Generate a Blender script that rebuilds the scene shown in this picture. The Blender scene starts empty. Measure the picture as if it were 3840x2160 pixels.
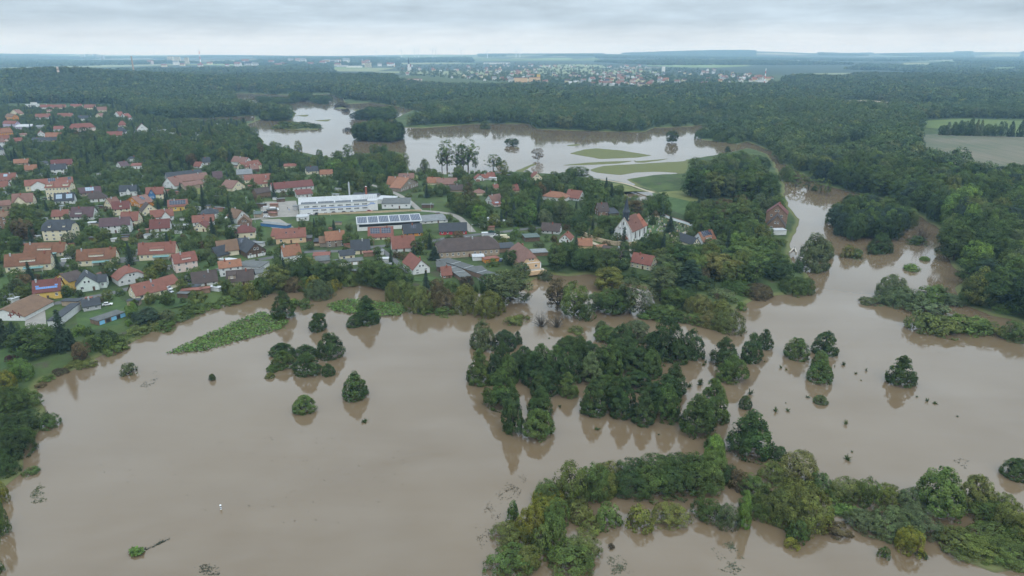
import bpy, math, random
import numpy as np
random.seed(7); rng = np.random.default_rng(7)
sc = bpy.context.scene
R = math.radians
# ------------------------------------------------------------------ camera
CAMZ = 118.0
PITCH = math.atan2(890, 2560)
cam = bpy.data.cameras.new('camera'); cam.lens = 24.0; cam.sensor_width = 36.0
cam.clip_start = 1.0; cam.clip_end = 60000
camo = bpy.data.objects.new('camera', cam); sc.collection.objects.link(camo)
camo.location = (0, 0, CAMZ); camo.rotation_euler = (math.pi/2 - PITCH, 0, 0)
sc.camera = camo
# ------------------------------------------------------------------ sky, sun, exposure
SUN_EL, SUN_AZ = R(50), R(160)           # azimuth measured from +Y clockwise: behind the camera
SKY = 1.0; HAZE = 9.0e-5
w = bpy.data.worlds.new('World'); sc.world = w; w.use_nodes = True
nt = w.node_tree; nt.nodes.clear()
def N(t, **k):
    n = nt.nodes.new(t)
    for a, b in k.items(): setattr(n, a, b)
    return n
def wl(a, b): nt.links.new(a, b)
def wmath(op, a, b=None, c=None):
    n = N('ShaderNodeMath', operation=op)
    for i, v in enumerate((a, b, c)):
        if v is None: continue
        if isinstance(v, (int, float)): n.inputs[i].default_value = v
        else: wl(v, n.inputs[i])
    return n.outputs[0]
sky = N('ShaderNodeTexSky', sky_type='NISHITA'); sky.sun_disc = False
sky.sun_elevation = SUN_EL; sky.sun_rotation = SUN_AZ
tc = N('ShaderNodeTexCoord'); sep = N('ShaderNodeSeparateXYZ'); wl(tc.outputs['Generated'], sep.inputs[0])
zc = wmath('MAXIMUM', sep.outputs['Z'], 0.008)
comb = N('ShaderNodeCombineXYZ')
zz = wmath('ADD', zc, 0.03)
wl(wmath('DIVIDE', sep.outputs['X'], zz), comb.inputs[0]); wl(wmath('DIVIDE', sep.outputs['Y'], zz), comb.inputs[1])
noi = N('ShaderNodeTexNoise'); noi.inputs['Scale'].default_value = 0.16; noi.inputs['Detail'].default_value = 6; noi.inputs['Roughness'].default_value = 0.55
wl(comb.outputs[0], noi.inputs['Vector'])
noi2 = N('ShaderNodeTexNoise'); noi2.inputs['Scale'].default_value = 0.75; noi2.inputs['Detail'].default_value = 5
wl(comb.outputs[0], noi2.inputs['Vector'])
cl = N('ShaderNodeCombineXYZ'); wl(wmath('MULTIPLY', sep.outputs['X'], 5.0), cl.inputs[0]); wl(wmath('MULTIPLY', sep.outputs['Y'], 5.0), cl.inputs[1]); wl(wmath('MULTIPLY', sep.outputs['Z'], 26.0), cl.inputs[2])
noi3 = N('ShaderNodeTexNoise'); noi3.inputs['Scale'].default_value = 1.3; noi3.inputs['Detail'].default_value = 7; noi3.inputs['Roughness'].default_value = 0.6; wl(cl.outputs[0], noi3.inputs['Vector'])
nz = wmath('ADD', wmath('ADD', wmath('MULTIPLY', noi.outputs['Fac'], 0.25), wmath('MULTIPLY', noi2.outputs['Fac'], 0.1)), wmath('MULTIPLY', noi3.outputs['Fac'], 0.65))
var = wmath('ADD', wmath('MULTIPLY', wmath('SUBTRACT', nz, 0.5), 1.5), 1.0)
# overcast sky: brightness grows towards the zenith, pale strip low over the horizon
over = wmath('ADD', wmath('MULTIPLY', zc, 2.6), 1.0)
low = N('ShaderNodeMapRange'); low.interpolation_type = 'SMOOTHSTEP'
low.inputs['From Min'].default_value = 0.0; low.inputs['From Max'].default_value = 0.045
low.inputs['To Min'].default_value = 1.0; low.inputs['To Max'].default_value = 0.0
wl(sep.outputs['Z'], low.inputs['Value'])
mixc = N('ShaderNodeMix', data_type='RGBA')
mixc.inputs['A'].default_value = (0.505, 0.605, 0.69, 1); mixc.inputs['B'].default_value = (0.80, 0.845, 0.875, 1)
wl(low.outputs[0], mixc.inputs['Factor'])
scl = N('ShaderNodeVectorMath', operation='SCALE'); wl(mixc.outputs['Result'], scl.inputs[0])
lowv = wmath('ADD', wmath('MULTIPLY', wmath('SUBTRACT', var, 1.0), wmath('SUBTRACT', 1.0, wmath('MULTIPLY', low.outputs[0], 0.6))), 1.0)
wl(wmath('MULTIPLY', lowv, over), scl.inputs['Scale'])
bg1 = N('ShaderNodeBackground'); bg1.inputs['Strength'].default_value = 0.05; wl(sky.outputs[0], bg1.inputs['Color'])
bg2 = N('ShaderNodeBackground'); bg2.inputs['Strength'].default_value = SKY; wl(scl.outputs[0], bg2.inputs['Color'])
mx = N('ShaderNodeMixShader'); mx.inputs[0].default_value = 0.93
wl(bg1.outputs[0], mx.inputs[1]); wl(bg2.outputs[0], mx.inputs[2])
wo = N('ShaderNodeOutputWorld'); wl(mx.outputs[0], wo.inputs['Surface'])
sun = bpy.data.lights.new('sun', 'SUN'); sun.energy = 1.0; sun.angle = R(35); sun.color = (1, .97, .93)
suno = bpy.data.objects.new('sun', sun); sc.collection.objects.link(suno)
suno.rotation_euler = (math.pi/2 - SUN_EL, 0, -SUN_AZ + math.pi)
vs = sc.view_settings
vs.view_transform = 'Standard'; vs.look = 'None'; vs.exposure = 0.06; vs.gamma = 1.0
vs.use_curve_mapping = False
sc.render.engine = 'CYCLES'
cy = sc.cycles
cy.use_denoising = True
try: cy.denoiser = 'OPENIMAGEDENOISE'
except Exception: pass
cy.max_bounces = 6; cy.diffuse_bounces = 2; cy.glossy_bounces = 2; cy.transmission_bounces = 2
cy.volume_bounces = 1; cy.transparent_max_bounces = 4; cy.sample_clamp_indirect = 4.0
cy.use_adaptive_sampling = False
# ------------------------------------------------------------------ picture measure <-> place
# measures are taken on a 2576 px wide copy of the photograph and turned into points on the ground
K = 3840/2576
sp, cp = math.sin(PITCH), math.cos(PITCH)
def ray(px, py):
    u = (px*K-1920)/2560; v = (1080-py*K)/2560
    return u, cp+v*sp, -sp+v*cp
def unp(px, py, z=0.0):
    dx, dy, dz = ray(px, py)
    dz = min(dz, -0.004) if not isinstance(dz, np.ndarray) else np.minimum(dz, -0.004)
    t = (z-CAMZ)/dz
    return dx*t, dy*t
def zat(px, py, Y):
    dx, dy, dz = ray(px, py); return CAMZ + dz*Y/dy
def proj(x, y, z):
    dz = z-CAMZ
    d = y*cp - dz*sp
    u = x/d; v = (y*sp+dz*cp)/d
    return (1920+2560*u)/K, (1080-2560*v)/K, d
def crop(ox, oy, s):
    return lambda x, y: ((ox+x/s)/K, (oy+y/s)/K)
CR = dict(A=crop(0, 360, 3.22), B=crop(0, 760, 3.22), C=crop(700, 560, 3.22), D=crop(700, 760, 3.22),
          E=crop(1400, 560, 3.22), F=crop(1400, 760, 3.22), G=crop(2100, 560, 3.22), H=crop(2100, 760, 2.576),
          L=crop(0, 1150, 2.862), M=crop(0, 1650, 2.841), Q=crop(1700, 1150, 2.342), T=crop(2600, 1200, 2.0774),
          U=crop(1750, 1650, 2.4533), V=crop(2700, 1650, 2.2596), W=crop(1900, 1000, 2.576), X=crop(2700, 400, 2.2596),
          Y=crop(2700, 900, 2.2596), Z=crop(0, 560, 6.44), P=lambda x, y: (x, y))
# ------------------------------------------------------------------ shoreline
WATER = [
 # flood in front, the river, the inlets below the church
 [(-900,1900),(-60,1500),(-12,1440),(8,1330),(2,1235),(55,1190),(60,1120),(100,1085),(118,1040),(90,990),(108,958),(180,933),(258,893),
  (330,862),(420,817),(480,792),(560,768),(640,747),(700,735),(770,730),(830,724),(900,718),(985,728),(1060,744),(1180,740),(1280,736),
  (1322,716),(1345,700),(1380,690),(1430,696),(1485,690),(1540,706),(1580,712),(1630,722),(1645,750),(1652,775),(1690,774),(1705,796),(1800,800),
  (1850,778),(1900,752),(1960,742),(2030,738),(2042,716),(2030,690),(1998,668),(1985,640),(1990,605),(2004,582),(2010,552),(1985,520),(1975,498),
  (1974,468),(1962,438),(1948,410),(1930,388),(1905,378),(1880,372),(1860,362),(1880,357),(1905,366),(1940,382),(1985,425),(2010,432),(2040,455),(2085,470),
  (2130,480),(2215,500),(2298,535),(2375,583),(2384,648),(2402,675),(2432,702),(2402,723),(2405,758),(2435,770),(2494,794),(2553,806),(2600,860),(2760,890),
  (3600,1000),(4500,1900)],
 # the lake behind the village and the flooded wood
 [(1010,320),(1060,322),(1200,312),(1330,312),(1350,325),(1480,330),(1620,333),(1645,322),(1740,318),(1790,312),(1772,325),(1747,335),(1765,352),
  (1800,355),(1850,362),(1885,370),(1850,380),(1800,390),(1728,402),(1722,436),(1640,441),(1578,451),(1600,468),(1640,478),(1555,456),(1480,446),(1440,442),
  (1300,432),(1230,437),(1150,440),(1060,438),(1032,430),(1020,405),(1010,385),(985,380),(900,388),(850,398),(780,388),(740,378),(700,368),(672,372),
  (655,345),(625,338),(625,312),(660,300),(735,302),(745,285),(720,264),(640,260),(585,244),(600,234),(690,238),(760,240),(830,236),(862,248),(868,262),
  (930,258),(1000,268),(1042,275),(1010,290),(985,302)],
 [(350,352),(450,350),(540,352),(572,358),(545,366),(500,368),(440,361),(360,369)],
 [(365,297),(440,301),(520,298),(640,291),(640,304),(560,311),(440,308)],
 [(1572,484),(1640,482),(1652,493),(1622,510),(1580,501)],
]
ISLES = [
 [(1432,386),(1475,375),(1500,373),(1560,378),(1642,391),(1600,397),(1510,400),(1470,393)],
 [(1398,417),(1480,409),(1530,406),(1600,404),(1560,411),(1490,415)],
 [(1588,407),(1690,398),(1655,405),(1610,410)],
 [(1480,428),(1520,417),(1640,410),(1735,405),(1735,437),(1660,432),(1600,434),(1560,441),(1500,434)],
 [(1418,366),(1450,362),(1466,364),(1440,368)],
 [(1298,430),(1325,418),(1352,409),(1350,413),(1330,423),(1310,434)],
 [(688,318),(740,306),(812,316),(800,327),(720,326)],
 [(1278,360),(1300,370),(1312,378),(1300,374)],
 [(855,258),(872,264),(860,268),(880,275),(840,273),(862,265)],
 [(700,276),(730,274),(724,278)], [(742,291),(780,288),(770,294)], [(784,303),(836,300),(822,306)], [(880,276),(935,275),(920,282)],
 [(2055,1305),(2090,1282),(2160,1280),(2200,1290),(2160,1302),(2100,1300)],
 [(2390,1395),(2480,1360),(2576,1385),(2640,1420),(2500,1440)],
]
def clean(poly):
    out = []
    n = len(poly)
    for i in range(n):
        a = np.array(poly[i]); b = np.array(poly[(i+1) % n])
        k = max(1, int(np.hypot(*(b-a))//40))
        for j in range(k): out.append(a+(b-a)*j/k)
    return np.array([unp(p[0], p[1], 0) for p in out])
WPX = [list(p) for p in WATER]
WATER = [clean(p) for p in WATER]; ISLES = [clean(p) for p in ISLES]
def sdf(X, Y, poly):
    a = poly; b = np.roll(poly, -1, 0)
    d2 = np.full(X.shape, 1e18); ins = np.zeros(X.shape, bool)
    for (ax, ay), (bx, by) in zip(a, b):
        ex, ey = bx-ax, by-ay
        L = ex*ex+ey*ey
        if L < 1e-6: continue
        t = np.clip(((X-ax)*ex+(Y-ay)*ey)/L, 0, 1)
        d2 = np.minimum(d2, (X-ax-t*ex)**2+(Y-ay-t*ey)**2)
        c = (ay > Y) != (by > Y)
        if ey != 0: ins ^= c & (X < ex*(Y-ay)/ey+ax)
    d = np.sqrt(d2)
    return np.where(ins, -d, d)
def wob(X, Y, s, k):
    return (np.sin(X/s+k)*np.cos(Y/s*1.13-k)+.6*np.sin(X/s*2.1+Y/s*1.7+k*2)+.4*np.cos(Y/s*3.3-X/s*2.9+k))/2
def bump(X, Y, cx, cy, sx, sy, h): return h*np.exp(-((X-cx)/sx)**2-((Y-cy)/sy)**2)
def hills(X, Y):
    h = bump(X, Y, -1450, 2250, 430, 300, 46)+bump(X, Y, -700, 2700, 420, 250, 14)+bump(X, Y, 1500, 2600, 900, 500, 10)
    far = np.clip((Y-5200)/5200, 0, 1)
    h = h + far*(22+16*np.sin(X/1900+1)+10*np.sin(X/700+Y/1500))
    h = h + bump(X, Y, 2700, 12600, 1700, 1300, 36)+bump(X, Y, 4300, 13000, 1400, 1500, 40)+bump(X, Y, 8200, 13000, 3600, 2500, 72)
    h = h + bump(X, Y, -1500, 8200, 800, 500, 18)+bump(X, Y, 3800, 6500, 2500, 900, 14)
    return np.maximum(h, 0)*np.clip((Y-1450)/400, 0, 1)
GZ = 2.5
def terrain(X, Y):
    X = np.asarray(X, float); Y = np.asarray(Y, float)
    sw = np.full(X.shape, 1e9)
    near = Y < 2600
    if near.any():
        for p in WATER: sw[near] = np.minimum(sw[near], sdf(X[near], Y[near], p))
    si = np.full(X.shape, 1e9)
    if near.any():
        for p in ISLES: si[near] = np.minimum(si[near], sdf(X[near], Y[near], p))
    amp = np.clip(Y/400, .5, 2.0)
    sw = sw + wob(X, Y, 9, 1.0)*amp
    z = np.where(sw > 0, np.minimum(sw*.2, GZ), np.maximum(sw*.2, -1.6))
    isl = np.clip(-si+wob(X, Y, 8, 3)*amp*.7, -9, 9)
    z = np.maximum(z, np.where(si < 20, np.clip(isl*.08, -1.6, .32), -1.6))
    return z + np.where(sw > 10, hills(X, Y), 0)
def tz(x, y): return float(terrain(np.array([x]), np.array([y]))[0])
def onland(px, py):
    z = GZ
    for _ in range(3):
        x, y = unp(px, py, z); z = tz(x, y)
    return x, y, z
# ------------------------------------------------------------------ materials
MATS = {}
class NB:
    def __init__(s, m): s.t = m.node_tree; s.t.nodes.clear()
    def n(s, t, **k):
        x = s.t.nodes.new(t)
        for a, b in k.items(): setattr(x, a, b)
        return x
    def l(s, a, b): s.t.links.new(a, b)
    def val(s, sock, v):
        if isinstance(v, (int, float)): sock.default_value = v
        elif isinstance(v, tuple): sock.default_value = v
        else: s.l(v, sock)
    def math(s, op, a, b=0.0):
        x = s.n('ShaderNodeMath', operation=op); s.val(x.inputs[0], a); s.val(x.inputs[1], b); return x.outputs[0]
    def noise(s, vec, scale, detail=3, rough=.55):
        x = s.n('ShaderNodeTexNoise'); x.inputs['Scale'].default_value = scale; x.inputs['Detail'].default_value = detail
        x.inputs['Roughness'].default_value = rough
        if vec is not None: s.l(vec, x.inputs['Vector'])
        return x.outputs['Fac']
    def mix(s, f, a, b, bt='MIX'):
        x = s.n('ShaderNodeMix', data_type='RGBA', blend_type=bt)
        s.val(x.inputs['Factor'], f); s.val(x.inputs['A'], a); s.val(x.inputs['B'], b); return x.outputs['Result']
    def ramp(s, f, stops, const=False):
        x = s.n('ShaderNodeValToRGB'); s.l(f, x.inputs[0])
        cr = x.color_ramp
        if const: cr.interpolation = 'CONSTANT'
        while len(cr.elements) > 1: cr.elements.remove(cr.elements[-1])
        cr.elements[0].position = stops[0][0]; cr.elements[0].color = stops[0][1]
        for p, c in stops[1:]:
            e = cr.elements.new(p); e.color = c
        return x.outputs[0]
    def bsdf(s, col, rough=.8, spec=.3, bump=None, bs=.3, bd=.1, metal=0, normal=None):
        b = s.n('ShaderNodeBsdfPrincipled'); s.val(b.inputs['Base Color'], col); s.val(b.inputs['Roughness'], rough)
        b.inputs['Specular IOR Level'].default_value = spec; b.inputs['Metallic'].default_value = metal
        if bump is not None:
            q = s.n('ShaderNodeBump'); q.inputs['Strength'].default_value = bs; q.inputs['Distance'].default_value = bd
            s.l(bump, q.inputs['Height']); s.l(q.outputs[0], b.inputs['Normal'])
        o = s.n('ShaderNodeOutputMaterial'); s.l(b.outputs[0], o.inputs[0]); return b
def newmat(name):
    m = bpy.data.materials.new(name); m.use_nodes = True; MATS[name] = m; return m, NB(m)
def c4(c): return (c[0], c[1], c[2], 1.0)
def posn(b): return b.n('ShaderNodeNewGeometry').outputs['Position']
def objc(b): return b.n('ShaderNodeTexCoord').outputs['Object']
def leafmat(name, src):
    m, b = newmat(name)
    oi = b.n('ShaderNodeObjectInfo')
    if src == 'color': base = oi.outputs['Color']
    else:
        base = b.ramp(oi.outputs['Random'], [(0, c4((0.027, 0.056, 0.024))), (.2, c4((0.041, 0.078, 0.032))), (.4, c4((0.059, 0.102, 0.039))), (.55, c4((0.039, 0.078, 0.041))),
            (.7, c4((0.071, 0.115, 0.041))), (.84, c4((0.056, 0.093, 0.054))), (.93, c4((0.098, 0.112, 0.046))), (1, c4((0.122, 0.177, 0.049)))])
    if src == 'random':      # stands of different species
        sn = b.ramp(b.noise(posn(b), .0045, 3, .55), [(.38, (0, 0, 0, 1)), (.64, (1, 1, 1, 1))])
        base = b.mix(b.math('MULTIPLY', sn, .55), base, c4((.072, .105, .040)))
    if src == 'garden': base = b.mix(.5, base, c4((.085, .125, .035)))
    at = b.n('ShaderNodeAttribute'); at.attribute_name = 'tint'
    n = b.noise(objc(b), .45 if src == 'color' else .2, 2)
    f = b.math('MULTIPLY', at.outputs['Fac'], b.math('ADD', b.math('MULTIPLY', n, .9), .55))
    v = b.n('ShaderNodeVectorMath', operation='SCALE'); b.l(base, v.inputs[0]); b.l(f, v.inputs['Scale'])
    wm_ = b.mix(1.0, v.outputs[0], (1.14, 1.0, .84, 1), 'MULTIPLY')
    hsv = b.n('ShaderNodeHueSaturation'); hsv.inputs['Saturation'].default_value = 1.0
    b.l(b.math('ADD', b.math('MULTIPLY', b.noise(objc(b), .25, 1), .07), .465), hsv.inputs['Hue']); b.l(wm_, hsv.inputs['Color'])
    d = b.n('ShaderNodeBsdfDiffuse'); b.l(hsv.outputs[0], d.inputs[0])
    t = b.n('ShaderNodeBsdfTranslucent'); b.l(hsv.outputs[0], t.inputs[0])
    g = b.n('ShaderNodeBsdfGlossy'); g.inputs['Roughness'].default_value = .55; g.inputs[0].default_value = (.6, .65, .6, 1)
    mx = b.n('ShaderNodeMixShader'); mx.inputs[0].default_value = .10; b.l(d.outputs[0], mx.inputs[1]); b.l(t.outputs[0], mx.inputs[2])
    m2 = b.n('ShaderNodeMixShader'); m2.inputs[0].default_value = .02; b.l(mx.outputs[0], m2.inputs[1]); b.l(g.outputs[0], m2.inputs[2])
    o = b.n('ShaderNodeOutputMaterial'); b.l(m2.outputs[0], o.inputs[0])
    return m
LEAF = leafmat('foliage', 'color'); LEAFFAR = leafmat('foliage_wood', 'random'); LEAFGARDEN = leafmat('foliage_garden', 'garden')
m, b = newmat('bark'); b.bsdf(b.mix(b.noise(objc(b), 3, 4), c4((.045, .035, .025)), c4((.10, .085, .07))), .9, .2)
m, b = newmat('bark_pale'); b.bsdf(b.mix(b.noise(objc(b), 3, 4), c4((.16, .14, .12)), c4((.34, .32, .29))), .9, .2)
def roofmat(name, c1, c2, row=.33, rough=.75, mott=1.4):
    m, b = newmat(name)
    o = objc(b); sx = b.n('ShaderNodeSeparateXYZ'); b.l(o, sx.inputs[0])
    wv = b.n('ShaderNodeTexWave'); wv.wave_type = 'BANDS'; wv.bands_direction = 'Z'; wv.inputs['Scale'].default_value = 1.6; wv.inputs['Distortion'].default_value = .3
    b.l(o, wv.inputs['Vector'])
    big = b.noise(o, .35, 4); fine = b.noise(o, mott*2.5, 4, .7)
    f = b.math('ADD', b.math('MULTIPLY', big, .55), b.math('MULTIPLY', fine, .5))
    col = b.mix(b.ramp(f, [(.32, (0, 0, 0, 1)), (.72, (1, 1, 1, 1))]), c4(tuple(x*.82 for x in c1)), c4(tuple(x*.82 for x in c2)))
    col = b.mix(b.math('MULTIPLY', b.ramp(b.noise(o, .9, 5, .7), [(.52, (0, 0, 0, 1)), (.68, (1, 1, 1, 1))]), .42), col, c4((.05, .045, .03)))
    col = b.mix(.22, col, wv.outputs['Color'], 'MULTIPLY')
    b.bsdf(col, rough, .3, wv.outputs['Fac'], .5, .05); return m
roofmat('roof_red', (.19, .072, .05), (.30, .12, .083)); roofmat('roof_orange', (.23, .098, .055), (.38, .175, .095), mott=2.2)
roofmat('roof_bright', (.20, .066, .048), (.295, .112, .08)); roofmat('roof_brown', (.055, .038, .034), (.12, .085, .072))
roofmat('roof_purple', (.085, .045, .05), (.15, .09, .095)); roofmat('roof_slate', (.035, .04, .048), (.075, .082, .093))
roofmat('roof_darkred', (.13, .04, .035), (.21, .075, .06)); roofmat('roof_grey', (.16, .17, .175), (.28, .29, .29)); roofmat('roof_felt', (.085, .09, .09), (.17, .175, .165), mott=.8)
roofmat('roof_green', (.08, .115, .10), (.14, .18, .16)); roofmat('roof_oldbrown', (.15, .085, .05), (.25, .15, .09), mott=2.4); roofmat('roof_pink', (.20, .10, .075), (.29, .16, .125))
roofmat('roof_white', (.44, .45, .46), (.62, .63, .64), mott=.6); roofmat('roof_mottled', (.13, .062, .035), (.29, .125, .065), mott=3.0)
def wallmat(name, c, dirt=.25):
    m, b = newmat(name)
    o = objc(b)
    f = b.noise(o, .8, 5, .6); g = b.noise(o, 6, 3)
    col = b.mix(b.ramp(f, [(.3, (0, 0, 0, 1)), (.75, (1, 1, 1, 1))]), c4(tuple(x*(1-dirt) for x in c)), c4(c))
    b.bsdf(col, .9, .2, g, .1, .02); return m
for nm, c in dict(white=(.68, .68, .66), cream=(.70, .62, .44), yellow=(.66, .44, .12), pink=(.66, .52, .46), peach=(.66, .45, .27), grey=(.42, .42, .42), tan=(.42, .33, .24),
                  taupe=(.30, .25, .20), orange=(.58, .24, .055), redwall=(.42, .045, .05), blue=(.06, .16, .32), lightblue=(.22, .50, .72), brick=(.30, .19, .13), greywhite=(.58, .58, .56),
                  lilac=(.48, .40, .52), palegreen=(.62, .68, .62), timber=(.15, .10, .07), brownbrick=(.24, .16, .11), concrete=(.36, .34, .31)).items():
    wallmat('wall_'+nm, c, .42 if nm in ('brick', 'brownbrick', 'taupe', 'tan', 'timber', 'concrete') else .2)
def plain(name, c, rough=.6, spec=.4, metal=0, var=.0):
    m, b = newmat(name)
    col = c4(c)
    if var: col = b.mix(b.noise(objc(b), 1.2, 4), c4(tuple(x*(1-var) for x in c)), c4(tuple(min(1, x*(1+var)) for x in c)))
    b.bsdf(col, rough, spec, metal=metal); return m
plain('frame_white', (.75, .75, .73)); plain('glass', (.018, .022, .028), .12, .6); plain('door_brown', (.10, .05, .03), var=.3); plain('metal_grey', (.42, .43, .44), .45, .5, .3, .2)
plain('chimney_brick', (.25, .09, .06), .9, .2, var=.3); plain('solar', (.016, .022, .045), .22, .5, var=.3); plain('solar_pale', (.26, .33, .40), .3, .5, var=.2); plain('solar_blue', (.05, .16, .42), .25, .6, var=.2)
plain('panel_frame', (.22, .24, .27), .4); plain('tyre', (.02, .02, .02), .9); plain('stone', (.36, .32, .27), .9, .2, var=.4); plain('wood', (.20, .14, .085), .9, .2, var=.4)
plain('stripe_blue', (.03, .16, .50), .5); plain('white_paint', (.8, .8, .8), .5); plain('dark_metal', (.03, .03, .032), .6); plain('red_paint', (.5, .05, .04), .5); plain('skin', (.45, .28, .2)); plain('cloth_dark', (.03, .035, .06), .9)
plain('tarp', (.55, .57, .60), .6, var=.3); plain('brown_door', (.16, .03, .025), .8, var=.2); plain('orange_paint', (.62, .2, .05)); plain('glass_green', (.16, .28, .27), .15, .6)
plain('chimney_tan', (.34, .25, .17), .9, .2, var=.3); plain('sandstone', (.44, .34, .22), .9, .2, var=.35); plain('solar_hall', (.022, .032, .065), .25, .5, var=.3)
plain('church_slate', (.028, .036, .046), .55, .4, var=.35); plain('copper_dark', (.05, .06, .065), .5); plain('timber_dark', (.04, .028, .02), .9)
m, b = newmat('car_paint'); oi = b.n('ShaderNodeObjectInfo'); bs = b.bsdf(oi.outputs['Color'], .25, .5); bs.inputs['Coat Weight'].default_value = .6
# asphalt and yards
m, b = newmat('asphalt'); p = posn(b); b.bsdf(b.mix(b.noise(p, .12, 5, .7), c4((.055, .055, .056)), c4((.13, .128, .124))), .75, .35)
m, b = newmat('concrete_yard'); p = posn(b); b.bsdf(b.mix(b.noise(p, .25, 6, .7), c4((.12, .11, .10)), c4((.34, .31, .27))), .85, .3)
m, b = newmat('gravel_path'); p = posn(b); b.bsdf(b.mix(b.noise(p, .4, 5, .7), c4((.26, .21, .15)), c4((.42, .36, .27))), .95, .2)
m, b = newmat('lawn'); p = posn(b)
b.bsdf(b.mix(b.ramp(b.noise(p, .16, 5, .65), [(.3, (0, 0, 0, 1)), (.7, (1, 1, 1, 1))]), c4((.032, .058, .018)), c4((.066, .105, .030))), .9, .2, b.noise(p, 2, 3), .6, .2)
m, b = newmat('meadow'); p = posn(b)
b.bsdf(b.mix(b.ramp(b.noise(p, .09, 6, .7), [(.3, (0, 0, 0, 1)), (.7, (1, 1, 1, 1))]), c4((.085, .10, .028)), c4((.16, .165, .055))), .9, .2, b.noise(p, 1, 3), .6, .3)
# ground sheet
m, b = newmat('ground'); p = posn(b)
sx = b.n('ShaderNodeSeparateXYZ'); b.l(p, sx.inputs[0])
g1 = b.mix(b.ramp(b.noise(p, .045, 6, .65), [(.35, (0, 0, 0, 1)), (.65, (1, 1, 1, 1))]), c4((.032, .048, .018)), c4((.070, .098, .030)))
g1 = b.mix(b.ramp(b.noise(p, .13, 4, .6), [(.58, (0, 0, 0, 1)), (.70, (1, 1, 1, 1))]), g1, c4((.065, .058, .038)))
wet = b.ramp(sx.outputs['Z'], [(.35, (1, 1, 1, 1)), (.75, (0, 0, 0, 1))])
g1 = b.mix(b.math('MULTIPLY', wet, .85), g1, b.mix(b.noise(p, .25, 5, .7), c4((.085, .090, .030)), c4((.155, .155, .060))))
mud = b.ramp(sx.outputs['Z'], [(0.0, (1, 1, 1, 1)), (.09, (0, 0, 0, 1))])
g1 = b.mix(b.math('MULTIPLY', mud, .7), g1, c4((.075, .062, .036)))
vo = b.n('ShaderNodeTexVoronoi'); vo.inputs['Scale'].default_value = .00135; vo.inputs['Randomness'].default_value = .9
mp = b.n('ShaderNodeMapping'); mp.inputs['Scale'].default_value = (1, 1.0, 0); b.l(p, mp.inputs[0]); b.l(mp.outputs[0], vo.inputs['Vector'])
sv = b.n('ShaderNodeSeparateColor'); b.l(vo.outputs['Color'], sv.inputs[0])
fld = b.ramp(sv.outputs[0], [(0, c4((.03, .045, .025))), (.66, c4((.03, .045, .025))), (.67, c4((.17, .19, .10))), (.8, c4((.24, .22, .15))), (.9, c4((.14, .19, .07)))], True)
ff = b.ramp(b.math('DIVIDE', sx.outputs['Y'], 10000.0), [(.34, (0, 0, 0, 1)), (.38, (1, 1, 1, 1))])
b.bsdf(b.mix(ff, g1, fld), .95, .15, b.noise(p, .8, 4), .6, .3)
# water: muddy, mirror-like, slight ripples
m, b = newmat('flood_water'); p = posn(b)
mp = b.n('ShaderNodeMapping'); mp.inputs['Scale'].default_value = (1, 1, 1); b.l(p, mp.inputs[0])
r1 = b.noise(mp.outputs[0], .55, 3, .6); r2 = b.noise(mp.outputs[0], .06, 3, .5)
hgt = b.math('ADD', b.math('MULTIPLY', r1, .25), b.math('MULTIPLY', r2, .6))
calm = b.ramp(b.noise(p, .008, 3), [(.42, (.35, .35, .35, 1)), (.62, (1, 1, 1, 1))])
hgt = b.math('MULTIPLY', hgt, calm)
wc = b.mix(b.ramp(b.noise(p, .012, 4, .6), [(.3, (0, 0, 0, 1)), (.7, (1, 1, 1, 1))]), c4((.128, .088, .050)), c4((.152, .108, .064)))
ms = b.n('ShaderNodeMapping'); ms.inputs['Scale'].default_value = (.010, .055, 1); ms.inputs['Rotation'].default_value = (0, 0, R(35)); b.l(p, ms.inputs[0])
silt = b.ramp(b.noise(ms.outputs[0], 1.0, 5, .65), [(.46, (0, 0, 0, 1)), (.62, (1, 1, 1, 1))])
wc = b.mix(b.math('MULTIPLY', silt, .24), wc, c4((.170, .125, .082)))
wind = b.ramp(b.noise(ms.outputs[0], .7, 3, .5), [(.40, (.025, .025, .025, 1)), (.70, (.11, .11, .11, 1))])
bs = b.bsdf(wc, wind, .5, hgt, .06, .10); bs.inputs['IOR'].default_value = 1.6
# ------------------------------------------------------------------ object helpers
COL = sc.collection.objects
def tag(o, label=None, cat=None, group=None, kind=None):
    if label: o['label'] = label
    if cat: o['category'] = cat
    if group: o['group'] = group
    if kind: o['kind'] = kind
    return o
def mk(name, verts, faces, mats, mi=None, parent=None, loc=None, rot=None):
    me = bpy.data.meshes.new(name); me.from_pydata([tuple(v) for v in verts], [], faces); me.update()
    for q in (mats if isinstance(mats, (list, tuple)) else [mats]): me.materials.append(MATS[q] if isinstance(q, str) else q)
    if mi is not None: me.polygons.foreach_set('material_index', np.array(mi, np.int32))
    return ob(name, me, parent, loc, rot)
def ob(name, me, parent=None, loc=None, rot=None):
    o = bpy.data.objects.new(name, me); COL.link(o)
    if parent is not None: o.parent = parent
    if loc is not None: o.location = loc
    if rot is not None: o.rotation_euler = rot
    return o
def empty(name, loc, rz=0):
    o = bpy.data.objects.new(name, None); COL.link(o); o.location = loc; o.rotation_euler = (0, 0, rz); o.empty_display_size = .5; return o
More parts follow.
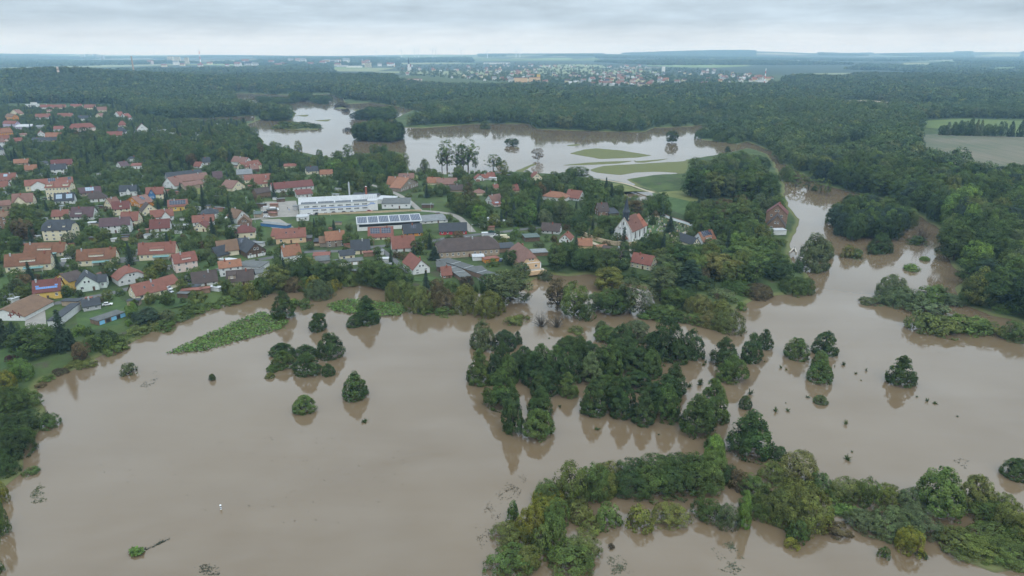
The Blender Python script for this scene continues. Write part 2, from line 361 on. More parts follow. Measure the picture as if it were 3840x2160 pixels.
class MB:
    def __init__(s): s.v = []; s.f = []; s.m = []
    def add(s, vs, fs, m=0):
        k = len(s.v); s.v += [tuple(map(float, v)) for v in vs]; s.f += [tuple(i+k for i in f) for f in fs]; s.m += [m]*len(fs); return s
    def box(s, x0, x1, y0, y1, z0, z1, m=0):
        return s.add([(x0, y0, z0), (x1, y0, z0), (x1, y1, z0), (x0, y1, z0), (x0, y0, z1), (x1, y0, z1), (x1, y1, z1), (x0, y1, z1)],
              [(0, 3, 2, 1), (4, 5, 6, 7), (0, 1, 5, 4), (1, 2, 6, 5), (2, 3, 7, 6), (3, 0, 4, 7)], m)
    def tube(s, pts, rad, n=6, m=0, cap=True):
        pts = [np.array(p, float) for p in pts]; k = len(s.v)
        for i, p in enumerate(pts):
            d = pts[min(i+1, len(pts)-1)]-pts[max(i-1, 0)]; d = d/(np.linalg.norm(d)+1e-9)
            a = np.cross(d, (0, 0, 1) if abs(d[2]) < .9 else (1, 0, 0)); a /= np.linalg.norm(a); c = np.cross(d, a)
            for j in range(n):
                t = 2*math.pi*j/n; q = p+rad[i]*(a*math.cos(t)+c*math.sin(t)); s.v.append(tuple(q))
        for i in range(len(pts)-1):
            for j in range(n):
                s.f.append((k+i*n+j, k+i*n+(j+1) % n, k+(i+1)*n+(j+1) % n, k+(i+1)*n+j)); s.m.append(m)
        if cap:
            s.f.append(tuple(k+(len(pts)-1)*n+j for j in range(n))); s.m.append(m)
            s.f.append(tuple(k+j for j in range(n-1, -1, -1))); s.m.append(m)
        return s
    def build(s, name, mats, parent=None, loc=None, rot=None): return mk(name, s.v, s.f, mats, s.m, parent, loc, rot)
    def mesh(s, name, mats):
        me = bpy.data.meshes.new(name); me.from_pydata(s.v, [], s.f); me.update()
        for q in (mats if isinstance(mats, (list, tuple)) else [mats]): me.materials.append(MATS[q])
        me.polygons.foreach_set('material_index', np.array(s.m, np.int32)); return me
def npmesh(name, V, F, mat, tint=None):
    me = bpy.data.meshes.new(name)
    nv, nf, k = len(V), len(F), F.shape[1]
    me.vertices.add(nv); me.vertices.foreach_set('co', V.astype(np.float32).ravel())
    me.loops.add(nf*k); me.loops.foreach_set('vertex_index', F.astype(np.int32).ravel())
    me.polygons.add(nf); me.polygons.foreach_set('loop_start', np.arange(0, nf*k, k, dtype=np.int32))
    if tint is not None:
        a = me.attributes.new('tint', 'FLOAT', 'FACE'); a.data.foreach_set('value', tint.astype(np.float32))
    me.update(calc_edges=True); me.validate()
    me.materials.append(mat if not isinstance(mat, str) else MATS[mat]); return me
# ------------------------------------------------------------------ ground, water
def build_ground():
    nr, na = 640, 560
    r = np.concatenate([[-400, -100, 20], np.geomspace(75, 17000, nr)])
    a = np.linspace(-1.45, 1.45, na)
    # fan in tangent space so that rows are parallel to the horizon
    t = np.sinh(a)/np.sinh(1.45)*1.55
    Rr, T = np.meshgrid(r, t, indexing='ij')
    X = T*np.maximum(Rr, 180); Y = Rr
    Z = terrain(X.ravel(), Y.ravel()).reshape(X.shape)
    V = np.stack([X, Y, Z], -1).reshape(-1, 3)
    i = np.arange(len(r)-1)[:, None]*na+np.arange(na-1)[None]
    F = np.stack([i, i+1, i+na+1, i+na], -1).reshape(-1, 4)
    me = npmesh('ground', V, F, 'ground'); me.polygons.foreach_set('use_smooth', np.ones(len(F), bool))
    tag(ob('ground', me), kind='structure')
    w = mk('flood_water', [(-2600, -600, 0), (2600, -600, 0), (2600, 2600, 0), (-2600, 2600, 0)], [(0, 1, 2, 3)], 'flood_water'); tag(w, kind='structure')
build_ground()
def sheet(name, pts, mat, lift=.02, flat=None):
    """a flat sheet on the plateau, outline measured in the picture"""
    W = [unp(x, y, GZ if flat is None else flat) for x, y in pts]
    z = (GZ if flat is None else flat)+lift
    o = mk(name, [(x, y, z) for x, y in W], [tuple(range(len(W)))], mat); return tag(o, kind='structure')
def ribbon(name, pts, width, mat, lift=.03, z=GZ):
    W = []
    P = [np.array(unp(x, y, z)) for x, y in pts]
    for i in range(len(P)-1):      # smooth through the points
        p0, p1, p2, p3 = P[max(i-1, 0)], P[i], P[i+1], P[min(i+2, len(P)-1)]
        for k in range(6):
            t = k/6; W.append(.5*((2*p1)+(-p0+p2)*t+(2*p0-5*p1+4*p2-p3)*t*t+(-p0+3*p1-3*p2+p3)*t**3))
    W.append(P[-1]); vs = []; fs = []
    for i, q in enumerate(W):
        d = W[min(i+1, len(W)-1)]-W[max(i-1, 0)]; d = d/np.linalg.norm(d); n = np.array([-d[1], d[0]])
        for s in (-.5, .5):
            e = q+n*width*s; vs.append((e[0], e[1], z+lift))
        if i: fs.append((2*i-2, 2*i-1, 2*i+1, 2*i))
    o = mk(name, vs, fs, mat); tag(o, kind='structure'); ROADS.append((np.array(W), width/2)); return o
ROADS = []
# ------------------------------------------------------------------ foliage
def rdirs(n):
    v = rng.normal(size=(n, 3)); return v/np.linalg.norm(v, axis=1)[:, None]
def leafquads(Pn, Nn, S, asp=.75):
    n = len(Pn)
    a = np.cross(Nn, rdirs(n)); a /= np.linalg.norm(a, axis=1)[:, None]+1e-9; c = np.cross(Nn, a)
    a = a*(S*.5)[:, None]; c = c*(S*.5*asp)[:, None]
    V = np.stack([Pn-a-c*.3, Pn+a*.1-c, Pn+a+c*.3, Pn-a*.1+c], 1).reshape(-1, 3)
    return V, np.arange(4*n).reshape(n, 4)
def crown(H, Rr, prof, ncl, crad, nleaf, ls, z0=.0, inner=.25, outn=.55, core=140, flat=1.0, lobe=1.0, shell=.72):
    """leaf clumps spread over a crown with radius prof(h); each clump a ball of leaf faces"""
    hs = []; 
    while len(hs) < ncl:
        h = rng.random()
        if rng.random() < prof(h)+.08: hs.append(h)
    hs = np.array(hs); az = rng.random(ncl)*2*math.pi; rr = np.sqrt(rng.random(ncl))*(1-.0)
    rr = np.where(rng.random(ncl) < inner, rr*.8, .95-(.95-shell)*rng.random(ncl))
    pr = np.array([prof(h) for h in hs])
    lob = 1+lobe*.16*np.sin(az*2+rng.random()*6)+lobe*.10*np.sin(az*3+rng.random()*6)
    C = np.stack([np.cos(az)*rr*pr*Rr*lob, np.sin(az)*rr*pr*Rr*lob, z0+hs*(H-z0)*.96], 1)
    cr = crad*(.65+.7*rng.random(ncl))
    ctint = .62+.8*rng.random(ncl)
    idx = np.repeat(np.arange(ncl), nleaf); n = len(idx)
    D = rdirs(n)
    out = C[idx]-np.array([0, 0, z0+(H-z0)*.35]); out /= np.linalg.norm(out, axis=1)[:, None]+1e-9
    D = np.where((np.sum(D*out, 1) < -.35)[:, None], -D, D)
    D[:, 2] *= flat
    Pn = C[idx]+D*(cr[idx]*(.62+.5*rng.random(n)**.6))[:, None]
    Nn = D*outn+out*.38+rdirs(n)*.46+np.array([0, 0, .28]); Nn /= np.linalg.norm(Nn, axis=1)[:, None]+1e-9
    S = ls*(.6+.8*rng.random(n)); T = ctint[idx]*(.75+.5*rng.random(n))
    if core:   # inner leaves close the crown, tinted darker to deepen its shade
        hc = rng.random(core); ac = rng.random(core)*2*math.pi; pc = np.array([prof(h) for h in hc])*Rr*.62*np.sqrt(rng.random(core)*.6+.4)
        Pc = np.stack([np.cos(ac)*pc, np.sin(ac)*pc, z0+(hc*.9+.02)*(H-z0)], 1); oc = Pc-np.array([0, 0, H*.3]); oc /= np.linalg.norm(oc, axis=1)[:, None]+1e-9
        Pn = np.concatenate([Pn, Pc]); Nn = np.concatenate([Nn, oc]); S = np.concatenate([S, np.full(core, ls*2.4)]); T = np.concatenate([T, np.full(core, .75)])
    Pn[:, 2] = np.maximum(Pn[:, 2], -.6)
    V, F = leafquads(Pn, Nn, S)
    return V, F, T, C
p_round = lambda h: max(0., 1-(abs(2*h-.86)/1.16)**2.3)**.55
p_dome = lambda h: max(0., (1-h**1.75))**.62*(.86+.14*min(1, h*5))
p_egg = lambda h: max(0., (1-h**1.45))**.75*(.8+.2*min(1, h*4))
p_tall = lambda h: max(0., 1-(abs(2*h-.9)/1.12)**2.6)**.6
p_low = lambda h: max(0., 1-h**2.4)**.5
def trunkmesh(H, Rr, C, rad, mat, nl=7, base=-1.5, pts=None):
    mb = MB()
    top = H*.72
    bend = (random.uniform(-.3, .3), random.uniform(-.3, .3))
    mb.tube([(0, 0, base), (bend[0]*.3, bend[1]*.3, H*.2), (bend[0], bend[1], H*.45), (bend[0]*.5, bend[1]*.5, top)], [rad*1.25, rad, rad*.7, rad*.2], 6)
    for k in range(min(nl, len(C))):
        c = C[random.randrange(len(C))]; z = H*random.uniform(.18, .5)
        mid = (c[0]*.5, c[1]*.5, (z+c[2])*.5+.3)
        mb.tube([(0, 0, z), mid, tuple(c)], [rad*.5, rad*.3, rad*.08], 4, cap=False)
    return mb.mesh('trunk', mat)
KIND = {}
def make_kind(kind, nvar, H, Rr, prof, ncl, crad, nleaf, ls, z0=0, rad=.28, nl=7, bark='bark', mat=None, trunk=True, **kw):
    L = []
    for i in range(nvar):
        V, F, T, C = crown(H, Rr, prof, ncl, crad, nleaf, ls, z0, **kw)
        me = npmesh('crown', V, F, mat or LEAF, T)
        L.append((me, trunkmesh(H, Rr, C, rad, bark, nl) if trunk else None))
    KIND[kind] = (L, H, Rr)
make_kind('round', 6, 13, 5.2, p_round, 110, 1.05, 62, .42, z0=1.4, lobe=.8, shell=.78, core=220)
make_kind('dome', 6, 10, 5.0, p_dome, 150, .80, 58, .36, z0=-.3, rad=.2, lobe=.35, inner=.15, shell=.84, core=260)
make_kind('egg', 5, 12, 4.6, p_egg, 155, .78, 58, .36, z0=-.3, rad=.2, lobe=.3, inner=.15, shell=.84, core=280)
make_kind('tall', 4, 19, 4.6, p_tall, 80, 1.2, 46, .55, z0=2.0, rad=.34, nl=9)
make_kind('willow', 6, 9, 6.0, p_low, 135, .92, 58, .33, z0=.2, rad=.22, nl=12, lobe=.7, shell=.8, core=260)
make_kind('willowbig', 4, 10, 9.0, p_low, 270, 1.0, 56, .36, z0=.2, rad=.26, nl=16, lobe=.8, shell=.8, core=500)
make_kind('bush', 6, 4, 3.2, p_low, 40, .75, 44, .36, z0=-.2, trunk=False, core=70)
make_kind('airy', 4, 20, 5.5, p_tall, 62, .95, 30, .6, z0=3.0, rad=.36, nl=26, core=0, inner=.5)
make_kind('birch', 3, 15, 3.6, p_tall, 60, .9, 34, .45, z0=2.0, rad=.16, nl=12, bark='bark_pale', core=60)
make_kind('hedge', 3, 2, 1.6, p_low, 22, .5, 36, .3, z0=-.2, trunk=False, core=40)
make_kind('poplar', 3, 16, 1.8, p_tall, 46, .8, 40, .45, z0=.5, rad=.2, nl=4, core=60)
def spruce(H, Rr, tiers, per, ls):
    P_, N_, S_, T_ = [], [], [], []
    for i in range(tiers):
        h = (i+.5)/tiers; r = Rr*(1-h)**.9*(.85+.3*random.random())+.25
        n = max(5, int(per*(1-h)+4)); ph = random.random()*6
        for j in range(n):
            a = ph+2*math.pi*j/n+random.uniform(-.2, .2); rl = r*random.uniform(.8, 1.12); t = random.uniform(.7, 1.25)
            for q in np.linspace(.25, 1, 6):
                for e in range(2):
                    P_.append((math.cos(a)*rl*q+random.uniform(-.3, .3), math.sin(a)*rl*q+random.uniform(-.3, .3), h*H-rl*q*.32*q+random.uniform(-.25, .25)+.6))
                    N_.append((math.cos(a)*.45+random.uniform(-.45, .45), math.sin(a)*.45+random.uniform(-.45, .45), .8)); S_.append(ls*random.uniform(.7, 1.3)); T_.append(t*random.uniform(.75, 1.2))
    Nn = np.array(N_); Nn /= np.linalg.norm(Nn, axis=1)[:, None]
    V, F = leafquads(np.array(P_), Nn, np.array(S_), .6)
    return V, F, np.array(T_)
L = []
for i in range(4):
    V, F, T = spruce(14, 3.3, 17, 13, .75); L.append((npmesh('crown', V, F, LEAF, T), MB().tube([(0, 0, -1), (0, 0, 13)], [.3, .05], 6).mesh('trunk', 'bark')))
KIND['spruce'] = (L, 14, 3.3)
def twigs(n, ln, up, rad, mat, leaf=0):
    mb = MB()
    for k in range(n):
        a = random.random()*6.283; e = random.uniform(up, 1.4); l = ln*random.uniform(.5, 1)
        d = np.array([math.cos(a)*math.cos(e), math.sin(a)*math.cos(e), math.sin(e)])
        q = d*l*.5+np.array([0, 0, .1]); mb.tube([(0, 0, -.4), tuple(q), tuple(d*l+np.array([random.uniform(-.2, .2), random.uniform(-.2, .2), 0]))], [rad, rad*.6, rad*.15], 3, cap=False)
        for s in range(3):
            e2 = q+d*l*random.uniform(0, .45); mb.tube([tuple(e2), tuple(e2+rdirs(1)[0]*l*.28+np.array([0, 0, .1*l]))], [rad*.4, rad*.1], 3, cap=False)
    return mb
KIND['bare'] = ([(twigs(70, 4.5, .25, .06, 'bark').mesh('branches', 'bark'), None) for i in range(2)], 4.3, 3.6)
def sprigmesh():
    Ps, Ns, S, T = [], [], [], []
    for k in range(15):
        a = random.random()*6.283; e = random.uniform(.15, 1.3); l = random.uniform(.6, 1.3)
        for q in np.linspace(0, 1, 12):
            for z in range(3):
                Ps.append((math.cos(a)*math.cos(e)*l*q+random.uniform(-.11, .11), math.sin(a)*math.cos(e)*l*q+random.uniform(-.12, .12), math.sin(e)*l*q)); Ns.append(tuple(rdirs(1)[0]+np.array([0, 0, .6]))); S.append(.26*(1.2-q*.5)); T.append(random.uniform(.7, 1.3))
    Nn = np.array(Ns); Nn /= np.linalg.norm(Nn, axis=1)[:, None]
    V, F = leafquads(np.array(Ps), Nn, np.array(S), .5); return npmesh('sprig', V, F, LEAF, np.array(T))
KIND['sprig'] = ([(sprigmesh(), None) for i in range(4)], 1.7, 1.2)
C_ = dict(d=(.033, .060, .018), g=(.050, .084, .022), m=(.068, .108, .030), o=(.086, .112, .031), y=(.125, .135, .022), l=(.085, .155, .032), s=(.070, .098, .045), b=(.085, .068, .034),
          w=(.11, .115, .038), p=(.045, .012, .02), u=(.030, .052, .034), k=(.10, .085, .07), yg=(.095, .115, .028), t=(.05, .045, .03))
TREES = []     # (x, y, r) of everything planted, for spacing
COUNT = {}
def plant(kind, x, y, z, height, width, col, label, group, name=None, cat='tree'):
    if kind == 'willow' and width > 12.5: kind = 'willowbig'
    L, H, Rr = KIND[kind]
    cr_me, tr_me = random.choice(L)
    c = C_[col] if isinstance(col, str) else col
    j = random.uniform(.86, 1.16); c = (c[0]*j*random.uniform(.93, 1.07), c[1]*j, c[2]*j*random.uniform(.9, 1.1), 1)
    an = random.uniform(.9, 1.1); s = (width/(2*Rr)*an, width/(2*Rr)/an, height/H)
    rz = random.random()*6.283
    if tr_me is None:
        o = ob(name or 'shrub', cr_me, None, (x, y, z), (0, 0, rz)); o.scale = s; o.color = c
    else:
        o = empty(name or 'broadleaf_tree', (x, y, z), rz); o.scale = s
        a = ob('trunk', tr_me, o); q = ob('crown', cr_me, o); q.color = c
    tag(o, label, cat, group); TREES.append((x, y, width*.5)); COUNT[o.name.split('.')[0]] = COUNT.get(o.name.split('.')[0], 0)+1
    return o
def plantpx(kind, cr, x, yb, w_, yt, col, label, group, name=None, cat='tree', z=None, grow=1.06):
    """base point, width and top measured in the picture"""
    px, py = CR[cr](x, yb); qx, qy = CR[cr](x, yt); ex, _ = CR[cr](x+w_, yb)
    if z is None: X, Y, zz = onland(px, py)
    else: zz = z; X, Y = unp(px, py, z)
    zz = max(zz, 0)
    d = proj(X, Y, zz)[2]
    width = (ex-px)*K*d/2560*grow
    # the drawn foot is the near rim of the crown, its axis stands behind; a broad crown seen from above shows its far shoulder
    r_ = width*.5; th = math.atan2(CAMZ-zz, Y)
    Y2 = Y+r_*(.85 if kind in ('dome', 'egg', 'willow', 'bush') else .7); X2 = X*(Y2/Y)
    h = max(zat(qx, qy, Y2)-zz, .5)*1.03
    if kind in ('willow', 'bush', 'dome', 'egg'):
        E_ = (yb-yt)/(w_)*width/1.06*grow/1.06*1.04; rs = r_*math.sin(th); k_ = .9 if kind in ('willow', 'bush') else .55
        v_ = (E_-.9*rs)**2-(k_*rs)**2; h2 = math.sqrt(max(v_, ((.62 if kind == 'willow' else .5 if kind == 'bush' else .8)*r_)**2))/math.cos(th)
        if kind in ('dome', 'egg'): h2 *= 1.2
        h = max(min(h2, max(h*1.2, .5*r_)), .5)
    if label != 'tree': label = ('large ' if width > 13 else 'small ' if width < 6 else 'tall ' if h > 13 else '')+label
    return plant(kind, X2, Y2, zz, h, width, col, label, group, name, cat)
# ---- trees standing in the flood (dark domes)
GW = 'dark trees standing in the flood water'
def flood(cr, lst):
    for e in lst:
        x, yb, w_, yt = e[:4]; col = e[4] if len(e) > 4 else random.choice('dddg'); k = e[5] if len(e) > 5 else random.choice(['dome', 'dome', 'egg'])
        px, py = CR[cr](x, yb); nm = {'d': 'dark green', 'g': 'mid green', 'm': 'fresh green', 's': 'grey green', 'o': 'olive green', 'l': 'bright green'}[col]
        where = {'Q': 'in the big drowned grove', 'T': 'in the open flood near the river mouth', 'P': 'in the open flood beyond the leaf bed'}[cr]
        if cr == 'Q' and x > 2200: where = 'beside the big drowned grove'
        if cr == 'P' and px > 1500: where = 'at the edge of the drowned thicket'
        o = plantpx(k, cr, x, yb, w_, yt, col, 'tree', GW, 'flooded_tree', z=-.2, grow=1.09)
        hgt_ = o.scale[2]*KIND[k][1]; o['label'] = '%s %s %s tree standing %s' % ('tall' if hgt_ > 10 else 'small' if hgt_ < 5 else 'medium sized', nm, {'dome': 'dome shaped', 'egg': 'pointed'}[k], where)
flood('P', [(716,808,58,743,'d','egg'),(800,838,46,795,'d'),(925,822,62,757,'d','egg'),(893,826,40,797,'d','dome'),(712,903,60,868,'d','egg'),(715,933,52,890,'g','dome'),(770,905,50,873,'d','dome'),(775,952,62,895,'d','egg'),
  (833,908,66,848,'d','dome'),(827,950,32,920,'d','dome'),(896,1012,66,947,'g','egg'),(768,1046,56,1002,'m','dome'),(535,960,18,943,'d','dome'),(685,940,30,922,'g','dome'),(680,955,22,940,'o','dome'),
  (1881,1165,112,1053,'d','egg'),(1796,1142,52,1103,'m','dome'),(2548,1215,64,1162,'d','dome'),(1955,1165,42,1128,'d','dome')])
flood('Q', [(265,400,210,165,'s','dome'),(455,400,210,235),(565,345,80,235,'d','egg'),(230,710,220,425,'g'),(370,700,160,440),(430,560,160,350),(560,640,200,430),(625,520,150,370),(770,540,180,355),(720,720,260,440),(830,800,180,560),(760,810,170,625),
  (420,940,290,605,'g','egg'),(520,1140,200,760,'d','egg'),(760,1000,240,745,'d','egg'),(740,1190,290,940,'g','dome'),(1005,815,175,615,'m','egg'),(1000,700,230,400),(1020,400,220,275),(1200,700,220,450,'s','egg'),(1180,480,200,330),(1380,660,220,350),
  (1340,330,200,190,'g'),(1480,400,220,190),(1440,560,200,320),(1620,620,330,400),(1620,330,180,160,'s'),(1730,640,200,420),(1860,500,300,160,'d','dome'),(1960,510,220,330),(2090,480,200,240),(1300,250,110,140,'s'),(1225,980,250,690,'d','egg'),(1330,740,180,620,'g'),
  (1480,1000,260,680,'d','egg'),(1660,1060,230,790,'d','egg'),(1600,760,250,590),(1860,900,260,640),(1870,1040,210,740),(1930,800,220,550),(2260,1050,290,700,'g','egg'),(2130,1170,310,830,'g','egg'),(2370,550,230,310),(2440,695,240,470,'g','dome'),
  (1100,560,200,300),(900,600,220,380),(660,620,200,420),(480,700,180,470),(1300,600,200,380),(1540,500,220,300),(1750,430,200,250),(1400,880,200,650),(1760,900,200,700)])
flood('T', [(445,350,165,140,'d','egg'),(550,242,120,95,'d','egg'),(795,325,180,160,'g','dome'),(1015,290,190,120,'d','dome'),(980,390,130,262,'m','dome'),(975,512,180,340,'g','dome'),(1600,535,215,320,'d','egg'),(400,705,100,605,'d','dome'),(985,667,110,600,'s','dome')])
# ---- sprigs: tips of drowned saplings
for cr, lst in (('T', [(640,725,60,660),(735,718,55,675),(440,590,60,510),(1170,360,55,310),(1265,425,35,395),(1345,400,30,360),(1100,365,20,340),(680,380,40,335),(723,395,25,365),(890,612,45,580),(1305,475,25,460),(1740,605,25,580),(1820,640,40,590),(1882,660,55,620),(1182,820,45,760),(2055,760,35,740),(80,360,40,320),(60,500,50,440),(720,650,15,635),(370,130,25,105),(555,330,20,310),(120,500,20,480),(1235,1035,30,1010)]),
                ('P', [(2130,1162,26,1138),(916,1066,26,1048),(2036,1163,10,1150)]), ('Q', [(1260,1095,90,1050),(935,890,50,850),(1800,1132,30,1105),(2215,500,30,440),(2070,720,70,640),(2165,700,70,610),(1850,530,50,490)]), ('W', [(410,700,40,680),(360,270,40,258)])):
    for x, yb, w_, yt in lst: plantpx('sprig', cr, x, yb, w_, yt, random.choice('gmgd'), 'leafy tip of a drowned sapling poking out of the flood', 'sapling tips in the flood water', 'sapling_tip', 'plant', z=0)
# ---- shrubs and willows: lower right thicket, left bank, shore belt
def belt(cr, lst, label, group, z=None, name=None, cat='tree'):
    nm = dict(d='dark green', g='green', m='mid green', o='olive', y='yellow autumn', l='bright green', s='grey green', b='brownish', w='pale willow green', p='purple leaved', u='blue green', yg='yellow green', k='leafless grey', t='brown')
    for e in lst:
        x, yb, w_, yt, col = e[:5]; k = e[5] if len(e) > 5 else 'willow'
        word = {'willow': 'spreading willow', 'bush': 'rounded bush', 'round': 'round crowned tree', 'tall': 'tall tree', 'spruce': 'conical spruce', 'dome': 'dense dome shaped tree', 'egg': 'dense egg shaped tree', 'bare': 'bush of bare branches',
                'birch': 'slender pale trunked birch', 'airy': 'tall airy tree', 'poplar': 'slim upright poplar', 'hedge': 'clipped shrub'}[k]
        n2 = {'willow': 'willow_tree', 'bush': 'shrub', 'round': 'broadleaf_tree', 'tall': 'tall_tree', 'spruce': 'spruce_tree', 'dome': 'broadleaf_tree', 'egg': 'broadleaf_tree', 'bare': 'bare_shrub', 'birch': 'birch_tree', 'airy': 'tall_tree', 'poplar': 'poplar_tree', 'hedge': 'shrub'}[k]
        if k == 'willow' and cr in 'UV' and yb-yt > 1.22*w_:      # deep stands are two rows of bushes
            e_ = yb-yt; plantpx(k, cr, x+w_*.12, yb-.40*e_, w_*1.05, yt, col, 'inner '+nm[col]+' '+word+' '+label, group, n2, 'tree', z); yt = yb-.70*e_; w_ *= 1.12
        plantpx(k, cr, x, yb, w_, yt, col, nm[col]+' '+word+' '+label, group, n2, 'shrub' if n2 in ('shrub', 'bare_shrub') else 'tree', z)
TH = 'in the half drowned thicket'; GT = 'willows and bushes of the half drowned thicket'
belt('U', [(950,620,330,230,'o'),(1150,600,330,240,'m'),(1250,560,250,210,'yg'),(1480,570,300,180,'d'),(1700,560,330,140,'g'),(1900,560,330,140,'d'),(2080,540,300,130,'g'),(2230,500,250,110,'m'),(2270,250,190,0,'l','dome'),(2400,430,120,230,'d'),(740,650,260,390,'m'),
  (720,800,280,440,'y'),(600,980,280,640,'y'),(800,1010,220,560,'m'),(425,780,130,590,'g','bush'),(400,1000,330,780,'o'),(400,1300,420,1040,'m'),(680,1100,200,820,'m','bush'),(960,1300,460,980,'m'),(1060,1150,330,880,'o'),(1120,870,240,720,'o','bush'),(1300,840,260,610,'m','bush'),
  (1580,860,260,630,'yg','bush'),(1860,830,330,610,'yg'),(2200,780,260,540,'g'),(2390,850,200,610,'s'),(2540,830,130,520,'l','egg'),(1020,760,260,560,'o','bush'),(560,1240,260,1000,'o'),(1330,1010,60,960,'t','bush'),(2480,470,160,330,'b','bush')], TH, GT, z=-.1)
belt('V', [(150,450,200,270,'b','bush'),(440,400,250,190,'o'),(640,420,330,110,'w'),(840,480,200,290,'g'),(480,760,420,400,'o'),(660,800,520,370,'o'),(640,890,180,700,'g','bush'),(600,940,120,840,'y','bush'),(1060,570,280,330,'o'),(1230,600,220,340,'m'),(1420,590,280,390,'yg'),
  (1800,720,400,300,'m','dome'),(1600,640,220,420,'s'),(2130,640,280,345,'o','dome'),(2200,720,330,520,'g'),(2440,860,300,560,'o'),(2390,620,180,460,'o'),(2250,920,300,720,'m'),(2480,870,200,700,'m'),(1200,820,300,630,'s'),(1450,900,420,590,'s'),(1640,850,340,580,'s'),(1580,1000,220,760,'y'),
  (950,850,250,740,'b','bush'),(1980,1010,380,880,'o'),(2150,1060,380,900,'o'),(2420,1120,460,950,'m'),(330,700,300,480,'g'),(250,500,260,300,'g'),(1700,1010,90,960,'d','bush'),(1380,1020,100,920,'g','bush'),(980,560,220,420,'m','bush'),(2560,900,220,640,'yg')], TH, GT, z=-.1)
LB = 'on the bank below the long garden'; GL = 'bushes on the garden bank'
belt('L', [(90,1180,420,870,'g'),(270,1110,300,880,'g'),(330,1390,380,1120,'d'),(560,1345,200,1170,'g'),(80,1420,400,1170,'d'),(200,1520,300,1310,'g'),(60,920,240,690,'y'),(240,815,250,560,'l'),(400,580,430,230,'g','round'),(120,590,110,520,'p','bush'),(700,500,190,60,'u','spruce'),(785,470,120,250,'u','spruce'),
  (40,450,240,80,'u','spruce'),(190,470,140,180,'u','spruce'),(890,585,160,380,'b','round'),(1100,500,250,290,'g','bush'),(1170,440,250,250,'d','bush'),(1000,430,200,310,'m','bush'),(1300,430,180,300,'m','bush'),(1250,540,260,440,'m','bush'),(960,690,200,595,'o','bush'),(1400,785,190,635,'s','bush'),
  (1580,200,250,20,'u','round'),(1790,200,230,40,'s','bush'),(1770,285,250,190,'m','bush'),(1990,140,170,20,'g','bush'),(1480,330,260,230,'o','bush'),(1640,250,230,160,'o','bush'),(1900,180,180,110,'m','bush'),(820,640,160,560,'o','bush'),(640,740,170,670,'t','bush'),(520,830,150,750,'m','bush'),(740,670,120,610,'o','bush'),(440,890,120,830,'b','bush'),
  (2100,100,200,10,'m','bush'),(850,320,150,200,'l','bush')], LB, GL)
belt('M', [(180,250,420,-110,'d'),(100,420,260,180,'d'),(350,385,160,280,'m','bush'),(30,700,160,450,'y'),(30,1060,180,640,'m'),(0,1440,90,1300,'g','bush'),(30,300,240,60,'g')], LB, GL, z=0)
SH = 'on the flooded shore below the houses'; GS = 'trees and bushes along the flooded shore'
belt('D', [(640,1190,240,950,'o'),(760,1180,180,970,'yg','bush'),(860,1195,110,1085,'o','bush'),(880,1100,220,880,'g'),(1100,1060,330,770,'o','round'),(950,1110,200,910,'d','bush'),(1300,1080,280,890,'b'),(1380,970,240,630,'d','round'),(1420,1060,260,880,'g'),(1650,1000,280,730,'g','round'),(1850,970,320,700,'g','round'),(1970,990,260,810,'m'),
  (2250,1000,320,710,'g','round'),(2450,1040,300,770,'d','round'),(1540,1100,190,895,'y'),(1780,1110,200,955,'y'),(1610,1230,330,970,'s'),(2500,1250,180,990,'o'),(480,1250,240,1120,'m','bush'),(300,1290,200,1190,'m','bush'),(150,1210,200,1070,'o','bush'),(600,1250,180,1170,'g','bush'),(60,1330,200,1200,'g','bush'),(1420,1330,200,1190,'m','bush'),(1300,1290,150,1180,'l','bush'),(1600,1440,150,1380,'d','dome')], SH, GS)
belt('F', [(330,1050,250,750,'g','round'),(100,1040,260,730,'g','round'),(640,1060,120,840,'u','spruce'),(780,1060,180,910,'b','bush'),(930,1080,220,930,'m'),(1130,1020,180,895,'t','round'),(1110,1140,240,980,'yg'),(330,1190,300,980,'o'),(560,1390,360,1060,'o'),(800,1370,370,1050,'b'),(1120,1400,340,1100,'yg'),(1400,1440,400,1120,'yg'),
  (1420,1100,250,870,'d','round'),(1650,1290,480,830,'s','round'),(1690,760,250,580,'d','round'),(1780,900,260,720,'s'),(740,700,170,540,'u','spruce'),(1160,640,80,555,'m','bush'),(1240,1070,60,1000,'d','spruce'),(1310,1080,50,1000,'d','spruce'),(2070,990,170,830,'s'),(2220,1340,240,930,'b','tall'),(2420,1440,330,970,'m','round'),(420,1230,200,1090,'g','bush'),
  (880,1420,260,1280,'m','bush'),(650,1400,220,1300,'g','bush'),(1560,1010,180,860,'g','bush'),(1440,780,150,680,'m','bush')], SH, GS)
belt('W', [(330,640,240,440,'k','bare'),(480,645,210,470,'k','bare'),(60,610,160,500,'o','bush'),(130,570,160,485,'o','bush'),(670,685,160,600,'o','bush'),(980,270,280,20,'yg','round'),(1020,510,270,230,'g','round'),(1190,510,200,120,'s','tall'),(1340,515,110,240,'s','birch'),(1100,470,200,200,'g','round'),(880,470,190,250,'m','round'),(760,560,170,400,'g','bush'),(1420,520,180,360,'g','round'),(1560,540,200,400,'m','bush'),(1480,360,240,10,'s','tall'),(1600,430,220,205,'g','round'),(1850,480,260,260,'w'),
  (2060,480,200,320,'yg'),(2060,340,260,215,'s','bush'),(1950,640,260,460,'w'),(1830,610,200,470,'m'),(2110,690,340,440,'o'),(1480,570,330,460,'g','bush'),(1640,580,240,480,'d','bush'),(2260,440,100,350,'l','bush'),(2400,330,300,170,'b'),(920,640,110,540,'s','bush'),(1260,640,190,540,'s'),(1720,350,260,230,'g','bush'),(1330,540,160,490,'g','bush')], SH, GS)
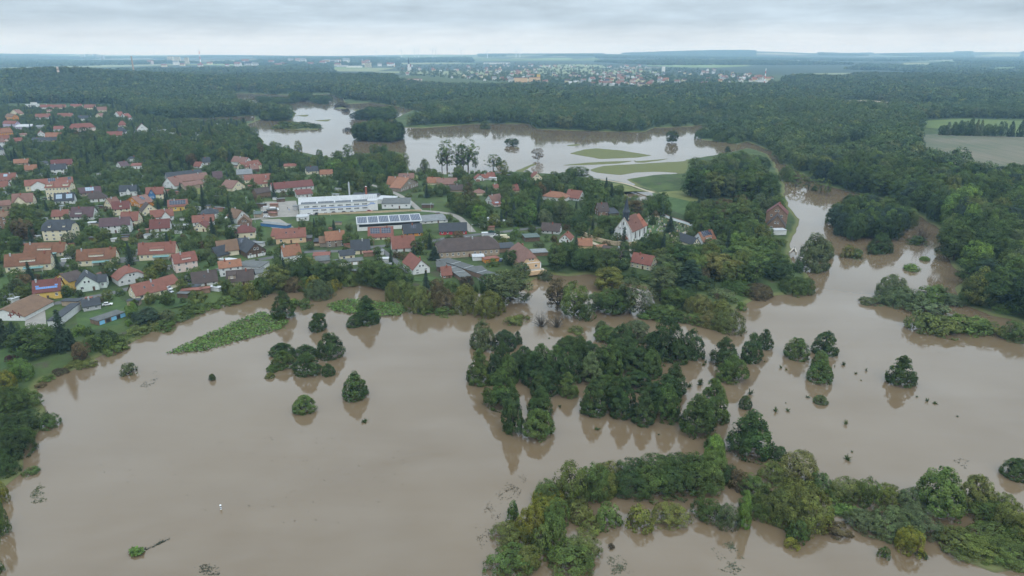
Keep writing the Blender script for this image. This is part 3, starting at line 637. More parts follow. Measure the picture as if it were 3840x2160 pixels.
CW = 'on the wooded slope below the church'; GC = 'trees on the wooded slope below the church'
belt('H', [(450,720,260,450,'g','round'),(560,690,240,440,'d','round'),(200,650,240,430,'d','round'),(330,660,260,440,'g','round'),(60,620,200,380,'d','round'),(1020,740,260,520,'s','tall'),(1150,700,300,410,'d','round'),(1250,830,330,570,'u','spruce'),(1320,560,280,410,'g','round'),(1530,760,380,510,'w','round'),(1800,680,460,410,'m','round'),
  (1950,480,260,370,'d','round'),(2050,640,260,470,'g','round'),(2100,760,260,560,'d','round'),(1720,900,300,770,'g'),(1890,930,300,790,'b'),(2250,890,300,710,'g'),(2350,880,220,710,'g'),(2430,690,300,360,'s','dome'),(2290,680,110,560,'d'),(490,305,180,120,'g','round'),(200,290,150,100,'d','round'),(890,215,75,130,'d','egg'),(1060,295,120,140,'u','spruce'),
  (720,120,160,-20,'b','tall'),(1560,230,170,70,'b','round'),(1580,120,150,-40,'b','round'),(1700,290,170,110,'g','round'),(1420,200,150,50,'g','round'),(1350,280,170,170,'g','round'),(1850,170,150,10,'s','round'),(1790,340,250,200,'m','round'),(1600,340,220,200,'g','round'),(1000,560,200,440,'o','bush'),(900,560,180,460,'o','bush'),(1450,440,160,350,'g','bush'),
  (780,470,80,420,'yg','bush'),(1900,380,180,260,'m','bush'),(2050,420,130,340,'o','bush'),(2140,400,100,350,'o','bush'),(2000,330,120,240,'m','bush'),(1500,560,220,420,'g','round'),(1650,620,240,450,'d','round'),(700,760,200,690,'d','bush'),(830,770,180,700,'g','bush'),(1400,850,220,720,'d','bush')], CW, GC)
RV = 'on the far side of the river'; GR = 'willows and trees beside the river'
belt('X', [(850,1290,220,1130,'s'),(1350,1250,190,1100,'d','dome'),(1300,1260,90,1180,'d','bush'),(1080,1290,110,1180,'yg','bush'),(1155,1295,110,1210,'m','bush'),(1690,1170,180,980,'k','bare'),(1660,1180,150,1100,'g','bush'),(640,680,130,540,'m','airy'),(745,705,100,560,'m','airy'),(850,735,90,600,'m','airy'),(905,755,70,620,'m','airy'),(800,715,50,670,'d','bush'),(560,640,120,510,'m'),
  (1730,1310,80,1270,'l','bush')], RV, GR, z=0)
belt('Y', [(1440,520,260,300,'s'),(1540,600,330,400,'s'),(1380,560,200,480,'s','bush'),(1750,560,260,390,'m','bush'),(1850,520,200,390,'m','bush'),(1950,570,200,460,'s','bush'),(1700,800,250,620,'o','bush'),(1850,820,300,640,'o','bush'),(2000,820,300,640,'m','bush'),(2150,810,250,650,'m','bush'),(1780,680,300,530,'s','bush'),(1250,560,160,490,'s','bush'),(2250,790,160,680,'m','bush'),
  (2480,880,200,690,'m'),(2400,850,160,740,'o','bush'),(1620,270,130,205,'l','bush'),(1730,175,80,145,'l','bush'),(2080,330,150,290,'m','bush'),(2430,650,240,520,'l'),(2250,590,220,300,'g'),(2400,580,240,320,'g'),(2540,600,200,350,'m'),(2090,560,160,380,'g')], RV, GR, z=0)
# ------------------------------------------------------------------ buildings
_wm = {}
def winmesh(w_, h_, near):
    k = (round(w_, 1), round(h_, 1), near)
    if k not in _wm:
        f = MB(); t = .09; d = .10
        f.box(-w_/2-t, w_/2+t, -d, .02, -h_/2-t, -h_/2); f.box(-w_/2-t, w_/2+t, -d, .02, h_/2, h_/2+t); f.box(-w_/2-t, -w_/2, -d, .02, -h_/2, h_/2); f.box(w_/2, w_/2+t, -d, .02, -h_/2, h_/2)
        if w_ > .9: f.box(-.04, .04, -d, .02, -h_/2, h_/2)
        f.box(-w_/2-.15, w_/2+.15, -.2, .02, -h_/2-t-.06, -h_/2-t)
        g = MB()
        g.box(-w_/2, w_/2, -.05, .015, -h_/2, h_/2)
        if near: _wm[k] = (f.mesh('window', 'frame_white'), g.mesh('pane', 'glass'))
        else:
            k0 = len(f.v); f.add(g.v, g.f, 1); _wm[k] = (f.mesh('window', ['frame_white', 'glass']), None)
    return _wm[k]
def window(par, x, y, z, w_, h_, rz=0, near=True, name='window'):
    a, g = winmesh(w_, h_, near)
    o = ob(name, a, par, (x, y, z), (0, 0, rz))
    if g is not None and near != 'sub': ob('pane', g, o)
    return o
_bx = {}
def boxpart(name, par, cx, cy, cz, sx, sy, sz, mat, rot=None):
    k = (name, round(sx, 2), round(sy, 2), round(sz, 2), mat)
    if k not in _bx: _bx[k] = MB().box(-sx/2, sx/2, -sy/2, sy/2, -sz/2, sz/2).mesh(name, mat)
    return ob(name, _bx[k], par, (cx, cy, cz), rot)
def roofshape(L, B, h, rh, t, o):
    """ridge along x, centred; t=1 gable .. 0 hip; o overhang; returns top faces"""
    s = rh/(B/2); e = B/2+o; hz = h-s*o
    le = L/2+(o if t > 0 else o)
    if t >= .999:
        v = [(-le, -e, hz), (le, -e, hz), (le, 0, h+rh), (-le, 0, h+rh), (-le, e, hz), (le, e, hz)]
        f = [(0, 1, 2, 3), (4, 3, 2, 5)]
    else:
        yc = e*(1-t); zc = hz+(h+rh-hz)*t; ri = max(le-yc*.95, .2)
        v = [(-le, -e, hz), (le, -e, hz), (le, -yc, zc), (ri, 0, h+rh), (-ri, 0, h+rh), (-le, -yc, zc), (-le, e, hz), (le, e, hz), (le, yc, zc), (-le, yc, zc)]
        if t < .02: v[2] = v[1]; v[5] = v[0]; v[8] = v[7]; v[9] = v[6]; f = [(0, 1, 3, 4), (6, 4, 3, 7), (1, 7, 3), (6, 0, 4)]
        else: f = [(0, 1, 2, 3, 4, 5), (6, 9, 4, 3, 8, 7), (2, 8, 3), (9, 5, 4)]
    return v, f
def thicken(v, f, th):
    n = len(v); V = [tuple(p) for p in v]+[(p[0], p[1], p[2]-th) for p in v]; F = list(f)+[tuple(i+n for i in reversed(q)) for q in f]
    E = {}
    for q in f:
        for i in range(len(q)): E[(q[i], q[(i+1) % len(q)])] = 1
    for (a, b_) in E:
        if (b_, a) not in E: F.append((b_, a, a+n, b_+n))
    return V, F
HOUSES = []
def body(root, W, D, h, rh, typ, wall, roof, t=1.0, o=.45, plinth=True):
    """walls with gables plus a roof; local x along the front, y to the back"""
    mb = MB()
    swap = typ == 'g'
    L, B = (D, W) if swap else (W, D)
    hh = h if typ != 'f' else h
    v = [(-W/2, 0, -.6), (W/2, 0, -.6), (W/2, D, -.6), (-W/2, D, -.6), (-W/2, 0, h), (W/2, 0, h), (W/2, D, h), (-W/2, D, h)]
    mb.add(v, [(0, 1, 5, 4), (1, 2, 6, 5), (2, 3, 7, 6), (3, 0, 4, 7)])
    if typ in 'pg' and t > .05:
        zc = h+rh*t-.05; q = (1-t)
        if swap:
            for y, fl in ((0, 0), (D, 1)):
                p = [(-W/2, y, h), (W/2, y, h), (W/2*q, y, zc), (-W/2*q, y, zc)] if q > .02 else [(-W/2, y, h), (W/2, y, h), (0, y, zc)]
                mb.add(p if not fl else p[::-1], [tuple(range(len(p)))])
        else:
            for x, fl in ((W/2, 0), (-W/2, 1)):
                p = [(x, 0, h), (x, D, h), (x, D/2+D/2*q, zc), (x, D/2-D/2*q, zc)] if q > .02 else [(x, 0, h), (x, D, h), (x, D/2, zc)]
                mb.add(p if not fl else p[::-1], [tuple(range(len(p)))])
    wo_ = mb.build('wall', 'wall_'+wall, root)
    if typ == 'f':
        r = MB().box(-W/2-.2, W/2+.2, -.25, D+.2, h, h+.28); ro = r.build('roof', 'roof_'+roof, root)
    elif typ == 's':
        v = [(-W/2-.3, -.5, h-.05), (W/2+.3, -.5, h-.05), (W/2+.3, D+.3, h+rh), (-W/2-.3, D+.3, h+rh)]
        V, F = thicken(v, [(0, 1, 2, 3)], .16); ro = mk('roof', V, F, 'roof_'+roof, None, root)
        MB().add([(-W/2, 0, h), (W/2, 0, h), (W/2, D, h+rh-.2), (-W/2, D, h+rh-.2), (-W/2, D, h), (W/2, D, h)], [(1, 5, 2), (0, 3, 4), (4, 3, 2, 5)]).build('upper_wall', 'wall_'+wall, root)
    else:
        v, f = roofshape(L, B, h, rh, 0 if typ == 'h' else t, o)
        if swap: v = [(-y, x+D/2, z) for x, y, z in v]
        else: v = [(x, y+D/2, z) for x, y, z in v]
        V, F = thicken([(x, y, z+.12) for x, y, z in v], f, .2); ro = mk('roof', V, F, 'roof_'+roof, None, root)
    return wo_, ro
def house(cr, x1, y1, x2, y2, yb, yr, D, typ, wall, roof, label, t=1.0, win=True, chim=1, sky=0, sol=None, dorm=None, xg=None, door=True, name='house', cat='house', rows=None, cols=None, solmat='solar', awn=False, hmax=12, shut=None, gz=GZ, o=.45, grp=None, ends=True):
    f = CR[cr]; a = f(x1, y1); b_ = f(x2, y2); mx_ = (a[0]+b_[0])/2; my = (a[1]+b_[1])/2; mb_ = f((x1+x2)/2, yb); mr = f((x1+x2)/2, yr)
    Mx, My = unp(mb_[0], mb_[1], gz)
    ze = min(max(zat(mx_, my, My), gz+2.0), gz+hmax)
    P1 = np.array(unp(a[0], a[1], ze)); P2 = np.array(unp(b_[0], b_[1], ze))
    W = float(np.linalg.norm(P2-P1)); d = (P2-P1)/W; ang = math.atan2(d[1], d[0]); h = ze-gz; c = (P1+P2)/2
    back = np.array([-d[1], d[0]])
    if typ in ('p', 's'): q = c+back*(D/2 if typ == 'p' else D)
    elif typ == 'h': q = c+back*D/2
    else: q = c
    rh = zat(mr[0], mr[1], q[1])-ze if typ != 'f' else 0
    B = D if typ != 'g' else W
    rh = min(max(rh, .18*B if typ != 's' else .3), .62*B)
    root = empty(name, (c[0], c[1], gz), ang); tag(root, label, cat, grp)
    dist = float(np.hypot(*c)); near = dist < 470
    wo_, ro = body(root, W, D, h, rh, typ, wall, roof, t, o)
    HOUSES.append((c+back*D/2, max(W, D)*.62, c, W, D, h, rh, dist))
    if win:
        nf = rows or (1 if h < 4.2 else 2 if h < 7.4 else 3); nc = cols or max(1, int(W/3.1)); ws = .95 if W/nc < 4 else 1.25
        fh = h/nf
        for i in range(nf):
            for j in range(nc):
                x = -W/2+W*(j+.5)/nc; z = fh*i+fh*.56
                if door and i == 0 and j == nc//2 and nc > 1: 
                    boxpart('door', root, x, -.03, 1.05, 1.05, .12, 2.1, 'door_brown'); continue
                window(root, x, -.02, z, ws, min(1.3, fh*.45), 0, near)
        if typ == 'g' and t > .3:
            for x in ((-.9, .9) if W > 6 else (0,)): window(root, x, -.02, h+rh*.30, .8, 1.1, 0, near)
        if ends and typ in 'ph' and D > 5:    # gable sides
            for sx_, rz in ((-1, -math.pi/2), (1, math.pi/2)):
                if (sx_ < 0) == (c[0] < 0) and abs(c[0]) > 60 and False: continue
                for i in range(nf):
                    for yy in (D*.3, D*.7): window(root, sx_*(W/2+.02), yy, fh*i+fh*.56, .9, min(1.2, fh*.45), rz, near)
                if typ == 'p' and rh > 2.4 and t > .6: window(root, sx_*(W/2+.02), D/2, h+rh*.35, .9, 1.0, rz, near)
    sl = math.atan2(rh, B/2)
    def on_roof(u, s, side=1):     # u along ridge (-.5...5), s eave->ridge
        if typ == 'g': return (side*(W/2)*(1-s), D/2+u*D, h+rh*s+.16), (0, side*sl, 0)
        return (u*W, D/2*s, h+rh*s+.16), (sl, 0, 0)
    if typ in 'pgh' and chim:
        for k in range(chim):
            u = random.uniform(-.3, .3) if chim == 1 else (-.38, .38)[k % 2]
            (x, y, z), _ = on_roof(u, .86); boxpart('chimney', ro, x, y, z+.45, .7, .7, 1.7, random.choice(['chimney_brick', 'chimney_brick', 'metal_grey']))
    if sky:
        for k in range(sky):
            (x, y, z), r_ = on_roof(-.28+.56*(k+.5)/sky, .5, 1); q2 = boxpart('skylight', ro, x, y, z+.04, .9, 1.25, .12, 'frame_white', r_); boxpart_top(q2)
    if sol:
        for (u0, u1, s0, s1, nu, ns) in sol:
            ln = (u1-u0)*(W if typ != 'g' else D); sd = (s1-s0)*math.hypot(rh, B/2)
            for i in range(nu):
                for j in range(ns):
                    (x, y, z), r_ = on_roof(u0+(u1-u0)*(i+.5)/nu, s0+(s1-s0)*(j+.5)/ns, 1)
                    if typ == 'g': solar_panel(ro, x, y, z+.08, sd/ns-.06, ln/nu-.06, r_, solmat)
                    else: solar_panel(ro, x, y, z+.08, ln/nu-.06, sd/ns-.06, r_, solmat)
    if dorm:
        for (u, wd, hd, n) in dorm:
            if typ == 'g': continue
            s0 = .22; y0 = D/2*s0; z0 = h+rh*s0; back_y = y0+(hd+.35)/max(math.tan(sl)-.22, .12); back_y = min(back_y, D/2-.05)
            zt = z0+hd; zb = max(h+rh*back_y/(D/2)+.1, zt+.15)
            m_ = MB(); x0, x1_ = u*W-wd/2, u*W+wd/2
            m_.add([(x0, y0, z0-.2), (x1_, y0, z0-.2), (x1_, y0, zt), (x0, y0, zt), (x0, back_y, zb-.12), (x1_, back_y, zb-.12)], [(0, 1, 2, 3), (1, 5, 2), (0, 3, 4)], 0)
            V, F = thicken([(x0-.25, y0-.35, zt), (x1_+.25, y0-.35, zt), (x1_+.25, back_y, zb), (x0-.25, back_y, zb)], [(0, 1, 2, 3)], .14); m_.add(V, F, 1)
            dm = m_.build('dormer', ['wall_'+wall, 'roof_'+roof], root)
            for i in range(n): window(dm, x0+wd*(i+.5)/n, y0-.02, z0+hd*.5, min(1.0, wd/n*.6), hd*.55, 0, 'sub')
    if xg and typ == 'p':
        u, wg, frac, wc = xg; x = u*W; zt = h+rh*frac; yb2 = D/2*frac; m_ = MB(); pr = .9
        m_.add([(x-wg/2, -pr, 0), (x+wg/2, -pr, 0), (x+wg/2, -pr, h*.92), (x, -pr, zt), (x-wg/2, -pr, h*.92), (x-wg/2, .05, 0), (x+wg/2, .05, 0), (x+wg/2, .05, h), (x-wg/2, .05, h)], [(0, 1, 2, 3, 4), (1, 6, 7, 2), (5, 0, 4, 8)], 0)
        V, F = thicken([(x-wg/2-.35, -pr-.4, h*.92-.15), (x, -pr-.4, zt+.12), (x+wg/2+.35, -pr-.4, h*.92-.15), (x-wg/2-.35, D*.1, h*.92-.15), (x, yb2+.2, zt+.12), (x+wg/2+.35, D*.1, h*.92-.15)], [(0, 1, 4, 3), (1, 2, 5, 4)], .18); m_.add(V, F, 1)
        gb = m_.build('front_gable', ['wall_'+(wc or wall), 'roof_'+roof], root)
        for i in range(2): window(gb, x+(-1, 1)[i]*wg*.18, -pr-.02, h*.55, .9, 1.2, 0, 'sub')
        window(gb, x, -pr-.02, h+(zt-h)*.35, .8, .9, 0, 'sub')
    if awn: boxpart('terrace_roof', root, W*.12, -1.4, 2.45, W*.45, 2.8, .08, 'glass_green', (R(8), 0, 0)); [boxpart('post', root, W*.12+s*W*.21, -2.6, 1.1, .12, .12, 2.3, 'frame_white') for s in (-1, 1)]
    return root, dict(W=W, D=D, h=h, rh=rh, on=on_roof, roof=ro, wall=wo_, near=near)
_pan = {}
def solar_panel(par, x, y, z, sx, sy, rot, mat):
    k = (round(sx, 2), round(sy, 2), mat)
    if k not in _pan:
        m_ = MB().box(-sx/2, sx/2, -sy/2, sy/2, -.03, .03, 0); m_.box(-sx/2+.06, sx/2-.06, -sy/2+.06, sy/2-.06, .025, .045, 1); _pan[k] = m_.mesh('solar_panel', ['panel_frame', mat])
    return ob('solar_panel', _pan[k], par, (x, y, z), rot)
def boxpart_top(o):
    if len(o.data.materials) == 1:
        o.data.materials.append(MATS['glass']); o.data.polygons[1].material_index = 1
    return o
# ---- houses by the lane near the bank
house('B',500,332,850,322,460,205,11,'p','cream','slate','cream three storey house with dark slate half hipped roof and two dormers',t=.55,rows=3,cols=4,dorm=[(-.25,1.6,1.3,1),(.25,1.6,1.3,1)],chim=0)
tr=dict(name='terraced_house',dorm=[(0,7.5,1.25,6)],chim=2,rows=1,cols=6,awn=True)
house('B',285,607,765,590,655,482,9,'p','cream','mottled','cream terraced house with weathered orange roof below the slate roofed block',**tr)
house('B',55,768,602,722,832,606,9,'p','cream','mottled','cream terraced house with long weathered orange roof and glazed terrace, beside a blue spruce',**tr)
house('B',925,697,1390,662,757,553,9,'p','cream','mottled','cream terraced house with weathered orange roof between two paved yards',**tr)
house('B',1670,622,2110,597,690,478,9,'p','cream','red','cream terraced house with even red roof and two big chimneys above a hedge',**tr)
house('B',2110,732,2378,688,828,602,8,'p','pink','bright','pale pink house with red roof and long dormer of four windows',dorm=[(.05,4.6,1.2,4)],rows=2,cols=3,door=False)
house('B',398,1088,728,1052,1168,925,9,'p','yellow','darkred','bright yellow house with blue solar collectors on its red roof',sol=[(-.4,.4,.18,.36,10,1),(-.42,-.28,.38,.5,1,1),(.3,.42,.38,.5,1,1)],solmat='solar_blue',rows=1,cols=3,chim=2)
house('B',655,902,832,955,1030,862,8,'g','yellow','brown','yellow gabled garage house with dark brown roof beside the solar roofed yellow house',chim=0,rows=1,cols=2)
house('B',915,1008,1190,968,1068,882,12,'g','palegreen','slate','white gabled house with grey roof and bay entrance behind white gate posts',chim=1,rows=1,cols=2)
house('B',1185,955,1278,945,1030,868,8,'p','palegreen','slate','grey roofed side wing of the white gabled house',chim=0,rows=1,cols=1,door=False,name='house_wing')
house('B',1425,938,1765,868,975,800,11,'g','greywhite','red','pale grey house with broad red half hipped roof',t=.6,rows=1,cols=4)
house('B',1645,1122,2010,1038,1145,950,11,'p','cream','red','long low house with plain red tiled roof, two skylights and a lawn beside it',sky=2,rows=1,cols=3)
house('B',2010,1000,2160,955,1030,885,9,'p','cream','red','red roofed carport wing at the end of the long low house',chim=0,win=False,name='carport_wing')
house('D',75,977,372,938,1000,825,9,'p','white','brown','white house with dark brown roof and one skylight by the shore hedge',sky=1,rows=1,cols=3)
house('D',395,792,660,760,880,692,9,'p','white','orange','white two storey house with orange roof and flat roofed wing',sky=1)
house('D',600,772,890,782,835,0,11,'f','white','felt','flat roofed white wing joined to an orange roofed house',name='house_wing',chim=0,door=False)
house('D',815,870,1010,830,880,0,10,'f','white','felt','flat grey roofed garage with a white skylight by the shore hedge',name='garage',cat='garage',win=False)
house('D',485,958,805,932,1000,810,9,'p','tan','brown','tan house with big brown roof and a wide wall dormer above the shore trees',dorm=[(-.3,3.6,2.1,1)],rows=1)
house('L',-150,102,258,105,150,28,20,'g','white','oldbrown','white gabled barn with dark cross shaped marks and a faded tile roof',win=False,chim=0,name='barn',cat='barn')
house('L',505,155,612,150,225,0,22,'f','greywhite','slate','long flat roofed shed with dark sheet roof beside a concrete yard',win=False,name='shed',cat='shed')
BLUE=house('L',1050,158,1335,62,155,0,6,'f','brownbrick','felt','low garage row with pale blue doors on the lawn',win=False,name='garage_row',cat='garage')
house('B',1000,1258,1210,1222,1300,1160,7,'p','grey','slate','small grey bungalow with dark roof next to a parked white car',rows=1,cols=2,door=False)
house('B',1200,287,1565,262,368,178,9,'p','white','purple','white two storey house with plain purple brown roof',rows=2,cols=5)
house('B',1450,215,1655,210,285,108,9,'p','cream','red','cream house with red roof behind the purple brown roofed one',rows=2,cols=2)
house('B',845,167,1115,162,208,50,10,'p','white','purple','white house with purple roof and a wide shed dormer',dorm=[(-.15,4.5,1.4,3)],rows=1)
house('B',620,165,815,157,205,84,8,'p','cream','red','small cream house with red roof above a garden wall',rows=1)
house('B',1825,178,2095,152,222,82,9,'p','white','red','white house with red roof and white front gable',xg=(.15,5.5,.8,None),rows=1)
house('B',1808,312,2045,297,350,198,9,'p','white','darkred','low white house with dark red roof and one skylight',sky=1,rows=1)
house('A',1355,1367,1562,1352,1440,1268,9,'p','cream','darkred','cream two storey house with brown red roof and a small dormer',dorm=[(0,1.6,1.3,1)],rows=2,cols=3)
house('A',1255,1312,1350,1322,1368,1235,8,'g','cream','pink','cream gabled house with pinkish roof next to the orange gabled one',rows=1)
house('A',1515,1262,1690,1302,1332,1215,11,'g','orange','pink','orange gabled house with triangular window under a pinkish roof with solar panels',sol=[(-.1,.15,.4,.8,3,2)],rows=1)
house('A',1715,1397,1905,1372,1437,1300,9,'g','cream','brown','cream house with steep brown roof beside a low white carport',rows=1)
house('A',2028,1337,2262,1322,1388,1250,8,'p','yellow','red','yellow house whose red roof is covered with dark solar panels',sol=[(-.42,.42,.2,.85,6,3)],rows=1,cols=4)
house('B',2340,300,2490,302,350,245,8,'g','cream','darkred','small yellow cream gabled house with dark red roof in front of a long red roof',rows=1)
house('B',2325,237,2585,217,275,147,9,'p','white','red','long low white house with red roof and one skylight behind the small yellow gable',sky=1,rows=1)
house('C',170,782,375,767,850,708,10,'h','white','slate','white cube house with blue grey pyramid roof',rows=2,cols=2)
house('A',1760,1187,1970,1177,1255,1100,9,'p','cream','red','cream yellow house with blue painted front gable and round white corner turret',xg=(-.15,5,.85,'blue'),rows=2,cols=3)
house('A',1440,1152,1655,1142,1207,1076,9,'p','white','slate','white house with dark slate roof and small front gable dormer by a lawn',xg=(0,3,.6,None),rows=1)
house('A',1025,1247,1282,1227,1280,1150,10,'h','white','brown','white house under a big dark hipped roof behind a long hedge',rows=1)
house('A',950,1177,1222,1152,1202,1098,9,'p','tan','purple','tan house with brown roof carrying one pale solar field',sol=[(-.18,.2,.25,.9,4,2)],solmat='solar_pale',rows=1)
house('A',655,1267,892,1252,1308,1170,9,'p','white','slate','white house with two pale solar fields on a dark roof',sol=[(-.42,-.1,.2,.8,4,2),(.1,.42,.2,.8,4,2)],solmat='solar_pale',rows=1,cols=5)
house('A',540,1107,832,1097,1252,1040,12,'p','cream','red','tall cream yellow apartment house with three window rows and red roof',rows=3,cols=7,chim=2,dorm=[(-.33,4,1.7,2),(.33,4,1.7,2)],name='apartment_house',hmax=14)
house('A',300,1087,880,1042,1130,995,12,'p','cream','red','long building with red roof, solar panels and white glazed front gable',xg=(-.22,12,.8,'white'),sol=[(-.02,.14,.45,.95,4,2),(.4,.47,.5,.95,2,2)],rows=1,cols=9,chim=1)
house('A',145,1287,392,1272,1325,1175,10,'p','cream','pink','cream house with faded pink roof and broad front gable beside a cobbled yard',xg=(-.12,8,.75,None),rows=1)
house('A',-40,1330,132,1310,1375,1262,8,'p','tan','pink','house with pink sheet roof partly behind trees',rows=1,chim=0)
house('B',-60,163,68,172,320,100,10,'p','brick','oldbrown','tall tan brick building beside a dark spruce',rows=3,cols=2)
house('A',-60,1012,182,1002,1042,930,9,'p','white','red','house with red roof and one pale solar panel behind trees',sol=[(-.1,.1,.4,.8,2,1)],solmat='solar_pale',rows=1)
house('A',-60,1100,92,1092,1130,1022,8,'p','white','red','red roofed house with no panels behind a spruce',rows=1)
house('A',610,887,792,877,952,818,9,'p','white','slate','white house with dark slate roof and red balcony',rows=2,cols=2)
house('A',618,832,872,817,855,765,9,'p','tan','darkred','long dark red roofed barn behind the slate roofed white house',rows=1,name='barn',cat='barn')
house('A',540,815,605,805,830,785,6,'s','white','slate','small white shed with sloping roof next to the dark red barn',win=False,name='shed',cat='shed')
house('A',165,812,345,802,832,760,9,'p','tan','orange','orange roofed house deep among trees',rows=1)
house('A',300,892,447,882,905,830,8,'p','tan','orange','second orange roofed house in the trees above a solar roofed garage',rows=1)
house('A',1960,1068,2110,1085,1115,985,10,'g','white','pink','white farmhouse gable with rosy roof in front of a long barn',rows=2,cols=2)
house('A',2175,1032,2520,992,1062,940,12,'p','tan','pink','long farm barn with faded rosy roof',rows=1,name='barn',cat='barn')
house('A',2020,985,2445,942,1000,905,10,'p','grey','slate','long dark slate roof of a barn behind the farm',win=False,name='barn',cat='barn')
house('A',2235,1090,2450,1055,1120,1030,9,'p','tan','pink','low open shed with pink roof in the farm yard',win=False,chim=0,name='shed',cat='shed')
house('A',1400,830,1465,850,862,795,8,'g','white','purple','tiny white gabled house hidden in tall trees',rows=1)
house('A',1575,842,1715,838,882,808,7,'s','white','bright','white bungalow with bright red sloping roof among trees',rows=1)
house('A',1530,755,1635,752,792,730,7,'h','white','slate','small white villa with flat grey hipped roof',rows=1)
# ---- upper left town
UL='town houses by the wooded hill'
for (x1,y1,x2,y2,yb,yr,ty,wa,ro_,la) in [
 (480,135,612,133,170,103,'p','white','bright','white house with red roof next to the big white flat roofed block'),(620,140,790,137,175,103,'p','cream','red','cream house with light red roof in the hillside row'),(845,125,982,123,155,97,'p','cream','bright','cream house with crimson roof standing alone in the hillside row'),
 (1015,140,1145,138,175,102,'p','cream','red','tall cream house with pink red roof and three skylights'),(1170,170,1290,166,205,128,'p','cream','pink','cream house with two pink roof parts half hidden by a tree'),(428,258,608,252,292,212,'p','greywhite','red','long house with red roof and two arched dormers'),
 (692,246,872,243,262,206,'p','greywhite','red','long house with red roof and two small arched dormers above trees'),(935,270,1082,268,300,235,'p','white','slate','white gabled house with slate roof above the big red hip roof'),(1150,240,1215,245,262,210,'g','cream','pink','tiny pink roofed house among trees'),
 (840,390,1150,372,480,303,'h','pink','bright','large salmon building with broad red hipped roof behind poplars'),(645,400,760,397,432,362,'p','white','bright','white house with bright red roof beside the salmon building'),(545,490,772,485,505,440,'p','greywhite','orange','long low building with orange roof and solar panels'),
 (600,535,690,530,557,495,'p','yellow','slate','yellow house with dark roof in front of tall trees'),(1288,480,1472,476,495,428,'p','white','bright','low house with plain crimson roof'),(1400,430,1522,425,475,372,'h','grey','slate','grey villa with dark pointed hip roof'),
 (1430,350,1532,345,385,298,'h','pink','bright','pink villa with red hipped roof'),(1370,235,1450,245,262,190,'g','white','bright','white gabled house with red roof, upper of a stepped pair'),(1450,250,1530,262,285,212,'g','white','bright','white gabled house with red roof, lower of a stepped pair'),
 (1650,405,1790,398,435,335,'g','white','darkred','white house with two red gabled dormers at the end of a lane'),(120,205,222,215,250,165,'g','cream','pink','cream gable house below the white block'),(0,445,152,430,505,372,'p','orange','orange','orange yellow town house with orange roof'),(30,330,180,335,400,300,'p','lilac','bright','lilac house with red roof'),
 (185,372,372,368,405,340,'s','lilac','white','long lilac building with white roof and blue doors'),(450,460,540,455,500,422,'g','white','bright','white gable with red side roof in the town'),(150,545,265,540,572,503,'p','tan','bright','house with two crimson roofs and a yard'),(380,535,600,530,555,500,'p','grey','slate','long dark slate roof with purple end'),
 (60,240,150,250,310,215,'p','orange','oldbrown','ochre town house with brown roof at the street'),(-30,560,60,550,620,500,'p','white','pink','white town house with pink roof by the street'),(-20,650,45,640,720,600,'p','greywhite','slate','grey roofed town house beside the street bend'),(0,520,110,515,560,470,'p','pink','red','pink town house with red roof at the corner'),
 (240,470,330,465,480,450,'p','cream','pink','small cream house with pale tile roof'),(430,375,540,372,395,350,'p','grey','grey','workshop with light grey roofs in a yard'),(545,180,620,178,200,165,'p','cream','pink','little pink house below the hillside row')]:
    house('A',x1,y1,x2,y2,yb,yr,9,ty,wa,ro_,la,chim=1,grp=UL)
house('A',300,105,468,100,150,0,12,'f','white','white','big white flat roofed block with set back top floor',rows=2,cols=6,hmax=16,name='flat_block')
house('A',365,80,440,78,110,0,8,'f','white','white','set back white top storey behind the flat roofed block',rows=1,cols=2,hmax=18,name='flat_block')
# ---- middle: farm row north of the factory
house('C',550,472,705,437,490,380,14,'g','cream','pink','cream gabled house with long salmon roof and small chimney',rows=2,cols=2)
house('C',700,370,1020,350,400,300,11,'p','cream','red','cream building with red roof and stepped white gable',rows=1,chim=0)
house('C',830,417,1012,402,455,330,10,'p','cream','red','cream house with red roof and a dark solar dormer',rows=1,dorm=[(.25,4,1.2,3)])
house('C',1040,482,1532,437,505,385,13,'p','greywhite','darkred','long building with plain dark red roof behind the works yard',rows=1,cols=8)
house('C',1330,548,1525,530,580,480,8,'s','greywhite','darkred','low lean-to building with dark red roof behind the factory',rows=1,chim=0)
house('C',845,532,1012,505,582,465,8,'p','brownbrick','brown','brown weathered barn with dark roof behind trees',win=False,chim=0,name='barn',cat='barn')
house('C',605,302,790,292,372,238,13,'p','taupe','grey','stone barn with pale blue grey sheet roof',rows=1,chim=0,name='barn',cat='barn')
house('C',535,142,705,162,190,90,10,'p','white','pink','white house with salmon roof at the edge of the tall trees',rows=1)
house('C',685,218,902,182,250,142,10,'p','cream','red','house with red roof and a row of small dormers',dorm=[(-.3,1.3,.9,1),(-.08,1.3,.9,1),(.14,1.3,.9,1),(.36,1.3,.9,1)],rows=1)
house('C',778,240,872,232,272,187,8,'p','timber','pink','small timber clad house with rosy roof in front of the dormer row',rows=1)
house('C',1175,205,1320,200,225,172,9,'p','cream','red','red roof of a house almost covered by trees',rows=1,win=False)
house('C',330,350,440,340,365,255,9,'p','taupe','purple','dark brown barn behind a big round tree',win=False,chim=0,name='barn',cat='barn')
house('C',195,155,285,150,190,95,8,'p','greywhite','slate','small grey gabled house with dark slate roof deep in trees',rows=1)
house('C',80,200,160,205,225,150,8,'p','white','red','white house with red and white roofs next to the slate gable',rows=1)
house('C',1450,265,1590,255,300,205,9,'p','cream','slate','dark roofed house among bright green trees',rows=1)
house('C',1610,300,1760,295,330,245,8,'p','cream','orange','orange roofed house glimpsed through bright green trees',rows=1)
house('C',600,832,752,803,885,738,13,'g','greywhite','oldbrown','old house with brown orange roof and grey gable, upper of three in a row',rows=1,cols=2)
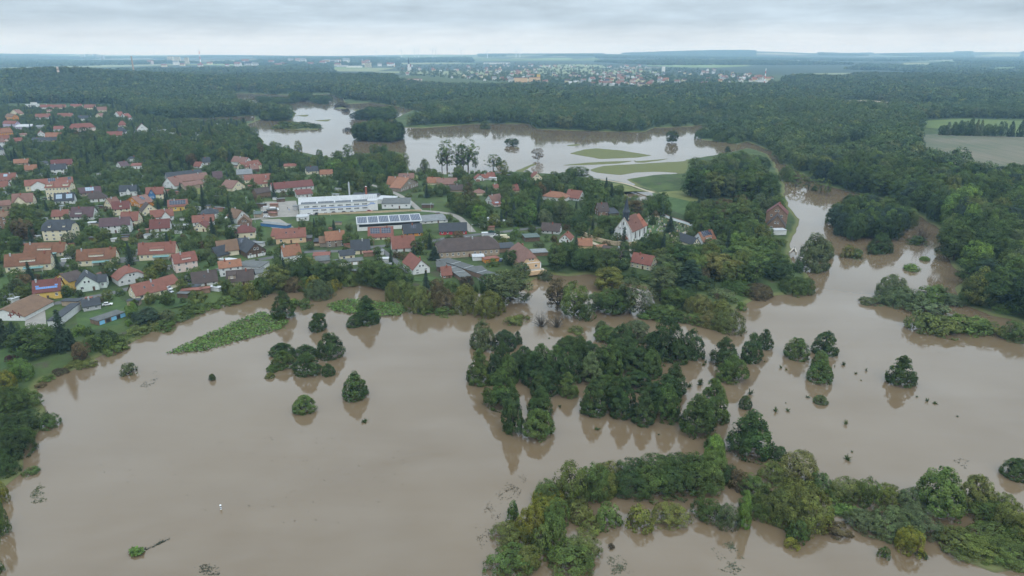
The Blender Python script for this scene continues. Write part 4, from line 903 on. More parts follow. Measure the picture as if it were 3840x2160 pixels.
house('C',615,890,775,880,945,815,8,'g','brownbrick','oldbrown','weathered brick gable with brown roof between two houses',rows=1,chim=0)
house('C',572,1008,818,993,1078,912,9,'h','cream','darkred','cream house with red hipped roof and a white dish',rows=1,cols=3)
house('C',805,778,897,778,822,745,4,'s','tan','green','small timber shed with greenish roof on the lawn',win=False,name='shed',cat='shed')
house('D',380,592,627,562,642,450,11,'p','cream','oldbrown','cream farm barn with brown tile roof and dark red arched gate',win=False,chim=0,name='barn',cat='barn')
house('D',365,640,520,600,660,500,7,'p','taupe','slate','lean slate roofed farm shed leaning on the cream barn',win=False,chim=0,name='barn',cat='barn')
house('D',600,532,722,522,610,425,10,'p','white','slate','white farm link wing with solar panels on slate',sol=[(-.1,.35,.35,.85,3,3)],rows=2,cols=2,chim=0)
FARM=house('D',728,602,952,562,655,485,17,'g','timber','slate','half timbered farm house with steep slate roof',rows=1,cols=3)
house('D',1075,432,1437,407,490,310,11,'p','peach','red','peach house with wide red roof, skylights and a balcony',sky=2,rows=1,cols=3)
house('D',1020,400,1090,400,440,310,10,'p','peach','red','lower red roofed side part of the peach house',chim=0,win=False,name='house_wing')
house('D',1685,457,1912,437,530,342,9,'p','taupe','orange','taupe stone house with bright orange roof and white framed windows',rows=2,cols=3)
house('D',1605,485,1688,480,535,405,8,'p','taupe','oldbrown','low brown roofed annex of the taupe stone house',chim=0,win=False,name='house_wing')
house('D',1175,642,1382,613,715,508,8,'p','white','orange','small white house with orange roof behind a dark round tree',rows=1,cols=2,chim=2)
house('D',2195,417,2492,405,447,290,10,'p','cream','bright','cream house with bright red roof full of dark solar panels',sol=[(-.42,-.03,.3,.85,4,3),(.03,.42,.3,.85,4,3)],rows=1,cols=5)
house('D',1990,572,2212,557,622,445,9,'p','cream','slate','cream white house with dark slate roof at the lane fork',rows=1,cols=3)
house('D',1855,640,2027,622,692,570,7,'p','cream','slate','low cream annex with dark slate roof beside the lane fork house',chim=0,rows=1,cols=2,name='house_wing')
house('D',1525,640,1725,630,660,600,6,'s','tan','bright','shed with pale red sloping roof in a garden',win=False,name='shed',cat='shed')
house('D',1560,705,1728,690,722,640,6,'s','concrete','felt','grey garage with felt roof below the pale red shed',win=False,name='garage',cat='garage')
house('D',1780,735,2140,700,745,0,7,'f','tan','felt','row of low garages along the hidden back lane',win=False,name='garage_row',cat='garage')
house('D',1530,470,1605,468,510,455,7,'s','timber','slate','dark timber carport beside the stone house',win=False,name='shed',cat='shed')
house('D',1440,425,1505,422,470,405,6,'s','timber','felt','small brown shed behind the peach house',win=False,name='shed',cat='shed')
house('F',232,552,507,532,597,388,10,'p','white','red','white house with orange red roof and dark gable boards beside a hedge',rows=1,cols=3)
house('F',480,808,682,778,858,690,17,'g','white','bright','white gabled house with steep long red roof',rows=2,cols=2)
house('E',372,1012,592,997,1050,898,9,'p','orange','slate','orange house with dark grey roof and one solar panel',sol=[(-.05,.18,.45,.8,2,1)],rows=1,cols=3)
house('E',800,987,1128,977,1030,885,9,'p','redwall','slate','crimson red walled house with dark grey roof',rows=1,cols=5,chim=0)
house('F',792,597,1522,547,655,418,16,'p','stone2' if False else 'tan','brown','very long old stone barn with dark brown half hipped roof',t=.35,rows=1,cols=11,chim=1,name='barn',cat='barn')
house('F',1478,560,1732,540,598,0,12,'f','brownbrick','slate','flat dark roofed annex at the end of the long barn',win=False,name='barn_annex',cat='barn')
PEA=house('F',1795,738,2020,714,815,592,24,'g','peach','pink','peach coloured house with tall rosy half hipped roof and white trim by the water',t=.45,rows=1,cols=2,sky=4,door=False)
house('F',1420,908,1532,875,945,0,44,'f','brownbrick','felt','long grey felt roofed garage block with brown doors beside a forecourt',win=False,name='garage_row',cat='garage')
house('F',1050,905,1182,885,935,0,36,'f','brownbrick','felt','long grey felt roofed garage block next to a small orange roofed shed',win=False,name='garage_row',cat='garage')
house('F',1200,660,1340,655,700,0,6,'f','greywhite','white','white roofed end of a garage block',win=False,name='garage',cat='garage')
house('F',830,872,947,862,912,770,6,'p','brick','red','small brick shed with orange red roof beside the garages',rows=1,cols=2)
house('F',768,770,868,765,830,708,6,'p','timber','felt','dark timber shed with felt roof near the garages',win=False,chim=0,name='shed',cat='shed')
house('F',1350,690,1522,668,700,0,5,'f','orange','red','small orange rimmed carport by the barn',win=False,name='carport',cat='shed')
house('F',1835,420,2010,410,470,380,8,'s','timber','green','green sheet roofed shed in the gardens behind the peach house',win=False,name='shed',cat='shed')
house('F',1925,610,2110,600,640,0,8,'f','brownbrick','grey','pale grey flat roofed shed beside the peach house',win=False,name='shed',cat='shed')
house('F',2025,330,2245,345,375,245,9,'p','greywhite','brown','pale house front seen beneath the big trees',rows=1,cols=4)
# ---- village centre and church side
house('E',300,355,490,350,365,288,9,'p','cream','pink','house with dusky pink roof and skylights by the lake meadow',sky=2,rows=1)
house('E',160,420,330,430,470,325,10,'p','taupe','orange','orange roofed farmhouse among tall trees',rows=1)
house('E',330,470,540,400,480,345,11,'g','taupe','orange','orange roofed barn with pale gable in the farmyard',rows=1)
house('E',640,400,790,405,420,335,10,'p','cream','orange','orange roofed range of the lakeside farm',rows=1,win=False)
house('E',770,420,1010,415,440,345,11,'p','tan','pink','long dusky red roofed barn of the lakeside farm',rows=1)
house('E',925,490,1100,485,500,425,9,'p','tan','brown','dark brown roof in the trees behind the lakeside farm',rows=1,win=False)
house('E',1235,355,1340,350,375,310,8,'g','white','bright','white gable with bright red roof, first of three stepped roofs by the lake',rows=1)
house('E',1320,345,1395,340,360,298,8,'p','white','bright','bright red roof, middle of three stepped roofs by the lake',rows=1,win=False)
house('E',1390,330,1472,325,360,278,8,'p','white','bright','bright red roof, highest of three stepped roofs by the lake',rows=1,win=False)
house('E',1345,615,1445,640,655,555,12,'g','white','pink','white gable with salmon roof between big trees',rows=1)
house('E',1215,530,1355,525,550,480,9,'h','cream','pink','salmon hipped roof among spruces',rows=1,win=False)
house('E',1450,665,1540,658,690,632,7,'p','pink','bright','pink house with small pale solar field',sol=[(-.2,.3,.3,.8,3,1)],solmat='solar_pale',rows=1,chim=0)
house('E',1690,495,1760,490,510,425,8,'p','cream','bright','scarlet roof between spruces',rows=1,win=False)
house('E',1460,465,1515,462,480,420,8,'p','cream','red','small brick red roof between spruces',win=False)
house('E',1915,345,2040,340,375,285,10,'g','cream','bright','red roofed house with dormers at the lake edge behind spruces',rows=1)
house('E',2040,560,2310,590,620,510,11,'h','white','orange','white hall with hipped orange roof near the school',rows=1,win=False)
house('G',65,572,228,592,615,492,11,'p','white','red','white school building with red roof and coloured window strip',rows=1,cols=7)
house('G',470,748,592,742,802,645,10,'p','brick','brown','old brick house with grey brown roof and one skylight',sky=1,rows=2,cols=2)
house('G',595,775,712,765,802,705,8,'s','timber','slate','low shed with slate blue roof beside the old brick house',win=False,name='shed',cat='shed')
house('G',215,1160,388,1160,1192,1072,9,'p','peach','orange','low house with bright terracotta roof below the churchyard wall',rows=1,win=False)
house('G',-10,1085,125,1095,1125,1030,10,'g','white','red','white gable with red roof behind shrubs near the churchyard',rows=1)
house('G',460,1190,575,1180,1200,1150,6,'p','tan','orange','little terracotta roofed shed beside a brown roofed house',win=False,chim=0,name='shed',cat='shed')
house('G',735,1317,877,1272,1327,1222,17,'g','white','brown','white gabled house with long grey brown roof below the church',rows=1,cols=2)
house('G',850,1347,1092,1397,1440,1265,8,'p','cream','bright','cream house with bright red roof and glazed winter garden below the church',sky=1,rows=2,cols=4)
house('G',1090,1370,1172,1365,1430,1345,5,'s','white','darkred','glazed winter garden with red edged roof',win=True,rows=1,cols=4,door=False,name='winter_garden')
house('G',1732,1117,1887,1083,1142,985,9,'p','white','orange','half timbered house with solar panels on its red roof near the graveyard',sol=[(-.35,.35,.42,.98,5,4)],dorm=[(0,5,1.0,4)],rows=1)
house('G',1600,1147,1692,1132,1175,1070,15,'g','cream','slate','pale yellow gabled house with long dark roof near the graveyard',rows=1,cols=1)
MB1=house('H',1995,94,2195,112,205,20,10,'g','brick','darkred','tall brick mill house with dull red metal roof by the river',rows=2,cols=2,hmax=14)
MB2=house('H',2000,217,2178,232,262,108,9,'g','brownbrick','brown','lower brick mill building with grey gabled roof by the river',rows=1,cols=2,chim=0)
house('H',2020,272,2190,268,305,0,6,'f','greywhite','white','low shed with white and pale blue panels in front of the mill',win=False,name='shed',cat='shed')
# extras on some houses
def extra_blue():
    r, i = BLUE; W, h = i['W'], i['h']
    for u in (-.36, .08, .42): boxpart('garage_door', r, u*W, -.05, h*.46, W*.19, .1, h*.85, 'wall_lightblue')
    for u in (-.14, .26): boxpart('bay_shade_panel', r, u*W, -.03, h*.44, W*.15, .06, h*.8, 'dark_metal')  # dark panels on the closed wall stand in for shade inside bays
extra_blue()
def garage_doors():
    for o in list(sc.objects):
        if o.name.split('.')[0] == 'garage_row' and o is not BLUE[0]:
            wl_ = [c for c in o.children if c.name.startswith('wall')][0]; bb = wl_.bound_box; x0 = min(v[0] for v in bb); x1 = max(v[0] for v in bb); D = max(v[1] for v in bb); h = max(v[2] for v in bb)
            if D > 20:
                n = int(D/3.1)
                for k in range(n):
                    boxpart('garage_door', o, x0-.04 if o.location.x > 60 else x1+.04, D*(k+.5)/n, h*.45, .08, 2.5, h*.82, random.choice(['door_brown', 'brown_door', 'metal_grey', 'door_brown']))
                for k in range(1, 4): boxpart('roof_step', o, 0, D*k/4, h+.32, x1-x0+.5, .25, .12, 'metal_grey')
            else:
                n = max(2, int((x1-x0)/3.2))
                for k in range(n): boxpart('garage_door', o, x0+(x1-x0)*(k+.5)/n, -.04, h*.45, 2.5, .08, h*.82, random.choice(['metal_grey', 'door_brown', 'frame_white']))
garage_doors()
def crosses():
    for o in sc.objects:
        if o.get('label', '').startswith('white gabled barn with dark cross'):
            wl_ = [c for c in o.children if c.name.startswith('wall')][0]; h = sorted(v[2] for v in wl_.bound_box)[-1]
            for x, z in ((4.2, h*.72), (6.6, h*.5), (2.6, h*.5)):
                m_ = MB().box(-.28, .28, -.08, .02, -1.2, 1.2).box(-1.1, 1.1, -.085, .02, -.28, .28); m_.build('cross_mark', 'brown_door', o, (x, 0, z))
crosses()
def timbering(r, i):
    W, h, rh = i['W'], i['h'], i['rh']; m_ = MB()
    for k in range(7):
        x = -W/2+W*k/6; zt = h+rh*(1-abs(x)/(W/2)); m_.box(x-.1, x+.1, -.06, .02, .2, max(zt-.3, h))
    for z in (h, h*.5, h+rh*.35):
        q = W/2 if z <= h else W/2*(1-(z-h)/rh); m_.box(-q, q, -.065, .02, z-.1, z+.1)
    m_.build('timber_frame', 'timber_dark', r)
    boxpart('plaster_wall', r, 0, -.02, h*.28, W*.98, .06, h*.5, 'wall_white')
timbering(*FARM)
def peach_trim():
    r, i = PEA; W, h = i['W'], i['h']
    for x in (-W/2, W/2): boxpart('corner_trim', r, x, -.02, h/2, .5, .14, h, 'white_paint')
    boxpart('cornice', r, 0, -.05, h, W, .2, .3, 'white_paint')
    boxpart('terrace_wall', r, W*.1, -5.5, .1, W*1.0, 1.0, 2.2, 'wall_peach'); boxpart('terrace_floor', r, W*.1, -2.9, .6, W*1.0, 4.8, .3, 'stone')
peach_trim()
# ------------------------------------------------------------------ church
CRK = CR['K'] = crop(2250, 720, 5.152)
def kpt(x, y, z): return np.array(unp(*CRK(x, y), z))
def church():
    g = GZ
    C0 = kpt(600, 985, g); E0 = kpt(912, 842, g); ax = (E0-C0); Ltot = float(np.linalg.norm(ax)); ax /= Ltot; ay = np.array([-ax[1], ax[0]])
    L0 = kpt(348, 900, g); Wd = float(np.dot(L0-C0, ay)); Wd = min(max(Wd, 9), 14)
    he = zat(*CRK(605, 762), C0[1])-g
    mid = C0+ay*Wd/2; ha = zat(*CRK(475, 500), mid[1])-g
    root = empty('church', (C0[0], C0[1], g), math.atan2(ax[1], ax[0]))
    tag(root, 'white village church with slim dark spire and steep red tiled roofs', 'church')
    Ln = Ltot*.70; Lc = Ltot-Ln; rh = ha-he
    # nave
    m_ = MB(); W = Wd
    m_.add([(0, 0, -.6), (Ln, 0, -.6), (Ln, W, -.6), (0, W, -.6), (0, 0, he), (Ln, 0, he), (Ln, W, he), (0, W, he), (0, W/2, ha), (Ln, W/2, ha)], [(0, 1, 5, 4), (2, 3, 7, 6), (3, 0, 4, 8, 7), (1, 2, 6, 9, 5)])
    m_.build('wall', 'church_wall', root)
    def roof(x0, x1, w0, w1, h, a, mat, over=.5, gable0=True):
        s = (a-h)/((w1-w0)/2)
        v = [(x0, w0-over, h-s*over), (x1, w0-over, h-s*over), (x1, (w0+w1)/2, a), (x0, (w0+w1)/2, a), (x0, w1+over, h-s*over), (x1, w1+over, h-s*over)]
        V, F = thicken([(x, y, z+.15) for x, y, z in v], [(0, 1, 2, 3), (4, 3, 2, 5)], .25); return mk('roof', V, F, mat, None, root)
    nr = roof(.25, Ln, 0, W, he, ha, 'roof_oldred')
    # parapet of the west gable
    s_ = (ha-he)/(W/2)
    MB().add([(-.25, -.3, he-.2), (.3, -.3, he-.2), (.3, W/2, ha+.5), (-.25, W/2, ha+.5), (-.25, W+.3, he-.2), (.3, W+.3, he-.2), (-.25, -.3, he-.8), (.3, -.3, he-.8), (.3, W/2, ha-.2), (-.25, W/2, ha-.2), (-.25, W+.3, he-.8), (.3, W+.3, he-.8)],
        [(0, 1, 2, 3), (5, 4, 3, 2), (0, 3, 9, 6), (3, 4, 10, 9), (1, 7, 8, 2), (2, 8, 11, 5), (0, 6, 7, 1)]).build('gable_coping', 'stone', root)
    # chancel, narrower and lower
    wi = .06*W; hc = he; ac = ha-rh*.12; e = Ln+Lc
    m_ = MB(); m_.add([(Ln, wi, -.6), (e, wi, -.6), (e, W-wi, -.6), (Ln, W-wi, -.6), (Ln, wi, hc), (e, wi, hc), (e, W-wi, hc), (Ln, W-wi, hc)], [(0, 1, 5, 4), (1, 2, 6, 5), (2, 3, 7, 6)]); m_.build('chancel_wall', 'church_wall', root)
    s = (ac-hc)/((W-2*wi)/2); o = .5
    v = [(Ln+.02, wi-o, hc-s*o), (e+o, wi-o, hc-s*o), (e-Lc*.28, W/2, ac), (Ln+.02, W/2, ac), (Ln+.02, W-wi+o, hc-s*o), (e+o, W-wi+o, hc-s*o)]
    V, F = thicken([(x, y, z+.15) for x, y, z in v], [(0, 1, 2, 3), (4, 3, 2, 5), (1, 5, 2)], .25); cr_ = mk('chancel_roof', V, F, 'roof_bright2', None, root)
    for (r_, x, mat) in ((nr, Ln*.62, 'roof_oldred'), (cr_, Ln+Lc*.5, 'roof_bright2')):
        y = W*.2; z = he+s_*y; m2 = MB().add([(x-.5, y-.3, z-.3), (x+.5, y-.3, z-.3), (x, y-.3, z+.75), (x, y+.7, z+.9), (x-.5, y+.4, z+.5), (x+.5, y+.4, z+.5)], [(0, 1, 2), (0, 2, 3, 4), (1, 5, 3, 2)]); m2.build('roof_vent', mat, r_)
    # pointed windows
    def lancet(par, x, y, z0, w_, h_, rz):
        n = 6; pts = [(-w_/2, 0), (w_/2, 0), (w_/2, h_*.6)]
        pts += [(w_/2*math.cos(t*math.pi/2)**1.0, h_*.6+h_*.4*math.sin(t*math.pi/2)) for t in np.linspace(.25, 1, 4)]
        pts += [(-p[0], p[1]) for p in pts[-2:1:-1]]
        def ring(k, d): return [(p[0]*k, d, p[1]*k if p[1] > 0 else p[1]) for p in pts]
        m3 = MB(); A = ring(1.14, -.08); m3.add(A, [tuple(range(len(A)))]); B_ = ring(1.14, .05); nA = len(A)
        m3.add(A+B_, [(i, i+nA, (i+1) % nA+nA, (i+1) % nA) for i in range(nA)])
        q = m3.build('window', 'stone', par, (x, y, z0), (0, 0, rz))
        P_ = ring(.96, -.11); m4 = MB().add(P_, [tuple(range(len(P_)))]); m4.build('pane', 'church_glass', q)
        MB().box(-.05, .05, -.15, -.1, 0, h_*.9).box(-w_/2, w_/2, -.15, -.1, h_*.33, h_*.37).build('mullion', 'stone', q)
    for x in (Ln*.34, Ln*.72): lancet(root, x, -.02, he*.26, 1.5, he*.56, 0)
    lancet(root, Ln+Lc*.5, wi-.02, he*.28, 1.5, he*.52, 0)
    for y, z, w_, h_ in ((W*.5, he+rh*.42, .9, 2.0),): lancet(root, -.27, y, z, w_, h_, -math.pi/2)
    for y in (W*.34, W*.52, W*.7): boxpart('slit_window', root, -.06, y, he+rh*.12, .12, .6, .8, 'glass')
    # plinth, buttresses and porch
    MB().box(-.22, Ln+.1, -.22, -.0, -.6, .7).build('plinth', 'church_wall', root)
    for y in (-.2, W+.2):
        k = 1 if y < 0 else -1; MB().add([(-.1, y-.5, -.6), (.8, y-.5, -.6), (.8, y+.5, -.6), (-.1, y+.5, -.6), (-.1, y, he*.8), (.8, y, he*.8)], [(0, 1, 5, 4), (2, 3, 4, 5), (0, 4, 3), (1, 2, 5)]).build('buttress', 'church_wall', root)
    MB().add([(0, W+.0, -.6), (-.0, W+3.2, -.6), (0, W, he*.75), (1.0, W, -.6), (1.0, W+3.2, -.6), (1.0, W, he*.75)], [(0, 2, 1), (3, 4, 5), (1, 2, 5, 4)]).build('raking_buttress', 'church_wall', root)
    po = MB(); y0, y1, d = W*.22, W*.56, 3.0; po.box(-d, .05, y0, y1, -.6, 2.3); po.build('porch', 'church_wall', root)
    ym = (y0+y1)/2; MB().add([(-d-.4, y0-.4, 2.1), (.0, y0-.6, 2.3), (0, ym, 5.0), (-d*.55, ym, 4.3), (-d-.4, y1+.4, 2.1), (0, y1+.6, 2.3)], [(0, 1, 2, 3), (4, 3, 2, 5), (0, 3, 4)]).build('porch_roof', 'roof_bright2', root)
    boxpart('door', root, -d-.04, ym, 1.0, .1, 1.1, 1.9, 'door_brown')
    # ridge turret with flared base and needle spire
    tx, ty = 2.6, W/2; tw = 2.1
    ztop = zat(*CRK(540, 22), mid[1]+2)-g; zfl = zat(*CRK(520, 385), mid[1]+2)-g
    n = 8; m5 = MB(); z0 = ha-4.0
    def oct(r, z): return [(tx+r*math.cos(math.pi/8+2*math.pi*i/n), ty+r*math.sin(math.pi/8+2*math.pi*i/n), z) for i in range(n)]
    def stack(m_, rings):
        k = len(m_.v)
        for r, z in rings: m_.v += oct(r, z)
        for a in range(len(rings)-1):
            for i in range(n): m_.f.append((k+a*n+i, k+a*n+(i+1) % n, k+(a+1)*n+(i+1) % n, k+(a+1)*n+i)); m_.m.append(0)
    stack(m5, [(tw, z0), (tw, zfl-.3)]); tb = m5.build('turret', 'church_slate', root)
    m6 = MB(); zs = ztop-2.2; stack(m6, [(tw+.5, zfl-.35), (tw+.35, zfl+.3), (tw*.80, zfl+2.0), (tw*.5, zfl+(zs-zfl)*.5), (.05, zs)]); spi = m6.build('spire', 'church_slate', root)
    MB().tube([(tx, ty, zs-.4), (tx, ty, ztop)], [.07, .04], 5).build('finial', 'dark_metal', spi)
    MB().tube([(tx, ty, zs+.9), (tx, ty, zs+1.25)], [.22, .22], 6).build('finial_ball', 'metal_grey', spi)
    for a in (-math.pi/2, math.pi):
        c_ = (tx+(tw*.93+.03)*math.cos(a), ty+(tw*.93+.03)*math.sin(a), zfl-(zfl-z0)*.55)
        v = [(c_[0]+.62*math.cos(t)*(-math.sin(a)), c_[1]+.62*math.cos(t)*math.cos(a), c_[2]+.62*math.sin(t)) for t in np.linspace(0, 2*math.pi, 14, endpoint=False)]
        MB().add(v, [tuple(range(14))]).build('clock_face', 'clock', tb)
        MB().box(c_[0]-.04, c_[0]+.04, c_[1]-.06, c_[1]-.02, c_[2], c_[2]+.45).build('clock_hand', 'dark_metal', tb)
    HOUSES.append((C0+ax*Ltot/2+ay*W/2, Ltot*.6, C0+ax*Ltot/2, Ltot, W, he, rh, float(np.hypot(*C0))))
    HLAB.append('white village church')
m, b = newmat('church_wall'); o_ = objc(b)
st = b.n('ShaderNodeMapping'); st.inputs['Scale'].default_value = (.9, .9, .18); b.l(o_, st.inputs[0])
b.bsdf(b.mix(b.ramp(b.noise(st.outputs[0], 1.0, 6, .7), [(.42, (0, 0, 0, 1)), (.62, (1, 1, 1, 1))]), c4((.42, .42, .41)), c4((.76, .76, .75))), .9, .2)
roofmat('roof_oldred', (.15, .062, .045), (.26, .115, .08), mott=2.2); roofmat('roof_bright2', (.30, .10, .06), (.43, .16, .095), mott=2.2)
plain('church_glass', (.05, .055, .075), .25, .5, var=.4); plain('clock', (.55, .52, .40), .5)
HLAB = [o.get('label', '') for o in sc.objects if o.type == 'EMPTY' and o.parent is None and o.get('category') in ('house', 'barn', 'shed', 'garage')]
church()
# ------------------------------------------------------------------ factory with blue stripe
def factory():
    r, i = house('C', 1352, 667, 2303, 617, 760, 562, 17, 'p', 'white', 'white', 'white two storey factory with blue stripe and white sheet roof', win=False, chim=0, name='factory', cat='factory', o=.3)
    W, D, h, rh, on, ro = i['W'], i['D'], i['h'], i['rh'], i['on'], i['roof']; HLAB.append('white factory')
    for k in range(8):
        x = -W*.44+W*.84*(k+.35)/8
        for zz, n_ in ((h*.32, 4), (h*.72, 4)):
            if k == 0 and zz < h*.5: continue
            for q in range(n_): window(r, x+(q-1.5)*.95, -.02, zz, .7, 1.15, 0, False)
    for k, (u0, u1) in enumerate(((-.47, -.28), (-.26, -.06), (-.04, .16), (.18, .37))):
        (x, y, z), rt = on((u0+u1)/2, .14); n_ = 12
        for q in range(n_):
            u = u0+(u1-u0)*(q+.5)/n_; (x, y, z), rt = on(u, .12); solar_panel(ro, x, y-.15, z+.1, (u1-u0)*W/n_-.08, D*.13, rt, 'glass')
    st = MB().box(-W*.49, W*.36, -.06, .0, h*.50, h*.50+.42); st.add([(W*.36, -.06, h*.5), (W*.40, -.06, h*.66), (W*.40, -.06, h*.66+.42), (W*.36, -.06, h*.5+.42)], [(0, 1, 2, 3)]); st.box(W*.40, W*.47, -.06, 0, h*.66, h*.66+.42); st.build('blue_stripe', 'stripe_blue', r)
    for k in range(4): boxpart('lettering', r, W*.425+k*.75-1, -.05, h*.8, .5, .06, .5, 'stripe_blue')
    for k in range(5): boxpart('downpipe', r, -W*.49+W*.98*k/4.6, -.1, h/2, .14, .14, h, 'metal_grey')
    for k in range(44):      # standing seams
        (x, y, z), rt = on(-.49+.98*k/43, .62); boxpart('roof_seam', ro, x, y, z+.06, .10, math.hypot(rh, D/2)*.72, .10, 'metal_grey' if k < 36 else 'dark_metal', rt)
    # brick chimney behind the works
    cx = W*.37; MB().tube([(0, 0, 0), (0, 0, 11.6)], [.95, .72], 10).tube([(0, 0, 11.55), (0, 0, 12.2)], [.85, .85], 10).build('brick_chimney', 'chimney_brick', r, (cx, D*.6, h*.6)); boxpart('chimney_cap', r, cx, D*.6, h*.6+12.3, 1.2, 1.2, .2, 'white_paint')
    # lattice flue mast
    mx_ = W*.155; t_ = MB(); z1 = 14.5
    for sx_ in (-.6, .6):
        for sy_ in (-.6, .6): t_.tube([(sx_, sy_, 0), (sx_, sy_, z1)], [.09, .09], 4)
    for k in range(12):
        z = z1*k/12
        t_.tube([(-.6, -.6, z), (.6, -.6, z+z1/12)], [.05, .05], 3); t_.tube([(.6, -.6, z), (.6, .6, z+z1/12)], [.05, .05], 3); t_.tube([(-.6, .6, z), (-.6, -.6, z+z1/12)], [.05, .05], 3)
    lm = t_.build('lattice_mast', 'metal_grey', r, (mx_, D+1.5, h*.55)); MB().tube([(0, 0, 0), (0, 0, z1+.8)], [.36, .36], 10).build('flue', 'tarp', lm)
    return r
factory()
house('E', 100, 655, 440, 650, 715, 585, 14, 's', 'white', 'felt', 'low white factory wing with dark felt roof and open end', rows=1, cols=4, name='factory_wing', cat='factory')
house('C', 2290, 600, 2490, 610, 660, 560, 10, 's', 'white', 'white', 'pale sheet roofed link between factory and wing', win=False, name='factory_wing', cat='factory')
house('C', 1985, 560, 2290, 570, 580, 525, 10, 's', 'greywhite', 'slate', 'dark roofed store behind the factory', win=False, name='factory_wing', cat='factory')
house('C', 1325, 822, 1470, 815, 865, 0, 8, 'f', 'white', 'white', 'small white flat roofed office beside the factory gate', rows=1, cols=2, name='office', door=False)
house('C', 1205, 925, 1262, 905, 945, 0, 22, 'f', 'blue', 'grey', 'row of blue site containers with grey tops', win=False, name='container_row', cat='container')
house('C', 1280, 690, 1335, 690, 735, 0, 5, 'f', 'grey', 'grey', 'grey plant cabin at the factory end', win=False, name='cabin', cat='shed')
def hall():
    r, i = house('P', 898, 564, 1061, 555, 577, 541, 15, 's', 'white', 'white', 'long white hall with rows of blue solar panels on its roof', win=False, name='solar_hall', cat='hall', hmax=6)
    W, D, h, rh, ro = i['W'], i['D'], i['h'], i['rh'], i['roof']; HLAB.append('long white solar hall')
    sl = math.atan2(rh, D)
    boxpart('window_band', r, 0, -.06, h*.72, W*.94, .1, h*.32, 'glass')
    for k in range(6):
        x0 = -W/2+W*(k+.06)/6; wk = W/6*.88
        for a in range(6):
            for c in range(4): solar_panel(ro, x0+wk*(a+.5)/6, D*.1+D*.78*(c+.5)/4, h+rh*(.1+.78*(c+.5)/4)+.22, wk/6-.03, D*.78/4-.03, (sl, 0, 0), 'solar_hall')
hall()
house('P', 1062, 557, 1126, 552, 561, 540, 15, 's', 'white', 'grey', 'white hall end building with pale sheet roof and small windows', rows=1, cols=4, name='hall_annex', cat='hall')
HLAB += ['']*(len(HOUSES)-len(HLAB))
# ------------------------------------------------------------------ roads, yards, lawns
ribbon('road', [(40,779),(62,775),(181,756),(287,736),(325,726),(400,712),(458,699),(540,680),(605,662),(699,645),(782,633),(865,631),(949,620),(1064,609),(1130,598),(1210,589),(1260,584),(1330,575),(1400,572)], 5.2, 'asphalt')
ribbon('lane', [(949,620),(975,640),(1001,662),(1030,690)], 3.4, 'asphalt', .045)
ribbon('works_road', [(600,556),(657,549),(745,541),(850,537),(949,534),(1006,531),(1056,530),(1120,536),(1150,545),(1170,562),(1189,584)], 5, 'concrete_yard', .04)
ribbon('street', [(-30,420),(0,400),(10,340),(14,300),(20,275)], 9, 'asphalt')
ribbon('lane_upper', [(350,395),(338,345),(332,315),(330,295)], 5, 'asphalt')
ribbon('garden_lane', [(30,600),(120,640),(140,668),(300,660),(400,648),(500,640)], 3.6, 'asphalt', .05)
ribbon('village_road', [(1056,530),(1040,515),(1020,500),(980,480),(920,462),(850,455)], 4.5, 'concrete_yard', .035)
ribbon('gravel_path', [(1478,451),(1508,452),(1540,456),(1580,464),(1622,478),(1645,484)], 3.2, 'gravel_path', .05)
ribbon('church_lane', [(1463,598),(1492,611),(1534,626),(1611,628),(1680,612),(1715,590),(1740,578)], 3.4, 'gravel_path', .05)
sheet('factory_yard', [(657,508),(745,505),(752,536),(745,545),(660,548),(655,525)], 'concrete_yard', .06)
sheet('storage_yard', [(655,552),(704,551),(740,572),(690,578)], 'concrete_yard', .065)
sheet('concrete_yard', [(66,772),(112,768),(118,828),(62,832)], 'concrete_yard', .07)
sheet('forecourt', [(1185,670),(1212,668),(1262,712),(1230,722),(1200,700)], 'asphalt', .07)
sheet('terrace_yard', [(139,662),(166,658),(160,672),(136,676)], 'asphalt', .075)
sheet('terrace_yard', [(301,648),(345,646),(340,656),(300,662)], 'asphalt', .075)
sheet('cobbled_yard', [(82,612),(112,609),(112,625),(84,630)], 'concrete_yard', .07)
for p in ([(183,561),(250,558),(252,574),(185,577)], [(0,860),(120,858),(160,868),(100,898),(40,918),(0,928)], [(190,790),(215,775),(300,765),(330,775),(300,815),(210,835),(195,815)], [(246,750),(290,742),(330,770),(250,772)], [(388,755),(455,745),(480,765),(430,775),(390,772)],
          [(580,492),(650,492),(655,540),(620,550),(585,520)], [(637,560),(655,555),(672,585),(655,597)], [(0,692),(45,690),(44,720),(0,728)], [(160,600),(200,605),(205,625),(165,625)], [(345,555),(380,548),(420,552),(380,565)], [(560,705),(610,695),(640,705),(580,715)], [(495,662),(560,655),(560,675),(500,678)],
          [(1040,700),(1075,695),(1105,698),(1060,708),(1040,707)], [(1290,668),(1322,663),(1326,676),(1298,682)], [(1345,652),(1395,658),(1395,668),(1350,668)], [(740,640),(800,635),(820,648),(760,655)], [(1075,545),(1095,540),(1098,560),(1080,565)], [(970,620),(1000,628),(1010,640),(985,640)],
          [(775,545),(860,540),(900,545),(860,560),(790,565)], [(1640,485),(1730,505),(1760,520),(1720,540),(1660,520)], [(340,580),(365,575),(372,590),(345,595)], [(430,590),(470,585),(475,600),(435,605)], [(1560,575),(1640,560),(1660,580),(1600,600)], [(950,532),(1060,527),(1110,532),(1060,537),(960,540)]):
    sheet('lawn', p, 'lawn', .012+.002*random.random())
